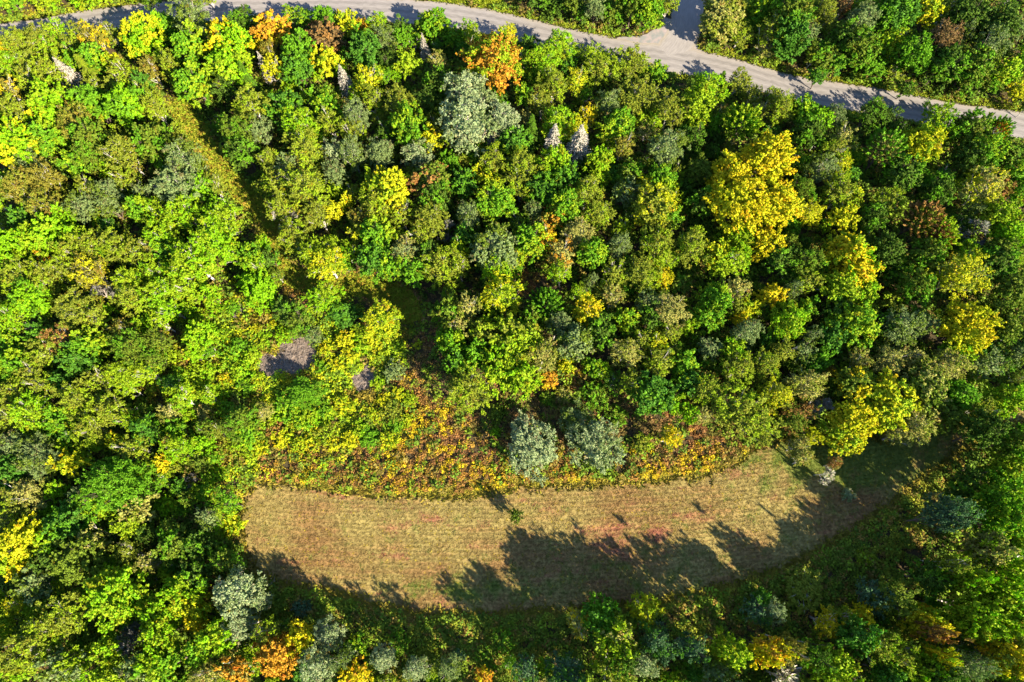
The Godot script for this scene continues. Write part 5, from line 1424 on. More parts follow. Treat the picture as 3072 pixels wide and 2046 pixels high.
	plant("alder_tree sage -", -67.3, -6.2, 1.8, 8.7, "grey-green fine-leaved tree below and left of the smooth round green tree")
	plant("alder_tree green -", -65.2, -5.1, 1.8, 9.6, "bright green fine-leaved tree just below and left of the smooth round green tree")
	plant("maple_tree ygreen -", -63.1, -4.0, 1.4, 8.6, "small yellow-green broad-leaved tree just below the smooth round green tree")
	plant("maple_tree tan -", -58.5, -4.2, 1.8, 9.6, "tan-olive broad-leaved tree below and right of the smooth round green tree")
	plant("maple_tree ygreen -", -58.5, -1.8, 1.6, 9.1, "yellow-green broad-leaved tree below the smooth round green tree")
	plant("maple_tree emer -", -67.8, -2.7, 2.7, 11.4, "emerald green broad-leaved tree below and left of the smooth round green tree")
	plant("birch_tree olive -", -76.7, -2.7, 2.2, 10.5, "olive fine-leaved tree left of the smooth round green tree")
	plant("maple_tree yellow -", -74.0, 1.0, 2.8, 11.8, "large yellow broad-leaved tree above and left of the broad lower-left maple")
	plant("maple_tree ygreen -", -69.8, 0.7, 2.0, 10.0, "yellow-green broad-leaved tree above and left of the broad lower-left maple")
	plant("birch_tree tan -", -63.9, 0.3, 2.2, 10.5, "tan-olive fine-leaved tree above and left of the broad lower-left maple")
	plant("maple_tree ygreen -", -76.2, 3.3, 2.0, 10.0, "yellow-green broad-leaved tree left of the broad lower-left maple")
	plant("maple_tree gold -", -74.7, 5.0, 1.8, 9.5, "golden broad-leaved tree left of the broad lower-left maple")
	plant("maple_tree mgreen -", -64.4, 3.8, 3.2, 12.7, "large mid green broad-leaved tree above and left of the broad lower-left maple")
	plant("maple_tree dkgreen -", -70.4, 3.3, 2.0, 10.0, "dark green broad-leaved tree above and left of the broad lower-left maple")
	plant("birch_tree olive -", -58.3, 2.9, 1.8, 9.5, "olive fine-leaved tree above the broad lower-left maple")
	plant("birch_tree tan -", -55.0, 4.1, 1.5, 9.0, "tan-olive fine-leaved tree above and right of the broad lower-left maple")
	plant("maple_tree mgreen -", -51.4, 1.2, 2.2, 10.5, "mid green broad-leaved tree below the grey dead bush")
	plant("maple_tree dkgreen -", -47.1, 1.8, 2.0, 10.0, "dark green broad-leaved tree above and left of the silvery corner poplar")
	plant("alder_tree mgreen -", -43.3, 4.3, 2.0, 10.0, "mid green fine-leaved tree above the silvery corner poplar")
	plant("maple_tree dkgreen -", -48.0, 5.4, 2.0, 9.9, "dark green broad-leaved tree right of the broad lower-left maple")
	plant("alder_tree mgreen -", -53.5, -1.4, 1.3, 8.6, "small mid green fine-leaved tree below the grey dead bush")
	plant("shrub ygreen -", -55.9, -5.3, 1.6, 2.5, "yellow-green bush below and left of the grey dead bush")
	plant("shrub green -", -50.4, -6.9, 1.7, 2.5, "bright green bush just below and right of the grey dead bush")
	plant("shrub green -", -53.7, -4.2, 1.4, 2.1, "bright green bush below the grey dead bush")
	plant("shrub ygreen -", -49.0, -10.0, 1.4, 2.1, "yellow-green bush just right of the grey dead bush")
	plant("maple_tree sage -", -72.0, 7.0, 2.2, 10.4, "grey-green broad-leaved tree left of the broad lower-left maple")
	plant("aspen_tree yellow -", -74.3, 9.3, 1.3, 8.5, "small yellow fine-leaved tree above the lower left corner")
	plant("maple_tree ygreen -", -58.4, 8.1, 3.5, 13.3, "broad yellow-green maple at lower left above the grey bare tree")
	plant("birch_tree olive -", -65.5, 11.5, 3.0, 12.1, "large olive fine-leaved tree below and left of the broad lower-left maple")
	plant("maple_tree ygreen -", -49.5, 8.0, 2.4, 10.8, "yellow-green broad-leaved tree left of the silvery corner poplar")
	plant("maple_tree yellow ygreen", -47.5, 10.1, 2.2, 10.3, "yellow and yellow-green broad-leaved tree left of the silvery corner poplar")
	plant("maple_tree ygreen -", -51.3, 10.8, 2.4, 10.8, "yellow-green broad-leaved tree above and right of the fluffy grey bare tree")
	plant("maple_tree gold -", -47.4, 12.6, 1.3, 8.5, "small golden broad-leaved tree left of the silvery corner poplar")
	plant("poplar_tree silver -", -40.3, 8.8, 3.5, 14.6, "pale silvery poplar at the lower left corner of the field")
	plant("poplar_tree silver -", -39.5, 12.7, 2.1, 12.4, "silver-green poplar just below the silvery corner poplar")
	plant("poplar_tree silver -", -37.9, 9.5, 1.5, 10.1, "silver-green poplar just right of the silvery corner poplar")
	plant("maple_tree ygreen -", -42.4, 13.0, 2.1, 13.4, "yellow-green broad-leaved tree just below and left of the silvery corner poplar")
	plant("maple_tree ygreen -", -51.8, 13.8, 1.9, 13.3, "yellow-green broad-leaved tree just right of the fluffy grey bare tree")
	plant("bare_tree grey -", -56.7, 15.5, 1.9, 7.8, "fluffy grey bare tree, largest leafless crown at the lower left")
	plant("birch_tree olive -", -69.0, 14.5, 2.7, 14.0, "large olive fine-leaved tree above and right of the lower left corner")
	plant("birch_tree olive -", -71.7, 16.8, 2.3, 12.4, "olive fine-leaved tree just above the lower left corner")
	plant("maple_tree ygreen -", -75.8, 12.6, 1.3, 8.5, "small yellow-green broad-leaved tree above the lower left corner")
	plant("maple_tree ygreen -", -62.5, 16.8, 1.7, 12.3, "yellow-green broad-leaved tree left of the fluffy grey bare tree")
	plant("maple_tree ygreen -", -58.6, 16.2, 1.9, 12.0, "yellow-green broad-leaved tree just left of the fluffy grey bare tree")
	plant("maple_tree sage -", -64.8, 18.0, 2.1, 13.4, "grey-green broad-leaved tree right of the lower left corner")
	plant("maple_tree ygreen -", -51.6, 16.5, 1.7, 13.2, "yellow-green broad-leaved tree just below and right of the fluffy grey bare tree")
	plant("maple_tree green -", -49.6, 17.8, 2.1, 11.7, "bright green broad-leaved tree below and right of the fluffy grey bare tree")
	plant("maple_tree sage -", -54.1, 18.4, 1.9, 11.7, "grey-green broad-leaved tree just below the fluffy grey bare tree")
	plant("maple_tree ygreen -", -57.3, 19.4, 1.7, 12.4, "yellow-green broad-leaved tree below and left of the fluffy grey bare tree")
	plant("maple_tree ygreen -", -72.3, 19.3, 1.5, 11.8, "yellow-green broad-leaved tree at the lower left corner")
	plant("maple_tree green -", -46.3, 15.7, 1.9, 11.1, "bright green broad-leaved tree below and left of the silvery corner poplar")
	plant("birch_tree tan -", -43.6, 19.1, 1.5, 12.3, "tan-olive fine-leaved tree left of the bottom orange maple")
	plant("maple_tree orange tan", -39.3, 18.9, 1.7, 12.2, "orange and tan-olive broad-leaved tree left of the bottom orange maple")
	plant("maple_tree orange -", -33.7, 17.3, 2.4, 12.8, "bright orange maple at the lower edge of the photo")
	plant("maple_tree gold -", -30.1, 14.1, 1.9, 12.4, "golden broad-leaved tree above and right of the bottom orange maple")
	plant("birch_tree olive -", -35.5, 13.7, 1.7, 12.0, "olive fine-leaved tree just above the bottom orange maple")
	plant("poplar_tree silver -", -26.9, 13.8, 1.9, 11.5, "silver-green poplar above and right of the bottom orange maple")
	plant("poplar_tree silver -", -27.0, 17.8, 2.5, 14.0, "silver-green poplar right of the bottom orange maple")
	plant("shrub teal -", -32.9, 10.8, 1.4, 2.0, "blue-green bush above and right of the bottom orange maple")
	plant("shrub rust -", -47.3, 8.0, 2.0, 3.1, "rusty bush above and left of the silvery corner poplar")
	plant("shrub mgreen -", -36.9, 10.5, 1.8, 2.7, "mid green bush right of the silvery corner poplar")
	plant("shrub orange -", -36.2, 15.4, 1.0, 1.5, "orange bush just above the bottom orange maple")
	plant("maple_tree green emer", 13.5, 11.8, 2.7, 11.4, "large bright green and emerald green broad-leaved tree just above and left of the cream-tipped tree")
	plant("maple_tree ygreen tan", 14.9, 13.2, 2.5, 13.9, "green tree with sunlit cream tips below the shaded field edge")
	plant("aspen_tree yellow ygreen", 19.7, 9.8, 2.3, 10.6, "sunlit yellow tree at the shaded lower edge of the field")
	plant("birch_tree tan gold", 10.0, 11.9, 1.8, 9.6, "tan-olive and golden fine-leaved tree just below and right of the shaded lower field edge")
	plant("poplar_tree silver -", -18.9, 16.7, 1.7, 11.2, "silver-green poplar right of the silvery corner poplar")
	plant("poplar_tree silver -", -13.7, 18.8, 1.6, 11.4, "silver-green poplar below and left of the shaded lower field edge")
	plant("maple_tree orange -", -4.0, 19.7, 1.3, 8.5, "small orange broad-leaved tree below and left of the shaded lower field edge")
	plant("alder_tree teal -", 8.1, 18.6, 3.1, 13.6, "large blue-green fine-leaved tree below and left of the cream-tipped tree")
	plant("alder_tree teal -", 21.1, 14.6, 2.3, 15.1, "blue-green fine-leaved tree below and right of the sunlit yellow tree by the field")
	plant("poplar_tree silver -", 19.3, 17.8, 1.9, 13.9, "silver-green poplar below and right of the cream-tipped tree")
	plant("birch_tree olive -", 13.9, 18.2, 1.9, 13.4, "olive fine-leaved tree below the cream-tipped tree")
	plant("alder_tree teal -", 2.1, 17.9, 1.7, 12.7, "blue-green fine-leaved tree below and left of the shaded lower field edge")
	plant("poplar_tree sage -", -9.1, 18.6, 1.9, 11.4, "grey-green poplar below and left of the shaded lower field edge")
	plant("maple_tree gold orange", -23.4, 19.0, 1.9, 11.2, "golden and orange broad-leaved tree right of the bottom orange maple")
	plant("poplar_tree sage -", -23.5, 16.6, 1.4, 13.9, "grey-green poplar right of the bottom orange maple")
	plant("shrub teal -", -8.2, 17.7, 1.1, 1.7, "blue-green bush below and left of the shaded lower field edge")
	plant("shrub green -", -24.0, 16.2, 1.8, 2.7, "bright green bush right of the bottom orange maple")
	plant("alder_tree dkgreen -", 15.9, 16.5, 1.9, 14.7, "dark green fine-leaved tree just below the cream-tipped tree")
	plant("shrub mgreen -", -3.9, 17.8, 1.6, 2.3, "mid green bush below and left of the shaded lower field edge")
	plant("shrub mgreen -", -1.7, 15.8, 1.6, 2.3, "mid green bush left of the cream-tipped tree")
	plant("shrub olive -", -12.9, 16.8, 1.3, 2.0, "olive bush left of the shaded lower field edge")
	plant("shrub brol -", 3.9, 17.5, 1.3, 2.0, "brown-olive bush below and left of the shaded lower field edge")
	plant("shrub mgreen -", -17.4, 15.8, 1.6, 2.3, "mid green bush right of the bottom orange maple")
	plant("shrub dkgreen mgreen", 0.6, -3.3, 0.9, 5.0, "slim dark green sapling standing alone in the mown field, casting a lone shadow")
	plant("bare_tree white -", 50.1, -9.8, 1.1, 5.7, "pale half-bare tree leaning out over the shaded end of the field")
	plant("birch_tree tan -", 46.8, -11.7, 1.3, 7.7, "small tan-olive fine-leaved tree below the white-twigged bare tree")
	plant("birch_tree rust tan", 51.9, -11.3, 1.0, 7.2, "small rusty and tan-olive fine-leaved tree above the lone pale sapling")
	plant("shrub silver -", 54.9, -6.5, 1.1, 1.8, "lone pale sapling in the shaded end of the field")
	plant("alder_tree teal -", 63.7, -2.4, 2.4, 16.0, "blue-green fine-leaved tree below and right of the shaded end of the field")
	plant("alder_tree teal -", 67.0, -2.6, 2.2, 16.0, "blue-green fine-leaved tree above the biggest lower-right maple")
	plant("maple_tree green ygreen", 77.4, -8.2, 2.5, 10.1, "bright green and yellow-green broad-leaved tree right of the shaded end of the field")
	plant("maple_tree green ygreen", 73.1, -4.9, 2.4, 16.0, "bright green and yellow-green broad-leaved tree above the biggest lower-right maple")
	plant("maple_tree green -", 72.7, -2.0, 1.9, 16.0, "bright green broad-leaved tree above the biggest lower-right maple")
	plant("maple_tree tan ygreen", 70.2, 2.2, 2.3, 16.0, "tan-olive and yellow-green broad-leaved tree above the biggest lower-right maple")
	plant("maple_tree ygreen -", 72.8, 2.8, 1.9, 16.0, "yellow-green broad-leaved tree above and right of the biggest lower-right maple")
	plant("birch_tree olive -", 45.1, 7.7, 2.7, 4.5, "smooth round olive bush-like tree at the shaded field edge")
	plant("alder_tree mgreen olive", 56.7, 7.4, 2.6, 11.3, "mid green and olive fine-leaved tree below and right of the shaded scrub strip")
	plant("alder_tree teal -", 54.4, 8.7, 2.0, 9.9, "blue-green fine-leaved tree below and right of the shaded scrub strip")
	plant("poplar_tree silver -", 39.0, 11.2, 1.7, 10.6, "silver-green poplar below and left of the round olive bush")
	plant("alder_tree teal -", 36.3, 10.1, 1.9, 9.9, "blue-green fine-leaved tree left of the round olive bush")
	plant("maple_tree emer -", 37.4, 8.8, 1.1, 8.1, "small emerald green broad-leaved tree left of the round olive bush")
	plant("maple_tree ygreen -", 67.9, 9.7, 3.1, 16.0, "sunlit yellow-green maple, biggest crown at the lower right")
	plant("maple_tree ygreen lime", 65.7, 12.2, 2.3, 16.0, "yellow-green and lime green broad-leaved tree just below and left of the biggest lower-right maple")
	plant("maple_tree ygreen lime", 70.6, 10.9, 2.3, 16.0, "yellow-green and lime green broad-leaved tree just right of the biggest lower-right maple")
	plant("maple_tree ygreen -", 71.8, 6.8, 1.9, 16.0, "yellow-green broad-leaved tree above the lower right corner")
	plant("maple_tree ygreen -", 66.6, 6.4, 1.7, 16.0, "yellow-green broad-leaved tree just above and left of the biggest lower-right maple")
	plant("birch_tree olive -", 65.2, 3.6, 1.7, 16.0, "olive fine-leaved tree above and left of the biggest lower-right maple")
	plant("alder_tree dkgreen -", 62.1, 6.0, 2.4, 10.8, "dark green fine-leaved tree above and left of the biggest lower-right maple")
	plant("aspen_tree gold olive", 46.8, 12.1, 1.9, 9.9, "golden and olive fine-leaved tree below and right of the round olive bush")
	plant("maple_tree gold -", 52.6, 11.2, 1.5, 9.0, "golden broad-leaved tree below and right of the round olive bush")
	plant("birch_tree olive -", 49.8, 11.5, 1.7, 9.4, "olive fine-leaved tree below and right of the round olive bush")
	plant("maple_tree gold ygreen", 60.2, 12.4, 2.4, 10.8, "golden and yellow-green broad-leaved tree left of the biggest lower-right maple")
	plant("maple_tree emer -", 48.1, 14.0, 2.1, 15.3, "emerald green broad-leaved tree below and right of the round olive bush")
	plant("birch_tree olive -", 52.0, 14.1, 2.1, 14.8, "olive fine-leaved tree right of the white-limbed bare tree")
	plant("birch_tree olive -", 55.2, 15.7, 2.5, 13.8, "olive fine-leaved tree below and left of the biggest lower-right maple")
	plant("maple_tree rust orange", 59.7, 14.0, 1.2, 16.0, "small rusty and orange broad-leaved tree below and left of the biggest lower-right maple")
	plant("maple_tree gold ygreen", 60.7, 16.2, 1.4, 16.0, "golden and yellow-green broad-leaved tree below and left of the biggest lower-right maple")
	plant("maple_tree ygreen -", 30.4, 14.9, 2.1, 15.9, "yellow-green broad-leaved tree above and left of the white-limbed bare tree")
	plant("maple_tree gold orange", 35.0, 15.3, 1.8, 16.0, "golden and orange broad-leaved tree just above and left of the white-limbed bare tree")
	plant("maple_tree sage -", 29.2, 17.4, 1.8, 15.2, "grey-green broad-leaved tree left of the white-limbed bare tree")
	plant("alder_tree teal -", 25.5, 15.1, 1.9, 15.6, "blue-green fine-leaved tree right of the cream-tipped tree")
	plant("birch_tree brol -", 39.3, 14.6, 1.6, 15.7, "brown-olive fine-leaved tree above the white-limbed bare tree")
	plant("bare_tree white -", 38.7, 19.6, 2.3, 8.5, "spreading bare white-limbed tree at the bottom edge of the photo")
	plant("maple_tree ygreen -", 45.1, 18.0, 2.5, 13.3, "yellow-green broad-leaved tree right of the white-limbed bare tree")
	plant("alder_tree dkgreen -", 42.9, 15.4, 1.9, 15.0, "dark green fine-leaved tree above and right of the white-limbed bare tree")
	plant("maple_tree gold olive", 69.2, 15.5, 2.7, 16.0, "large golden and olive broad-leaved tree just above and left of the lower right corner")
	plant("maple_tree ygreen -", 70.9, 17.5, 2.0, 16.0, "yellow-green broad-leaved tree just above the lower right corner")
	plant("poplar_tree sage -", 64.0, 18.1, 2.0, 16.0, "grey-green poplar left of the lower right corner")
	plant("maple_tree ygreen -", 58.7, 17.7, 2.3, 13.1, "yellow-green broad-leaved tree below and left of the biggest lower-right maple")
	plant("maple_tree emer -", 53.9, 18.8, 1.9, 13.1, "emerald green broad-leaved tree below and left of the biggest lower-right maple")
	plant("maple_tree dkgreen -", 60.5, 18.3, 2.0, 16.0, "dark green broad-leaved tree left of the lower right corner")
	plant("birch_tree tan -", 40.0, 17.2, 1.1, 8.0, "small tan-olive fine-leaved tree just above the white-limbed bare tree")
	plant("alder_tree dkgreen -", 72.8, -9.6, 1.8, 8.8, "dark green fine-leaved tree right of the shaded end of the field")
	plant("maple_tree ygreen -", 78.9, -11.1, 2.3, 9.7, "yellow-green broad-leaved tree right of the shaded end of the field")
	plant("maple_tree dkgreen -", 70.9, -6.9, 1.8, 8.8, "dark green broad-leaved tree right of the shaded end of the field")
	plant("shrub olive -", 56.2, 3.0, 1.2, 1.7, "olive bush right of the shaded scrub strip")
	plant("shrub olive -", 61.0, 1.9, 1.2, 1.7, "olive bush below and right of the lone pale sapling")
	plant("young_tree dkgreen -", -34.8, 13.3, 1.0, 5.2, "dark green young tree above the bottom orange maple")
	plant("young_tree ygreen -", -79.3, 8.9, 1.4, 5.9, "yellow-green young tree above the lower left corner")
	plant("young_tree ygreen -", 24.4, -74.6, 1.8, 6.2, "yellow-green young tree right of the broad dead spruce")
	plant("young_tree emer -", -83.7, -11.4, 1.0, 5.1, "emerald green young tree left of the smooth round green tree")
	plant("young_tree olive -", 61.1, -37.8, 1.4, 5.7, "olive young tree left of the big yellow maple by the right edge")
	plant("young_tree dkgreen -", 75.0, -64.9, 1.1, 5.1, "dark green young tree below and left of the orange-topped feathery tree")
	plant("young_tree mgreen -", 97.5, -78.0, 1.1, 5.1, "mid green young tree just above and right of the road's far end")
	plant("young_tree ygreen -", 56.1, -53.4, 1.1, 5.1, "yellow-green young tree right of the giant yellow maple")
	plant("young_tree mgreen -", -56.5, 6.2, 1.0, 5.2, "mid green young tree above and right of the broad lower-left maple")
	plant("young_tree lime -", -62.4, 3.9, 1.5, 6.2, "lime green young tree just above the broad lower-left maple")
	plant("young_tree mgreen -", -32.4, -88.9, 1.5, 5.6, "mid green young tree just above the pinkish dead conifer")
	plant("young_tree lime -", -87.1, -57.1, 1.6, 5.8, "lime green young tree above the small orange treetop")
	plant("young_tree ygreen -", -53.8, 5.4, 1.1, 5.3, "yellow-green young tree above and right of the broad lower-left maple")
	plant("young_tree ygreen -", -35.5, 20.9, 0.9, 5.2, "yellow-green young tree just below the bottom orange maple")
	plant("young_tree mgreen -", -5.4, -68.1, 1.8, 6.1, "mid green young tree just below and left of the grey dead spire")
	plant("young_tree olive -", -22.0, -54.3, 1.4, 5.6, "olive young tree below the upright yellow tree")
	plant("young_tree ygreen -", 11.6, -40.8, 1.4, 5.6, "yellow-green young tree just above the egg-shaped golden tree")
	plant("young_tree mgreen -", -1.2, 20.6, 1.3, 5.8, "mid green young tree below and left of the shaded lower field edge")
	plant("young_tree mgreen -", -62.8, -2.5, 1.1, 5.3, "mid green young tree below the smooth round green tree")
	plant("young_tree green -", -86.3, -25.6, 1.6, 6.1, "bright green young tree below and left of the rust-tinged tree")
	plant("young_tree lime -", -63.4, -34.6, 1.6, 6.1, "lime green young tree below and right of the grey twiggy tree")
	plant("young_tree dkgreen -", 82.6, -27.4, 1.4, 5.7, "dark green young tree below and right of the big yellow maple by the right edge")
	plant("young_tree dkgreen -", 74.1, 21.2, 0.9, 5.0, "dark green young tree just below and left of the lower right corner")
	plant("young_tree dkgreen -", 75.0, -82.1, 1.2, 5.1, "dark green young tree below the brown tree beyond the road")
	plant("young_tree ygreen -", 77.1, -26.1, 1.1, 5.3, "yellow-green young tree below the big yellow maple by the right edge")
	plant("young_tree emer -", -53.5, -7.5, 1.0, 5.1, "emerald green young tree just below and left of the grey dead bush")
	plant("young_tree ygreen -", -73.0, 10.7, 1.3, 5.8, "yellow-green young tree left of the broad lower-left maple")
	plant("young_tree dkgreen -", 78.7, -54.9, 1.1, 5.1, "dark green young tree just above and left of the grey spreading bare tree")
	plant("young_tree mgreen -", 26.4, -40.8, 1.0, 5.0, "mid green young tree right of the egg-shaped golden tree")
	plant("young_tree olive -", -71.8, 18.6, 1.3, 5.8, "olive young tree just right of the lower left corner")
	plant("young_tree olive -", 58.3, -89.2, 1.6, 5.7, "olive young tree just below and right of the wood beyond the junction")
	plant("young_tree green -", 62.8, -68.8, 1.2, 5.2, "bright green young tree left of the orange-topped feathery tree")
	plant("young_tree dkgreen -", 31.4, -61.2, 1.6, 5.8, "dark green young tree left of the giant yellow maple")
	plant("young_tree emer -", 58.6, -84.4, 1.5, 5.5, "emerald green young tree below and right of the wood beyond the junction")
	plant("young_tree dkgreen -", -98.6, -82.9, 1.6, 5.8, "dark green young tree left of the white dead conifer")
	plant("young_tree olive -", -60.5, -103.3, 1.3, 5.3, "olive young tree just above and right of the grey-green tree on the road")
	plant("young_tree ygreen -", -29.7, -80.6, 1.5, 5.6, "yellow-green young tree just below and right of the pinkish dead conifer")
	plant("young_tree ygreen -", 81.3, -61.6, 1.1, 5.1, "yellow-green young tree above the grey spreading bare tree")
	plant("young_tree green -", -51.3, -30.0, 1.1, 5.3, "bright green young tree just below the vivid lime tree")
	plant("young_tree lime -", -22.5, -85.7, 1.7, 5.8, "lime green young tree below and left of the thin white snag")
	plant("young_tree emer -", -72.0, -53.0, 1.5, 5.7, "emerald green young tree above the grey twiggy tree")
	plant("young_tree emer -", -84.3, -71.3, 1.2, 5.2, "emerald green young tree below the white dead conifer")
	plant("young_tree mgreen -", 50.6, -65.5, 1.4, 5.6, "mid green young tree above and right of the giant yellow maple")
	plant("young_tree emer -", 48.7, -72.8, 1.4, 5.5, "emerald green young tree right of the feathery tree by the road")
	plant("young_tree dkgreen -", 48.7, -42.8, 1.7, 6.1, "dark green young tree below and right of the giant yellow maple")
	plant("young_tree olive -", -18.7, 21.1, 1.4, 6.1, "olive young tree right of the bottom orange maple")
	plant("young_tree dkgreen -", -57.3, -0.3, 1.5, 6.0, "dark green young tree below and right of the smooth round green tree")
	plant("young_tree olive -", -84.5, -16.3, 1.5, 5.9, "olive young tree below and left of the rust-tinged tree")
	plant("young_tree emer -", 43.7, -32.7, 1.4, 5.7, "emerald green young tree above and left of the white-twigged bare tree")
	plant("young_tree mgreen -", 66.1, 15.4, 0.9, 5.0, "mid green young tree below and left of the biggest lower-right maple")
	plant("young_tree mgreen -", -22.0, -66.9, 1.1, 5.0, "mid green young tree just above the upright yellow tree")
	plant("young_tree dkgreen -", 68.4, 16.5, 1.1, 5.4, "dark green young tree below the biggest lower-right maple")
	plant("young_tree olive -", -44.6, -61.2, 1.6, 5.9, "olive young tree just right of the middle of the grass track")
	plant("young_tree mgreen -", 24.5, -65.5, 1.5, 5.7, "mid green young tree right of the broad dead spruce")
	plant("young_tree olive -", 59.1, 13.2, 1.3, 5.7, "olive young tree left of the biggest lower-right maple")
	plant("young_tree green -", 13.5, -27.6, 1.5, 5.8, "bright green young tree below the egg-shaped golden tree")
	plant("young_tree mgreen -", -41.2, -44.0, 1.2, 5.3, "mid green young tree above and right of the small soil patch")
	plant("young_tree mgreen -", 29.3, -42.0, 1.6, 6.0, "mid green young tree below and left of the giant yellow maple")
	plant("young_tree lime -", -44.4, -50.2, 1.2, 5.3, "lime green young tree below and left of the white-limbed leaning tree")
	plant("young_tree green -", 49.9, -52.8, 1.7, 6.0, "bright green young tree below and right of the giant yellow maple")
	plant("young_tree green -", 90.6, -43.5, 1.2, 5.4, "bright green young tree below and right of the grey spreading bare tree")
	plant("young_tree lime -", -64.5, 20.1, 1.1, 5.5, "lime green young tree below and left of the fluffy grey bare tree")
	plant("young_tree ygreen -", -56.9, -16.9, 1.3, 5.6, "yellow-green young tree below and right of the white tree fork")
	plant("young_tree green -", -56.3, -9.1, 1.1, 5.4, "bright green young tree just left of the grey dead bush")
	plant("young_tree mgreen -", 34.6, -27.0, 1.0, 5.1, "mid green young tree above the rusty field edge")
	plant("young_tree mgreen -", -77.9, 15.9, 1.5, 6.2, "mid green young tree just above and left of the lower left corner")
	plant("young_tree tan -", 4.5, -54.0, 1.6, 5.9, "tan-olive young tree below the slim dead spruce")
	plant("young_tree emer -", -3.1, -36.3, 1.0, 5.0, "emerald green young tree just below and left of the peaked tree of the island")
	plant("young_tree ygreen -", 27.6, -46.5, 1.5, 5.8, "yellow-green young tree below and left of the giant yellow maple")
	plant("young_tree ygreen -", 81.1, -71.3, 1.5, 5.7, "yellow-green young tree just below and left of the orange-topped feathery tree")
	plant("young_tree mgreen -", -89.8, -41.0, 1.1, 5.2, "mid green young tree below and left of the small orange treetop")
	plant("young_tree green -", 67.6, -45.6, 1.7, 6.1, "bright green young tree left of the grey spreading bare tree")
	plant("young_tree mgreen -", -71.9, -102.1, 1.7, 5.9, "mid green young tree left of the grey-green tree on the road")
	plant("young_tree dkgreen -", 98.3, -100.7, 1.4, 5.3, "dark green young tree just left of the upper right corner")
	plant("young_tree olive -", -5.5, -39.1, 1.3, 5.5, "olive young tree left of the peaked tree of the island")
	plant("young_tree mgreen -", 82.4, -29.9, 1.6, 6.0, "mid green young tree below and right of the big yellow maple by the right edge")
	plant("young_tree ygreen -", -11.8, 20.2, 1.1, 5.4, "yellow-green young tree below and left of the shaded lower field edge")
	plant("young_tree ygreen -", -73.8, -54.6, 1.3, 5.4, "yellow-green young tree above and right of the small orange treetop")
	plant("young_tree ygreen -", 75.1, -93.6, 1.9, 6.1, "yellow-green young tree just right of the brown tree beyond the road")
	plant("young_tree mgreen -", 2.7, -88.2, 1.6, 5.7, "mid green young tree just right of the orange-green maple")
	plant("young_tree green -", 47.6, -96.5, 1.6, 5.7, "bright green young tree left of the wood beyond the junction")
	plant("young_tree tan -", 4.3, 20.9, 1.4, 6.0, "tan-olive young tree below the shaded lower field edge")
	plant("young_tree olive -", -18.7, -64.3, 1.2, 5.2, "olive young tree just above and left of the red-topped maple")
	plant("young_tree emer -", 10.9, -87.3, 1.6, 5.7, "emerald green young tree below and right of the slim roadside tree")
	plant("young_tree ygreen -", 79.8, 0.4, 1.1, 5.4, "yellow-green young tree above and right of the biggest lower-right maple")
	plant("young_tree mgreen -", -40.3, 17.8, 1.3, 5.9, "mid green young tree left of the bottom orange maple")
	plant("young_tree lime -", -73.5, -3.9, 1.1, 5.3, "lime green young tree below and left of the smooth round green tree")
	plant("young_tree green -", -97.4, -79.7, 1.8, 6.1, "bright green young tree left of the white dead conifer")
	plant("young_tree olive -", -34.4, -66.2, 1.4, 5.6, "olive young tree left of the upright yellow tree")
	plant("young_tree ygreen -", -92.8, -57.7, 1.2, 5.3, "yellow-green young tree above and left of the small orange treetop")
	plant("young_tree ygreen -", 19.6, -52.9, 1.4, 5.5, "yellow-green young tree above and right of the egg-shaped golden tree")
	plant("young_tree mgreen -", -62.3, 14.5, 1.5, 6.1, "mid green young tree left of the fluffy grey bare tree")
	plant("young_tree ygreen -", -37.6, -85.5, 1.1, 5.0, "yellow-green young tree just left of the pinkish dead conifer")
	plant("young_tree dkgreen -", -2.9, -79.4, 1.8, 6.1, "dark green young tree just above and right of the big silver poplar")
	plant("young_tree ygreen -", -61.7, -46.7, 1.4, 5.7, "yellow-green young tree left of the big lime round tree")
	plant("young_tree olive -", 40.6, -69.3, 1.1, 5.1, "olive young tree just below the feathery tree by the road")
	plant("young_tree olive -", -78.4, -41.1, 1.7, 6.1, "olive young tree left of the grey twiggy tree")
	plant("young_tree mgreen -", 47.2, -28.2, 1.4, 5.8, "mid green young tree above and left of the white-twigged bare tree")
	plant("young_tree dkgreen -", 83.1, -32.7, 1.6, 6.0, "dark green young tree right of the big yellow maple by the right edge")
	plant("young_tree ygreen -", -38.2, 18.6, 1.4, 6.0, "yellow-green young tree just left of the bottom orange maple")
	plant("young_tree mgreen -", -4.3, -54.1, 1.2, 5.3, "mid green young tree below and right of the red-topped maple")
	plant("young_tree ygreen -", -39.3, -80.3, 1.3, 5.4, "yellow-green young tree left of the pinkish dead conifer")
	plant("young_tree lime -", -94.2, -63.5, 1.6, 5.9, "lime green young tree above and left of the small orange treetop")
	plant("young_tree mgreen -", 84.9, -25.5, 1.2, 5.3, "mid green young tree below the grey spreading bare tree")
	plant("young_tree green -", -66.0, 20.6, 0.9, 5.1, "bright green young tree right of the lower left corner")
	plant("young_tree ygreen -", 18.0, -70.7, 1.6, 5.8, "yellow-green young tree just right of the broad dead spruce")
	plant("young_tree ygreen -", -43.3, 16.1, 1.2, 5.7, "yellow-green young tree below the silvery corner poplar")
	plant("young_tree olive -", 65.1, -38.8, 1.6, 6.0, "olive young tree below and left of the grey spreading bare tree")
	plant("young_tree emer -", -31.4, 19.4, 1.3, 5.8, "emerald green young tree just right of the bottom orange maple")
	plant("young_tree mgreen -", -54.6, -75.0, 1.3, 5.4, "mid green young tree right of the head of the grass track")
	plant("young_tree dkgreen -", -74.4, -0.7, 1.4, 5.9, "dark green young tree below and left of the smooth round green tree")
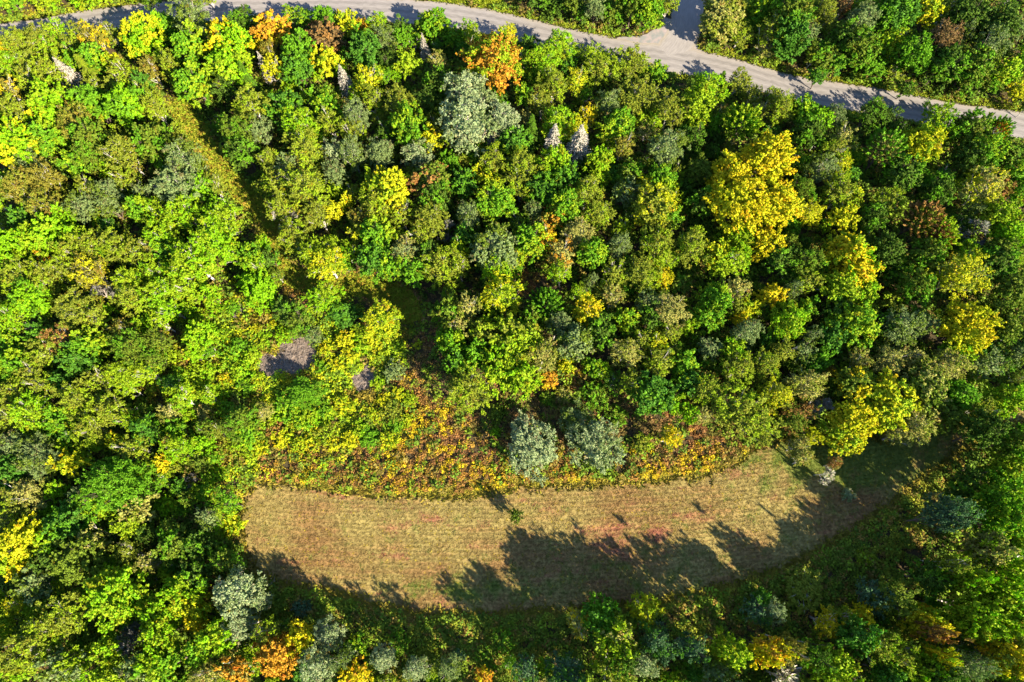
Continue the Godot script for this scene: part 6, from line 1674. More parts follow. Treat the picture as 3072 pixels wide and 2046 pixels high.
	plant("young_tree emer -", 70.8, 16.6, 1.0, 5.2, "emerald green young tree below the biggest lower-right maple")
	plant("young_tree green -", -0.4, 18.1, 1.0, 5.4, "bright green young tree below and left of the shaded lower field edge")
	plant("young_tree olive -", -43.4, 20.2, 1.3, 5.8, "olive young tree left of the bottom orange maple")
	plant("young_tree dkgreen -", 38.3, -71.5, 1.6, 5.9, "dark green young tree just below and left of the feathery tree by the road")
	plant("young_tree mgreen -", -58.1, 5.0, 1.5, 6.2, "mid green young tree just above and right of the broad lower-left maple")
	plant("young_tree green -", 52.6, -66.7, 1.7, 6.0, "bright green young tree below and right of the feathery tree by the road")
	plant("young_tree tan -", 25.0, -72.7, 1.6, 5.9, "tan-olive young tree right of the broad dead spruce")
	plant("young_tree olive -", -81.6, -60.4, 1.6, 5.9, "olive young tree above the small orange treetop")
	plant("young_tree green -", -48.0, -12.5, 1.1, 5.3, "bright green young tree above and right of the grey dead bush")
	plant("young_tree ygreen -", -85.6, -21.3, 1.4, 5.7, "yellow-green young tree below and left of the rust-tinged tree")
	plant("young_tree dkgreen -", 92.9, -68.0, 1.5, 5.6, "dark green young tree just below the road's far end")
	plant("young_tree mgreen -", 34.9, 15.9, 1.0, 5.2, "mid green young tree above and left of the white-limbed bare tree")
	plant("young_tree dkgreen -", 80.6, -53.9, 1.8, 6.2, "dark green young tree below the orange-topped feathery tree")
	plant("young_tree green -", -29.4, -46.0, 1.1, 5.1, "bright green young tree just above and right of the rusty end of the track")
	plant("young_tree dkgreen -", 3.1, -91.5, 1.5, 5.5, "dark green young tree just below and right of the slim roadside tree")
	plant("young_tree mgreen -", 25.2, 19.0, 1.0, 5.3, "mid green young tree below and right of the sunlit yellow tree by the field")
	plant("young_tree mgreen -", -50.5, -16.7, 1.5, 6.0, "mid green young tree above the grey dead bush")
	plant("young_tree emer -", -9.7, -90.8, 1.2, 5.2, "emerald green young tree left of the orange-green maple")
	plant("young_tree mgreen -", 77.8, -93.0, 1.6, 5.7, "mid green young tree just right of the brown tree beyond the road")
	plant("young_tree ygreen -", 68.8, -101.9, 1.6, 5.7, "yellow-green young tree above and left of the brown tree beyond the road")
	plant("young_tree green -", -24.6, -84.9, 1.7, 5.9, "bright green young tree right of the pinkish dead conifer")
	plant("young_tree olive -", -62.6, -72.6, 1.4, 5.5, "olive young tree just below and left of the head of the grass track")
	plant("young_tree emer -", 79.0, -63.2, 1.5, 5.6, "emerald green young tree below the orange-topped feathery tree")
	plant("young_tree lime -", -50.4, -14.4, 1.6, 6.2, "lime green young tree above and right of the grey dead bush")
	plant("young_tree ygreen -", -13.4, -76.8, 1.7, 6.0, "yellow-green young tree just left of the big silver poplar")
	plant("young_tree green -", 80.3, 1.7, 1.5, 6.1, "bright green young tree above and right of the biggest lower-right maple")
	plant("young_tree ygreen -", -20.3, 21.1, 0.9, 5.1, "yellow-green young tree right of the bottom orange maple")
	plant("young_tree ygreen -", -50.0, -22.7, 1.3, 5.6, "yellow-green young tree below the vivid lime tree")
	plant("young_tree mgreen -", 27.1, -30.8, 1.3, 5.5, "mid green young tree below and right of the egg-shaped golden tree")
	plant("young_tree olive -", -9.3, -66.5, 1.4, 5.5, "olive young tree below and left of the grey dead spire")
	plant("young_tree mgreen -", 18.6, -102.8, 2.0, 6.2, "mid green young tree above and left of the road junction")
	plant("young_tree olive -", -16.0, 21.0, 1.2, 5.7, "olive young tree below and left of the shaded lower field edge")
	plant("young_tree mgreen -", -36.6, -65.3, 1.8, 6.2, "mid green young tree above and right of the white-limbed leaning tree")
	plant("young_tree emer -", 26.9, 19.9, 1.3, 5.8, "emerald green young tree left of the white-limbed bare tree")
	plant("young_tree olive -", -21.7, 19.3, 1.1, 5.4, "olive young tree below and right of the silvery corner poplar")
	plant("young_tree mgreen -", -61.0, -19.6, 1.2, 5.5, "mid green young tree just right of the white tree fork")
	plant("young_tree mgreen -", 56.7, -70.7, 1.6, 5.8, "mid green young tree right of the feathery tree by the road")
	plant("young_tree ygreen -", 94.6, -65.5, 1.6, 5.9, "yellow-green young tree below the road's far end")
	plant("young_tree olive -", -14.4, -73.9, 1.9, 6.2, "olive young tree left of the big silver poplar")
	plant("young_tree mgreen -", 20.3, -33.4, 1.5, 5.9, "mid green young tree right of the peaked tree of the island")
	plant("young_tree mgreen -", 15.2, -103.2, 1.3, 5.3, "mid green young tree above and right of the slim roadside tree")
	plant("young_tree mgreen -", -92.4, -60.7, 1.5, 5.7, "mid green young tree above and left of the small orange treetop")
	plant("young_tree mgreen -", -77.8, -26.9, 1.0, 5.0, "mid green young tree below the rust-tinged tree")
	plant("young_tree ygreen -", 71.8, 2.4, 1.2, 5.6, "yellow-green young tree above the biggest lower-right maple")
	plant("young_tree emer -", 81.1, -30.8, 1.4, 5.8, "emerald green young tree below the grey spreading bare tree")
	plant("young_tree mgreen -", 33.3, -28.1, 1.3, 5.5, "mid green young tree left of the white-twigged bare tree")
	plant("young_tree ygreen -", 37.9, -51.3, 1.6, 5.8, "yellow-green young tree below the feathery tree by the road")
	plant("young_tree dkgreen -", -63.3, -0.1, 1.4, 6.0, "dark green young tree below the smooth round green tree")
	plant("young_tree ygreen -", -57.0, 12.6, 1.3, 5.8, "yellow-green young tree just above the fluffy grey bare tree")
	plant("young_tree emer -", -72.1, -16.0, 1.4, 5.8, "emerald green young tree below and left of the white tree fork")
	plant("young_tree green -", -7.0, -66.9, 1.1, 5.0, "bright green young tree just below and left of the grey dead spire")
	plant("young_tree mgreen -", -51.6, -5.5, 1.2, 5.5, "mid green young tree just below the grey dead bush")
	plant("young_tree emer -", 78.4, 8.3, 1.4, 5.9, "emerald green young tree right of the biggest lower-right maple")
	plant("young_tree ygreen -", 72.6, -71.2, 1.2, 5.2, "yellow-green young tree left of the orange-topped feathery tree")
	plant("young_tree dkgreen -", 17.1, -24.4, 1.6, 6.1, "dark green young tree above the overhanging willow")
	plant("young_tree mgreen -", 66.9, 4.8, 1.4, 6.0, "mid green young tree above and left of the biggest lower-right maple")
	plant("young_tree tan -", 2.4, -75.7, 1.3, 5.3, "tan-olive young tree above and left of the slim dead spruce")
	plant("young_tree tan -", 88.0, -36.6, 1.2, 5.4, "tan-olive young tree right of the big yellow maple by the right edge")
	plant("young_tree mgreen -", -69.4, -74.4, 1.3, 5.4, "mid green young tree left of the head of the grass track")
	plant("young_tree mgreen -", -50.3, 21.1, 1.4, 6.1, "mid green young tree below and right of the fluffy grey bare tree")
	plant("young_tree ygreen -", 81.2, -37.4, 1.2, 5.4, "yellow-green young tree just above and right of the big yellow maple by the right edge")
	plant("young_tree olive -", -55.2, -10.5, 1.0, 5.2, "olive young tree just left of the grey dead bush")
	plant("young_tree mgreen -", 31.6, -57.5, 1.1, 5.2, "mid green young tree left of the giant yellow maple")
	plant("young_tree dkgreen -", 72.8, -73.3, 1.2, 5.2, "dark green young tree left of the orange-topped feathery tree")
	plant("young_tree ygreen -", -70.1, 6.9, 1.4, 5.9, "yellow-green young tree above and left of the fluffy grey bare tree")
	plant("young_tree green -", 64.0, 9.7, 1.2, 5.7, "bright green young tree left of the biggest lower-right maple")
	plant("young_tree dkgreen -", 21.3, -55.8, 1.5, 5.7, "dark green young tree below and right of the broad dead spruce")
	plant("young_tree mgreen -", -69.9, -58.5, 1.1, 5.0, "mid green young tree above the grey twiggy tree")
	plant("young_tree tan -", 46.8, -77.0, 1.6, 5.9, "tan-olive young tree just above and right of the feathery tree by the road")
	plant("young_tree emer -", 62.0, -62.9, 1.5, 5.8, "emerald green young tree right of the giant yellow maple")
	plant("young_tree ygreen -", 12.5, 18.5, 1.0, 5.2, "yellow-green young tree below and left of the cream-tipped tree")
	plant("young_tree ygreen -", -12.5, -71.7, 1.3, 5.4, "yellow-green young tree just below and left of the big silver poplar")
	plant("young_tree ygreen -", -38.9, 16.0, 1.1, 5.5, "yellow-green young tree just above and left of the bottom orange maple")
	plant("young_tree dkgreen -", 81.0, -103.2, 1.4, 5.4, "dark green young tree above and right of the brown tree beyond the road")
	plant("young_tree emer -", 94.1, -61.2, 1.5, 5.7, "emerald green young tree below the road's far end")
	plant("young_tree mgreen -", -70.4, -71.8, 1.6, 5.7, "mid green young tree below and left of the head of the grass track")
	plant("young_tree ygreen -", 88.8, -47.4, 1.3, 5.5, "yellow-green young tree below and right of the grey spreading bare tree")
	plant("young_tree dkgreen -", 52.0, 21.2, 1.2, 5.7, "dark green young tree right of the white-limbed bare tree")
	plant("young_tree ygreen -", 15.4, -26.8, 1.6, 6.0, "yellow-green young tree below the egg-shaped golden tree")
	plant("young_tree mgreen -", -50.5, -11.3, 1.4, 5.9, "mid green young tree just above and right of the grey dead bush")
	plant("young_tree green -", 4.0, -85.1, 1.6, 5.8, "bright green young tree below and right of the orange-green maple")
	plant("young_tree emer -", -52.8, 21.1, 1.3, 5.9, "emerald green young tree below and right of the fluffy grey bare tree")
	plant("young_tree green -", 100.3, -90.4, 1.6, 5.7, "bright green young tree below the upper right corner")
	plant("young_tree mgreen -", 42.7, -41.2, 1.1, 5.1, "mid green young tree below the giant yellow maple")
	plant("young_tree mgreen -", 30.9, -32.1, 1.0, 5.1, "mid green young tree above and right of the overhanging willow")
	plant("young_tree green -", 60.3, 10.9, 1.0, 5.3, "bright green young tree below and right of the shaded scrub strip")
	plant("young_tree mgreen -", 1.1, -53.5, 1.7, 6.1, "mid green young tree above the peaked tree of the island")
	plant("young_tree ygreen -", -42.4, -81.9, 1.3, 5.3, "yellow-green young tree just below and right of the pink-grey dead conifer")
	plant("young_tree mgreen -", -64.0, 15.2, 1.4, 6.1, "mid green young tree below and left of the broad lower-left maple")
	plant("young_tree olive -", -28.9, -59.7, 1.5, 5.8, "olive young tree right of the white-limbed leaning tree")
	plant("young_tree lime -", -60.0, 14.7, 1.1, 5.4, "lime green young tree just left of the fluffy grey bare tree")
	plant("young_tree green -", -49.0, 21.0, 1.1, 5.5, "bright green young tree below and right of the fluffy grey bare tree")
	plant("young_tree ygreen -", -53.4, -19.0, 1.0, 5.1, "yellow-green young tree above the grey dead bush")
	plant("young_tree mgreen -", 19.4, -46.0, 1.5, 5.8, "mid green young tree above and right of the egg-shaped golden tree")
	plant("young_tree emer -", 32.4, -72.8, 1.5, 5.6, "emerald green young tree left of the feathery tree by the road")
	plant("young_tree mgreen -", 62.5, -33.5, 1.1, 5.1, "mid green young tree above the sunlit yellow maple")
	plant("young_tree dkgreen -", 36.6, 20.0, 1.3, 5.8, "dark green young tree just left of the white-limbed bare tree")
	plant("young_tree lime -", -56.2, -37.7, 1.1, 5.2, "lime green young tree above and left of the vivid lime tree")
	plant("young_tree emer -", -57.3, -24.1, 1.4, 5.8, "emerald green young tree above and right of the white tree fork")
	plant("young_tree mgreen -", 21.8, 20.9, 1.4, 6.0, "mid green young tree below and right of the cream-tipped tree")
	plant("young_tree ygreen -", 5.1, 18.3, 1.1, 5.5, "yellow-green young tree below the shaded lower field edge")
	plant("young_tree green -", -36.0, -71.4, 1.6, 5.8, "bright green young tree below and left of the pinkish dead conifer")
	plant("young_tree mgreen -", -11.1, -40.1, 1.5, 5.8, "mid green young tree below and right of the brown clearing")
	plant("young_tree dkgreen -", 66.4, -43.1, 1.7, 6.1, "dark green young tree above and left of the big yellow maple by the right edge")
	plant("young_tree emer -", -14.8, -91.7, 1.1, 5.1, "emerald green young tree just right of the thin white snag")
	plant("young_tree green -", 70.8, -103.3, 1.5, 5.5, "bright green young tree above and left of the brown tree beyond the road")
	plant("young_tree lime -", -47.3, -1.5, 1.3, 5.7, "lime green young tree below and left of the upper corner of the field")
	plant("young_tree ygreen -", -65.8, 8.6, 1.0, 5.2, "yellow-green young tree just left of the broad lower-left maple")
	plant("young_tree green -", 0.1, -44.9, 1.5, 5.8, "bright green young tree above the peaked tree of the island")
	plant("young_tree ygreen -", -74.0, -64.2, 1.8, 6.2, "yellow-green young tree below and left of the head of the grass track")
	plant("young_tree ygreen -", -72.8, -13.8, 1.3, 5.7, "yellow-green young tree above and left of the smooth round green tree")
	plant("young_tree green -", -96.5, -76.5, 1.5, 5.6, "bright green young tree below and left of the white dead conifer")
	plant("young_tree ygreen -", 23.5, 20.9, 1.4, 6.1, "yellow-green young tree below and right of the cream-tipped tree")
	plant("young_tree mgreen -", -33.4, 15.9, 1.5, 6.2, "mid green young tree just above and right of the bottom orange maple")
	plant("young_tree lime -", -45.2, -80.3, 1.2, 5.1, "lime green young tree just below the pink-grey dead conifer")
	plant("young_tree mgreen -", 43.5, -37.4, 1.5, 5.8, "mid green young tree above and left of the sunlit yellow maple")
	plant("young_tree olive -", -99.9, -89.3, 1.9, 6.2, "olive young tree below the upper left corner")
	plant("young_tree lime -", -78.3, 11.3, 1.4, 6.0, "lime green young tree above the lower left corner")
	plant("young_tree dkgreen -", 14.9, -36.5, 1.3, 5.5, "dark green young tree just below and right of the egg-shaped golden tree")
	plant("young_tree mgreen -", -46.0, 0.9, 1.3, 5.8, "mid green young tree below the upper corner of the field")
	plant("young_tree mgreen -", 68.5, 6.2, 1.2, 5.6, "mid green young tree above and left of the lower right corner")
	plant("young_tree ygreen -", -31.9, -60.1, 1.5, 5.7, "yellow-green young tree left of the upright yellow tree")
	plant("young_tree dkgreen -", -69.6, -9.4, 1.0, 5.2, "dark green young tree left of the smooth round green tree")
	plant("young_tree mgreen -", 90.9, -68.6, 1.8, 6.1, "mid green young tree just below the road's far end")
	plant("young_tree ygreen -", 16.2, -62.8, 1.7, 6.0, "yellow-green young tree below and right of the broad dead spruce")
	plant("young_tree dkgreen -", -57.7, -7.6, 1.3, 5.7, "dark green young tree right of the smooth round green tree")
	plant("young_tree emer -", -74.8, -15.9, 1.1, 5.2, "emerald green young tree above and left of the smooth round green tree")
	plant("young_tree mgreen -", 82.5, -34.5, 1.0, 5.0, "mid green young tree just right of the big yellow maple by the right edge")
	plant("young_tree dkgreen -", -7.6, -30.9, 1.5, 5.9, "dark green young tree just above the tip of the tree island")
	plant("young_tree emer -", 59.0, 21.1, 0.9, 5.2, "emerald green young tree below and left of the biggest lower-right maple")
	plant("young_tree olive -", -91.2, -52.9, 1.2, 5.3, "olive young tree above and left of the small orange treetop")
	plant("young_tree mgreen -", 96.6, -83.8, 1.3, 5.2, "mid green young tree above the road's far end")
	plant("young_tree dkgreen -", 56.0, 12.0, 1.2, 5.5, "dark green young tree right of the round olive bush")
	plant("young_tree lime -", -69.8, -37.6, 1.3, 5.5, "lime green young tree just below and right of the grey twiggy tree")
	plant("young_tree dkgreen -", -42.4, -47.2, 1.7, 6.2, "dark green young tree below the white-limbed leaning tree")
	plant("young_tree ygreen -", -96.5, -72.9, 1.7, 5.9, "yellow-green young tree below and left of the white dead conifer")
	plant("young_tree emer -", 18.0, -63.4, 1.6, 5.9, "emerald green young tree below and right of the broad dead spruce")
	plant("young_tree dkgreen -", 13.8, -65.7, 1.1, 5.1, "dark green young tree just below and right of the broad dead spruce")
	plant("young_tree olive -", 15.2, -40.9, 1.5, 5.8, "olive young tree just above and right of the egg-shaped golden tree")
	plant("young_tree ygreen -", -67.3, -14.5, 1.1, 5.2, "yellow-green young tree below and left of the white tree fork")
	plant("young_tree mgreen -", 62.7, -50.1, 1.6, 5.9, "mid green young tree left of the grey spreading bare tree")
	plant("young_tree mgreen -", 38.5, -76.0, 1.8, 6.1, "mid green young tree just above and left of the feathery tree by the road")
	plant("young_tree green -", 85.7, -22.2, 1.1, 5.2, "bright green young tree below and right of the big yellow maple by the right edge")
	plant("young_tree emer -", -52.6, 3.9, 1.3, 5.8, "emerald green young tree above and right of the broad lower-left maple")
	plant("young_tree olive -", -10.7, -42.7, 1.1, 5.1, "olive young tree right of the brown clearing")
	plant("young_tree mgreen -", -11.6, 18.1, 1.4, 6.1, "mid green young tree left of the shaded lower field edge")
	plant("young_tree ygreen -", -80.3, -38.1, 1.3, 5.5, "yellow-green young tree just above and left of the rust-tinged tree")
	plant("young_tree dkgreen -", 78.5, -49.5, 1.4, 5.6, "dark green young tree just below and left of the grey spreading bare tree")
	plant("young_tree ygreen -", -81.3, -70.0, 1.3, 5.4, "yellow-green young tree below the white dead conifer")
	plant("young_tree dkgreen -", 33.7, -67.9, 1.2, 5.2, "dark green young tree below and left of the feathery tree by the road")
	plant("young_tree ygreen -", 84.5, -89.0, 1.5, 5.6, "yellow-green young tree right of the brown tree beyond the road")
	plant("young_tree lime -", -33.1, -86.3, 1.1, 5.0, "lime green young tree just above and left of the pinkish dead conifer")
	plant("young_tree green -", -19.1, -93.0, 1.4, 5.4, "bright green young tree just above and left of the thin white snag")
	plant("young_tree emer -", -58.6, 12.5, 1.4, 5.9, "emerald green young tree just above the fluffy grey bare tree")
	plant("young_tree mgreen -", -57.6, -52.7, 1.1, 5.1, "mid green young tree just above and left of the big lime round tree")
	plant("young_tree green -", 63.6, -67.0, 1.2, 5.3, "bright green young tree right of the giant yellow maple")
	plant("young_tree green -", 13.7, -80.8, 1.6, 5.7, "bright green young tree above the broad dead spruce")
	plant("young_tree dkgreen -", -68.2, -89.9, 1.3, 5.3, "dark green young tree below and left of the grey-green tree on the road")
	plant("young_tree mgreen -", 61.0, -30.3, 1.6, 6.1, "mid green young tree above and right of the white-twigged bare tree")
	plant("young_tree dkgreen -", 51.3, -50.0, 1.1, 5.1, "dark green young tree below and right of the feathery tree by the road")
	plant("young_tree green -", 20.0, -42.0, 1.6, 5.9, "bright green young tree above and right of the egg-shaped golden tree")
	plant("young_tree ygreen -", -69.2, -12.3, 1.5, 6.0, "yellow-green young tree left of the grey dead bush")
	plant("young_tree ygreen -", -67.8, -31.0, 1.3, 5.6, "yellow-green young tree right of the rust-tinged tree")
	plant("young_tree olive -", -68.5, 0.1, 1.4, 5.9, "olive young tree above and left of the broad lower-left maple")
	plant("young_tree tan -", 73.4, -103.0, 1.2, 5.1, "tan-olive young tree above the brown tree beyond the road")
	plant("young_tree olive -", 72.4, -88.6, 1.5, 5.5, "olive young tree just below the brown tree beyond the road")
	plant("young_tree olive -", -24.8, -75.5, 1.4, 5.4, "olive young tree below and right of the pinkish dead conifer")
	plant("young_tree dkgreen -", -23.5, -71.8, 1.7, 6.0, "dark green young tree above the upright yellow tree")
	plant("young_tree ygreen -", -54.1, -40.4, 1.5, 5.9, "yellow-green young tree above and left of the small soil patch")
	plant("young_tree olive -", 78.5, 13.8, 1.2, 5.5, "olive young tree above the lower right corner")
	plant("young_tree emer -", 66.3, 12.3, 1.0, 5.2, "emerald green young tree left of the biggest lower-right maple")
	plant("young_tree dkgreen -", 84.0, -10.5, 1.0, 5.2, "dark green young tree right of the shaded end of the field")
	plant("young_tree emer -", -77.2, -79.9, 1.3, 5.3, "emerald green young tree below and right of the white dead conifer")
	plant("young_tree dkgreen -", 37.4, -68.4, 1.3, 5.4, "dark green young tree above and left of the giant yellow maple")
	plant("young_tree dkgreen -", 4.8, 19.7, 1.0, 5.4, "dark green young tree below the shaded lower field edge")
	plant("young_tree mgreen -", 20.9, -102.4, 1.9, 6.1, "mid green young tree right of the slim roadside tree")
	plant("young_tree ygreen -", 25.7, -45.9, 1.1, 5.1, "yellow-green young tree right of the peaked tree of the island")
	plant("young_tree ygreen -", 46.5, -99.6, 1.5, 5.6, "yellow-green young tree above and left of the wood beyond the junction")
	plant("young_tree mgreen -", 81.1, -3.3, 1.1, 5.4, "mid green young tree above and right of the biggest lower-right maple")
	# trees below and beside the frame
	off_frame(-50.0, 31.0, 3.5, 12.0, "tall green tree outside the photo, first from the lower left corner")
	off_frame(-38.0, 32.0, 3.2, 12.0, "tall green tree outside the photo, second from the lower left corner")
	off_frame(-26.0, 31.0, 3.6, 13.0, "tall green tree outside the photo, third from the lower left corner")
	off_frame(-13.0, 31.0, 3.2, 14.0, "tall green tree outside the photo, fourth from the lower left corner")
	off_frame(-1.0, 31.0, 3.4, 14.0, "tall green tree outside the photo, fifth from the lower left corner")
	off_frame(13.0, 23.5, 2.6, 19.0, "tall green tree outside the photo, sixth from the lower left corner")
	off_frame(18.0, 25.0, 2.2, 18.0, "tall green tree outside the photo, seventh from the lower left corner")
	off_frame(33.0, 24.5, 4.0, 20.0, "tall green tree outside the photo, eighth from the lower left corner")
	off_frame(38.0, 28.0, 3.0, 17.0, "tall green tree outside the photo, ninth from the lower left corner")
	off_frame(49.0, 30.0, 3.6, 17.0, "tall green tree outside the photo, tenth from the lower left corner")
	off_frame(58.0, 27.0, 4.0, 19.0, "tall green tree outside the photo, eleventh from the lower left corner")
	off_frame(67.0, 27.0, 3.6, 17.0, "tall green tree outside the photo, twelfth from the lower left corner")
	off_frame(77.0, 26.0, 4.0, 17.0, "tall green tree outside the photo, thirteenth from the lower left corner")
	off_frame(88.0, 26.0, 3.8, 16.0, "tall green tree outside the photo, fourteenth from the lower left corner")
	off_frame(98.0, 12.0, 3.8, 17.0, "tall green tree outside the photo, fifteenth from the lower left corner")
	off_frame(99.0, -2.0, 4.0, 17.0, "tall green tree outside the photo, sixteenth from the lower left corner")
	off_frame(101.0, -13.0, 3.6, 16.0, "tall green tree outside the photo, seventeenth from the lower left corner")
	off_frame(100.0, -24.0, 4.0, 16.0, "tall green tree outside the photo, eighteenth from the lower left corner")


# ---------------------------------------------------------------- bare soil and logs

func soil_mound(x: float, z: float, r: float, label: String) -> void:
	mounds.append(Vector3(x, r * 1.1, z))
	var o := Node3D.new()
	o.name = numbered("soil_mound")
	add_child(o)
	o.position = Vector3(x, 0, z)
	var st := Faces.new()
	var uneven := noise(0.55, int(x * 10.0), 3)
	var tint := noise(1.3, int(z * 10.0), 3)
	var around := 40
	for ring in 13:
		for i in around:
			var a := TAU * i / around
			var edge := r * (1.0 + 0.95 * uneven.get_noise_2d(cos(a) * 2.5, sin(a) * 2.5 + x))
			var s := ring / 12.0
			var p := Vector3(cos(a) * edge * s, 0, sin(a) * edge * s)
			p.y = 0.03 + (1.0 - s * s) * (0.10 + 0.28 * uneven.get_noise_2d(p.x * 2.0 + x, p.z * 2.0)) + (0.10 * tint.get_noise_2d(p.x * 2.0, p.z * 2.0) if ring < 12 else -0.05)
			st.points.append(p)
			st.normals.append(Vector3.UP)
			var g := 1.0 + 0.6 * tint.get_noise_2d(p.x, p.z)
			st.colors.append(Color(0.155 * g, 0.120 * g, 0.092 * g))
			if ring:
				var k := (ring - 1) * around
				var j := (i + 1) % around
				st.index.append_array([k + i, k + around + i, k + j, k + j, k + around + i, k + around + j])
	var m := plain([1, 1, 1], 0.97)
	m.albedo_color = Color.WHITE
	var tool := SurfaceTool.new()
	var mesh := ArrayMesh.new()
	st.into(mesh, m)
	tool.create_from(mesh, 0)
	tool.generate_normals()
	var body := MeshInstance3D.new()
	body.name = "soil"
	body.mesh = tool.commit()
	o.add_child(body, true)
	var sticks := Faces.new()
	for k in int(r * r * 26.0):
		var a := dice.randf() * TAU
		var s := sqrt(dice.randf()) * r
		var p := Vector3(cos(a) * s, 0.10 + (1.0 - s * s / r / r) * 0.3, sin(a) * s)
		var d := Vector3(dice.randf_range(-1, 1), dice.randf_range(-0.1, 0.35), dice.randf_range(-1, 1)).normalized()
		var g := dice.randf_range(0.5, 2.1)
		sticks.tube(p, p + d * dice.randf_range(0.3, 1.3), 0.030, 0.012, 3, Color(0.20 * g, 0.165 * g, 0.14 * g))
	var bits := part("sticks", sticks, m, o)
	bits.set_meta("kind", "stuff")
	tag(o, label, "soil patch", "bare soil patches in the scrub")


func fallen_log(at: Vector3, long: float, turn: float, label: String) -> void:
	var o := Node3D.new()
	o.name = numbered("fallen_log")
	add_child(o)
	o.position = at
	o.rotation_degrees.y = turn
	var f := Faces.new()
	var last := Vector3(-long * 0.5, 0, 0)
	for i in 6:
		var p := Vector3(-long * 0.5 + long * (i + 1) / 6.0, dice.randf_range(-0.05, 0.1), dice.randf_range(-0.12, 0.12))
		f.tube(last, p, 0.17 - i * 0.02, 0.15 - i * 0.02, 7)
		last = p
	part("stem", f, white_bark, o)
	var g := Faces.new()
	for k in 3:
		var p := Vector3(long * (-0.1 + 0.2 * k), 0.05, 0)
		g.tube(p, p + Vector3(0.5, dice.randf_range(0.1, 0.5), dice.randf_range(-0.8, 0.8)), 0.045, 0.015, 4)
	part("branch_stubs", g, dead_bark, o)
	tag(o, label, "log", "pale logs among the trees")


func make_details() -> void:
	soil_mound(-37.6, -30.5, 4.0, "large ragged patch of bare grey-brown soil and sticks in the scrub")
	soil_mound(-42.2, -28.4, 2.3, "dark bare soil hollow beside the largest soil patch")
	soil_mound(-25.5, -25.7, 2.4, "round grey-brown soil mound beside the grey-green round bush")
	soil_mound(-48.8, -38.3, 1.7, "small brown soil mound below the open lime tree")
	fallen_log(Vector3(-43.0, 2.0, 18.3), 1.6, 8.0, "pale fallen log in the gap beside the bottom orange maple")
	fallen_log(Vector3(67.3, 2.0, 9.7), 2.4, -10.0, "grey log lying in the dark gap under the biggest lower-right maple")
	fallen_log(Vector3(77.0, 2.0, -0.5), 5.2, 6.0, "long grey fallen trunk above the tan-green tree at the right edge")
	fallen_log(Vector3(80.4, 2.0, 3.0), 2.3, 0.0, "white trunk piece at the right edge below the long grey trunk")
	fallen_log(Vector3(43.4, 2.0, 19.1), 2.2, 4.0, "thin pale log beside the white-limbed bare tree")
	fallen_log(Vector3(-38.2, 0.1, 7.1), 1.3, 30.0, "short white stick in shade at the lower left field edge")


# ---------------------------------------------------------------- grass, herbs and undergrowth

func near_line(line: Array, p: Vector3) -> float:
	var best := 1e9
	for i in range(0, line.size(), 2):
		var q: Vector3 = line[i]
		best = minf(best, (q.x - p.x) * (q.x - p.x) + (q.z - p.z) * (q.z - p.z))
	return sqrt(best)


func scatter(called: String, mesh: Mesh, where: Array, tints: PackedColorArray, label: String, category: String) -> void:
	var mm := MultiMesh.new()
	mm.transform_format = MultiMesh.TRANSFORM_3D
	mm.use_colors = true
	mm.mesh = mesh
	mm.instance_count = where.size()
	for i in where.size():
		mm.set_instance_transform(i, where[i])
		mm.set_instance_color(i, tints[i])
	var o := MultiMeshInstance3D.new()
	o.name = called
	o.multimesh = mm
	add_child(o)
	tag(o, label, category, "", "stuff")


func tuft_mesh(blades: int, wide: float, high: float, spread: float) -> ArrayMesh:
	var f := Faces.new()
	for i in blades:
		var a := dice.randf() * TAU
		var d := Vector3(cos(a), 0, sin(a))
		var p := d * spread * dice.randf()
		var along := (Vector3.UP * high + d * spread * 0.9 + ball() * 0.08).normalized()
		var n := along.cross(Vector3(-d.z, 0.01, d.x)).normalized()
		var g := dice.randf_range(0.7, 1.3)
		f.leaf(p + along * high * 0.45, along, n if n.y > 0 else -n, high * 1.2, wide, Color(g, g, g))
	var m := ArrayMesh.new()
	var look := plain([1, 1, 1], 0.8)
	look.albedo_color = Color.WHITE
	look.backlight_enabled = true
	look.backlight = Color(0.4, 0.4, 0.2)
	f.into(m, look)
	return m


func herb_mesh(leaves: int, r: float, h: float, leaf: float) -> ArrayMesh:
	var f := Faces.new()
	for i in leaves:
		var s := ball()
		var p := Vector3(s.x * r, h * (0.15 + 0.85 * dice.randf()) * (1.0 - 0.5 * (s.x * s.x + s.z * s.z)), s.z * r)
		var n := (Vector3.UP * 0.8 + ball() + Vector3(s.x, 0, s.z) * 0.5).normalized()
		var g := dice.randf_range(0.65, 1.35)
		var l := leaf * dice.randf_range(0.6, 1.3)
		f.leaf(p, n.cross(ball()).normalized(), n, l, l * 0.7, Color(g * dice.randf_range(0.92, 1.08), g, g))
	var m := ArrayMesh.new()
	var look := plain([1, 1, 1], 0.75)
	look.albedo_color = Color.WHITE
	look.backlight_enabled = true
	look.backlight = Color(0.5, 0.55, 0.2)
	f.into(m, look)
	return m


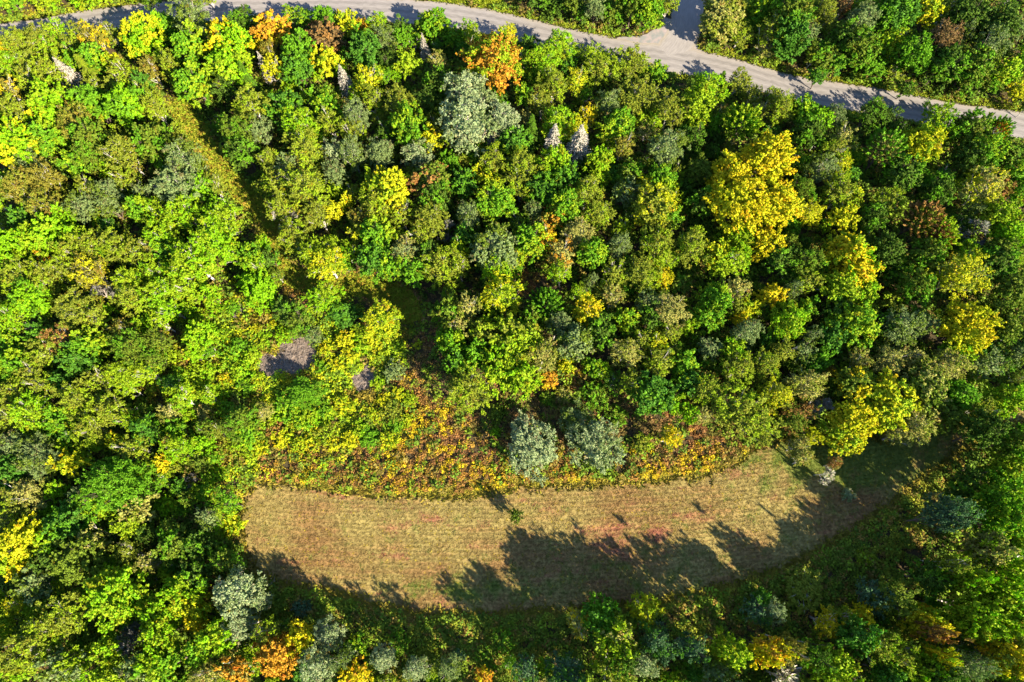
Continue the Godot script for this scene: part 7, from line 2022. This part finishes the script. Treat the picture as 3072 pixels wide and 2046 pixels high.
func make_cover() -> void:
	var herbs := [[], [], []]
	var herb_tints := [PackedColorArray(), PackedColorArray(), PackedColorArray()]
	var meshes := [herb_mesh(34, 0.55, 0.75, 0.25), herb_mesh(40, 0.6, 1.0, 0.22), herb_mesh(30, 0.5, 0.6, 0.28)]
	var grass := []
	var grass_tints := PackedColorArray()
	var patches := noise(0.09, 71, 2)
	# blobs by 8 m cells, so that few need looking at
	for tries in 78000:
		var z := dice.randf_range(-112.0, 34.0)
		var wide := 100.0 + (28.0 - z) * 0.35
		if tries > 46000:   # the open scrub and the meadow are thicker
			z = dice.randf_range(-46.0, 24.0)
			wide = 92.0
		var x := dice.randf_range(-wide, wide)
		var p2 := Vector2(x, z)
		var p := Vector3(x, 0, z)
		if Geometry2D.is_point_in_polygon(p2, field_outline):
			continue
		var weights := {"floor": 0.10}
		var total := 0.10
		for b in BLOBS:
			var d: float = Vector2(x - b[1], z - b[2]).length_squared() / (b[3] * b[3])
			if d < 2.5:
				var w := exp(-d * 2.0)
				weights[b[0]] = weights.get(b[0], 0.0) + w
				total += w
		if tries > 46000 and total < 0.4:
			continue
		var kind := "floor"
		var pick := dice.randf() * total
		for k in weights:
			pick -= weights[k]
			if pick <= 0.0:
				kind = k
				break
		if z < -55.0:
			if near_line(road_line, p) < ROAD_WIDTH * 0.5 + 0.4 or near_line(side_line, p) < 3.8 or Geometry2D.is_point_in_polygon(p2, mouth_outline) or Geometry2D.is_point_in_polygon(p2, lawn_outline):
				continue
		if z < -20.0 and x < 0.0 and near_line(track_line, p) < 2.3:
			continue
		var skip := false
		for m in mounds:
			if Vector2(m.x - x, m.z - z).length() < m.y * 0.85:
				skip = true
		if skip:
			continue
		var palette: Array = HERB[kind]
		var i := clampi(int((0.5 + 0.9 * patches.get_noise_2d(x, z) + dice.randf_range(-0.55, 0.55)) * palette.size()), 0, palette.size() - 1)
		var which := dice.randi() % 3
		var big: float = dice.randf_range(0.7, 1.35) * {"floor": 1.6, "gold": 0.95, "rustherb": 0.85, "brownherb": 0.85, "limeherb": 1.35, "verge": 0.6, "oliveherb": 1.1}[kind]
		herbs[which].append(Transform3D(Basis.from_euler(Vector3(0, dice.randf() * TAU, 0)).scaled(Vector3(big, big * dice.randf_range(0.7, 1.3), big)), p))
		herb_tints[which].append(shade(palette[i], dice.randf_range(0.75, 1.25)))
	var all := []
	var all_tints := PackedColorArray()
	scatter("undergrowth", meshes[0], herbs[0], herb_tints[0], "low leafy undergrowth covering the ground between the trees", "undergrowth")
	scatter("meadow_herbs", meshes[1], herbs[1], herb_tints[1], "tall golden, rusty and green herbs of the rough meadow and woodland floor", "herbs")
	scatter("ground_cover", meshes[2], herbs[2], herb_tints[2], "small broad-leaved plants filling the scrub and the forest floor", "plants")
	# mown stubble, laid in swaths
	var box := Rect2(field_outline[0], Vector2.ZERO)
	for q in field_outline:
		box = box.expand(q)
	var red := noise(0.25, 64, 3)
	var big_patch := noise(0.06, 61, 3)
	for tries in 120000:
		var x := dice.randf_range(box.position.x - 0.3, box.end.x + 0.3)
		var z := dice.randf_range(box.position.y - 0.3, box.end.y + 0.3)
		var m := mow(x, z)
		if dice.randf() < 0.6:
			m = (floor(m / 0.66) + 0.5) * 0.66 + dice.randfn(0.0, 0.12)
		z = m - 0.0011 * (x + 8.0) * (x + 8.0)
		if not Geometry2D.is_point_in_polygon(Vector2(x, z), field_outline):
			continue
		var c := Color(0.305, 0.235, 0.072).lerp(Color(0.25, 0.148, 0.052), clampf(0.4 + 1.1 * big_patch.get_noise_2d(x, z) + dice.randf_range(-0.3, 0.3), 0, 1))
		if dice.randf() < red_patch(x, z) + 1.2 * red.get_noise_2d(x * 0.4, m) - 0.35:
			c = Color(0.32, 0.12, 0.07)
		if dice.randf() < green_patch(x, z) + 0.9 * red.get_noise_2d(x + 70.0, m) - 0.2:
			c = Color(0.13, 0.18, 0.025)
		if dice.randf() < 0.04:
			c = Color(0.48, 0.36, 0.02)
		var g := dice.randf_range(0.75, 1.2)
		grass.append(Transform3D(Basis.from_euler(Vector3(0, dice.randf() * TAU, 0)).scaled(Vector3.ONE * dice.randf_range(0.7, 1.3)), Vector3(x, 0.0, z)))
		grass_tints.append(Color(c.r * g, c.g * g, c.b * g))
	scatter("hay_stubble", tuft_mesh(7, 0.055, 0.13, 0.15), grass, grass_tints, "short dry hay stubble standing in curved swaths on the mown field", "stubble")
	# grass along the road, on the lawn and on the track
	grass = []
	grass_tints = PackedColorArray()
	for i in 34000:
		var p: Vector3
		var c := Color(0.20, 0.29, 0.014).lerp(Color(0.28, 0.28, 0.02), dice.randf())
		if i < 11000:
			var q: Vector3 = road_line[dice.randi() % road_line.size()]
			var side := -1.0 if dice.randf() < 0.5 else 1.0
			p = q + Vector3(dice.randf_range(-0.8, 0.8), 0, side * (ROAD_WIDTH * 0.5 + absf(dice.randfn(0.0, 1.1)) - 0.1))
			if near_line(side_line, p) < 3.6 or Geometry2D.is_point_in_polygon(Vector2(p.x, p.z), mouth_outline) or near_line(road_line, p) < ROAD_WIDTH * 0.5 - 0.25:
				continue
		elif i < 18000:
			var q: Vector3 = track_line[dice.randi() % track_line.size()]
			p = q + ball() * 3.0
			if dice.randf() < 0.22:
				c = Color(0.34, 0.22, 0.03)
		elif i >= 26000:   # taller weeds left standing along the edge of the field
			var at := dice.randi() % field_outline.size()
			var q := field_outline[at] + Vector2(dice.randfn(0.0, 0.55), dice.randfn(0.0, 0.55))
			p = Vector3(q.x, 0, q.y)
			c = Color(0.20, 0.22, 0.018).lerp(Color(0.36, 0.26, 0.04), dice.randf())
		else:
			p = Vector3(dice.randf_range(-50, 6), 0, dice.randf_range(-112, -98))
			c = Color(0.17, 0.27, 0.012).lerp(Color(0.30, 0.33, 0.014), dice.randf())
			if not Geometry2D.is_point_in_polygon(Vector2(p.x, p.z), lawn_outline):
				continue
		p.y = 0.0
		grass.append(Transform3D(Basis.from_euler(Vector3(0, dice.randf() * TAU, 0)).scaled(Vector3.ONE * dice.randf_range(0.8, 1.6) * (1.5 if i >= 26000 else 1.0)), p))
		grass_tints.append(c * dice.randf_range(0.8, 1.2))
	scatter("verge_grass", tuft_mesh(8, 0.08, 0.24, 0.24), grass, grass_tints, "yellow-green grass along the gravel road, the lawn, the track and the field edge", "grass")
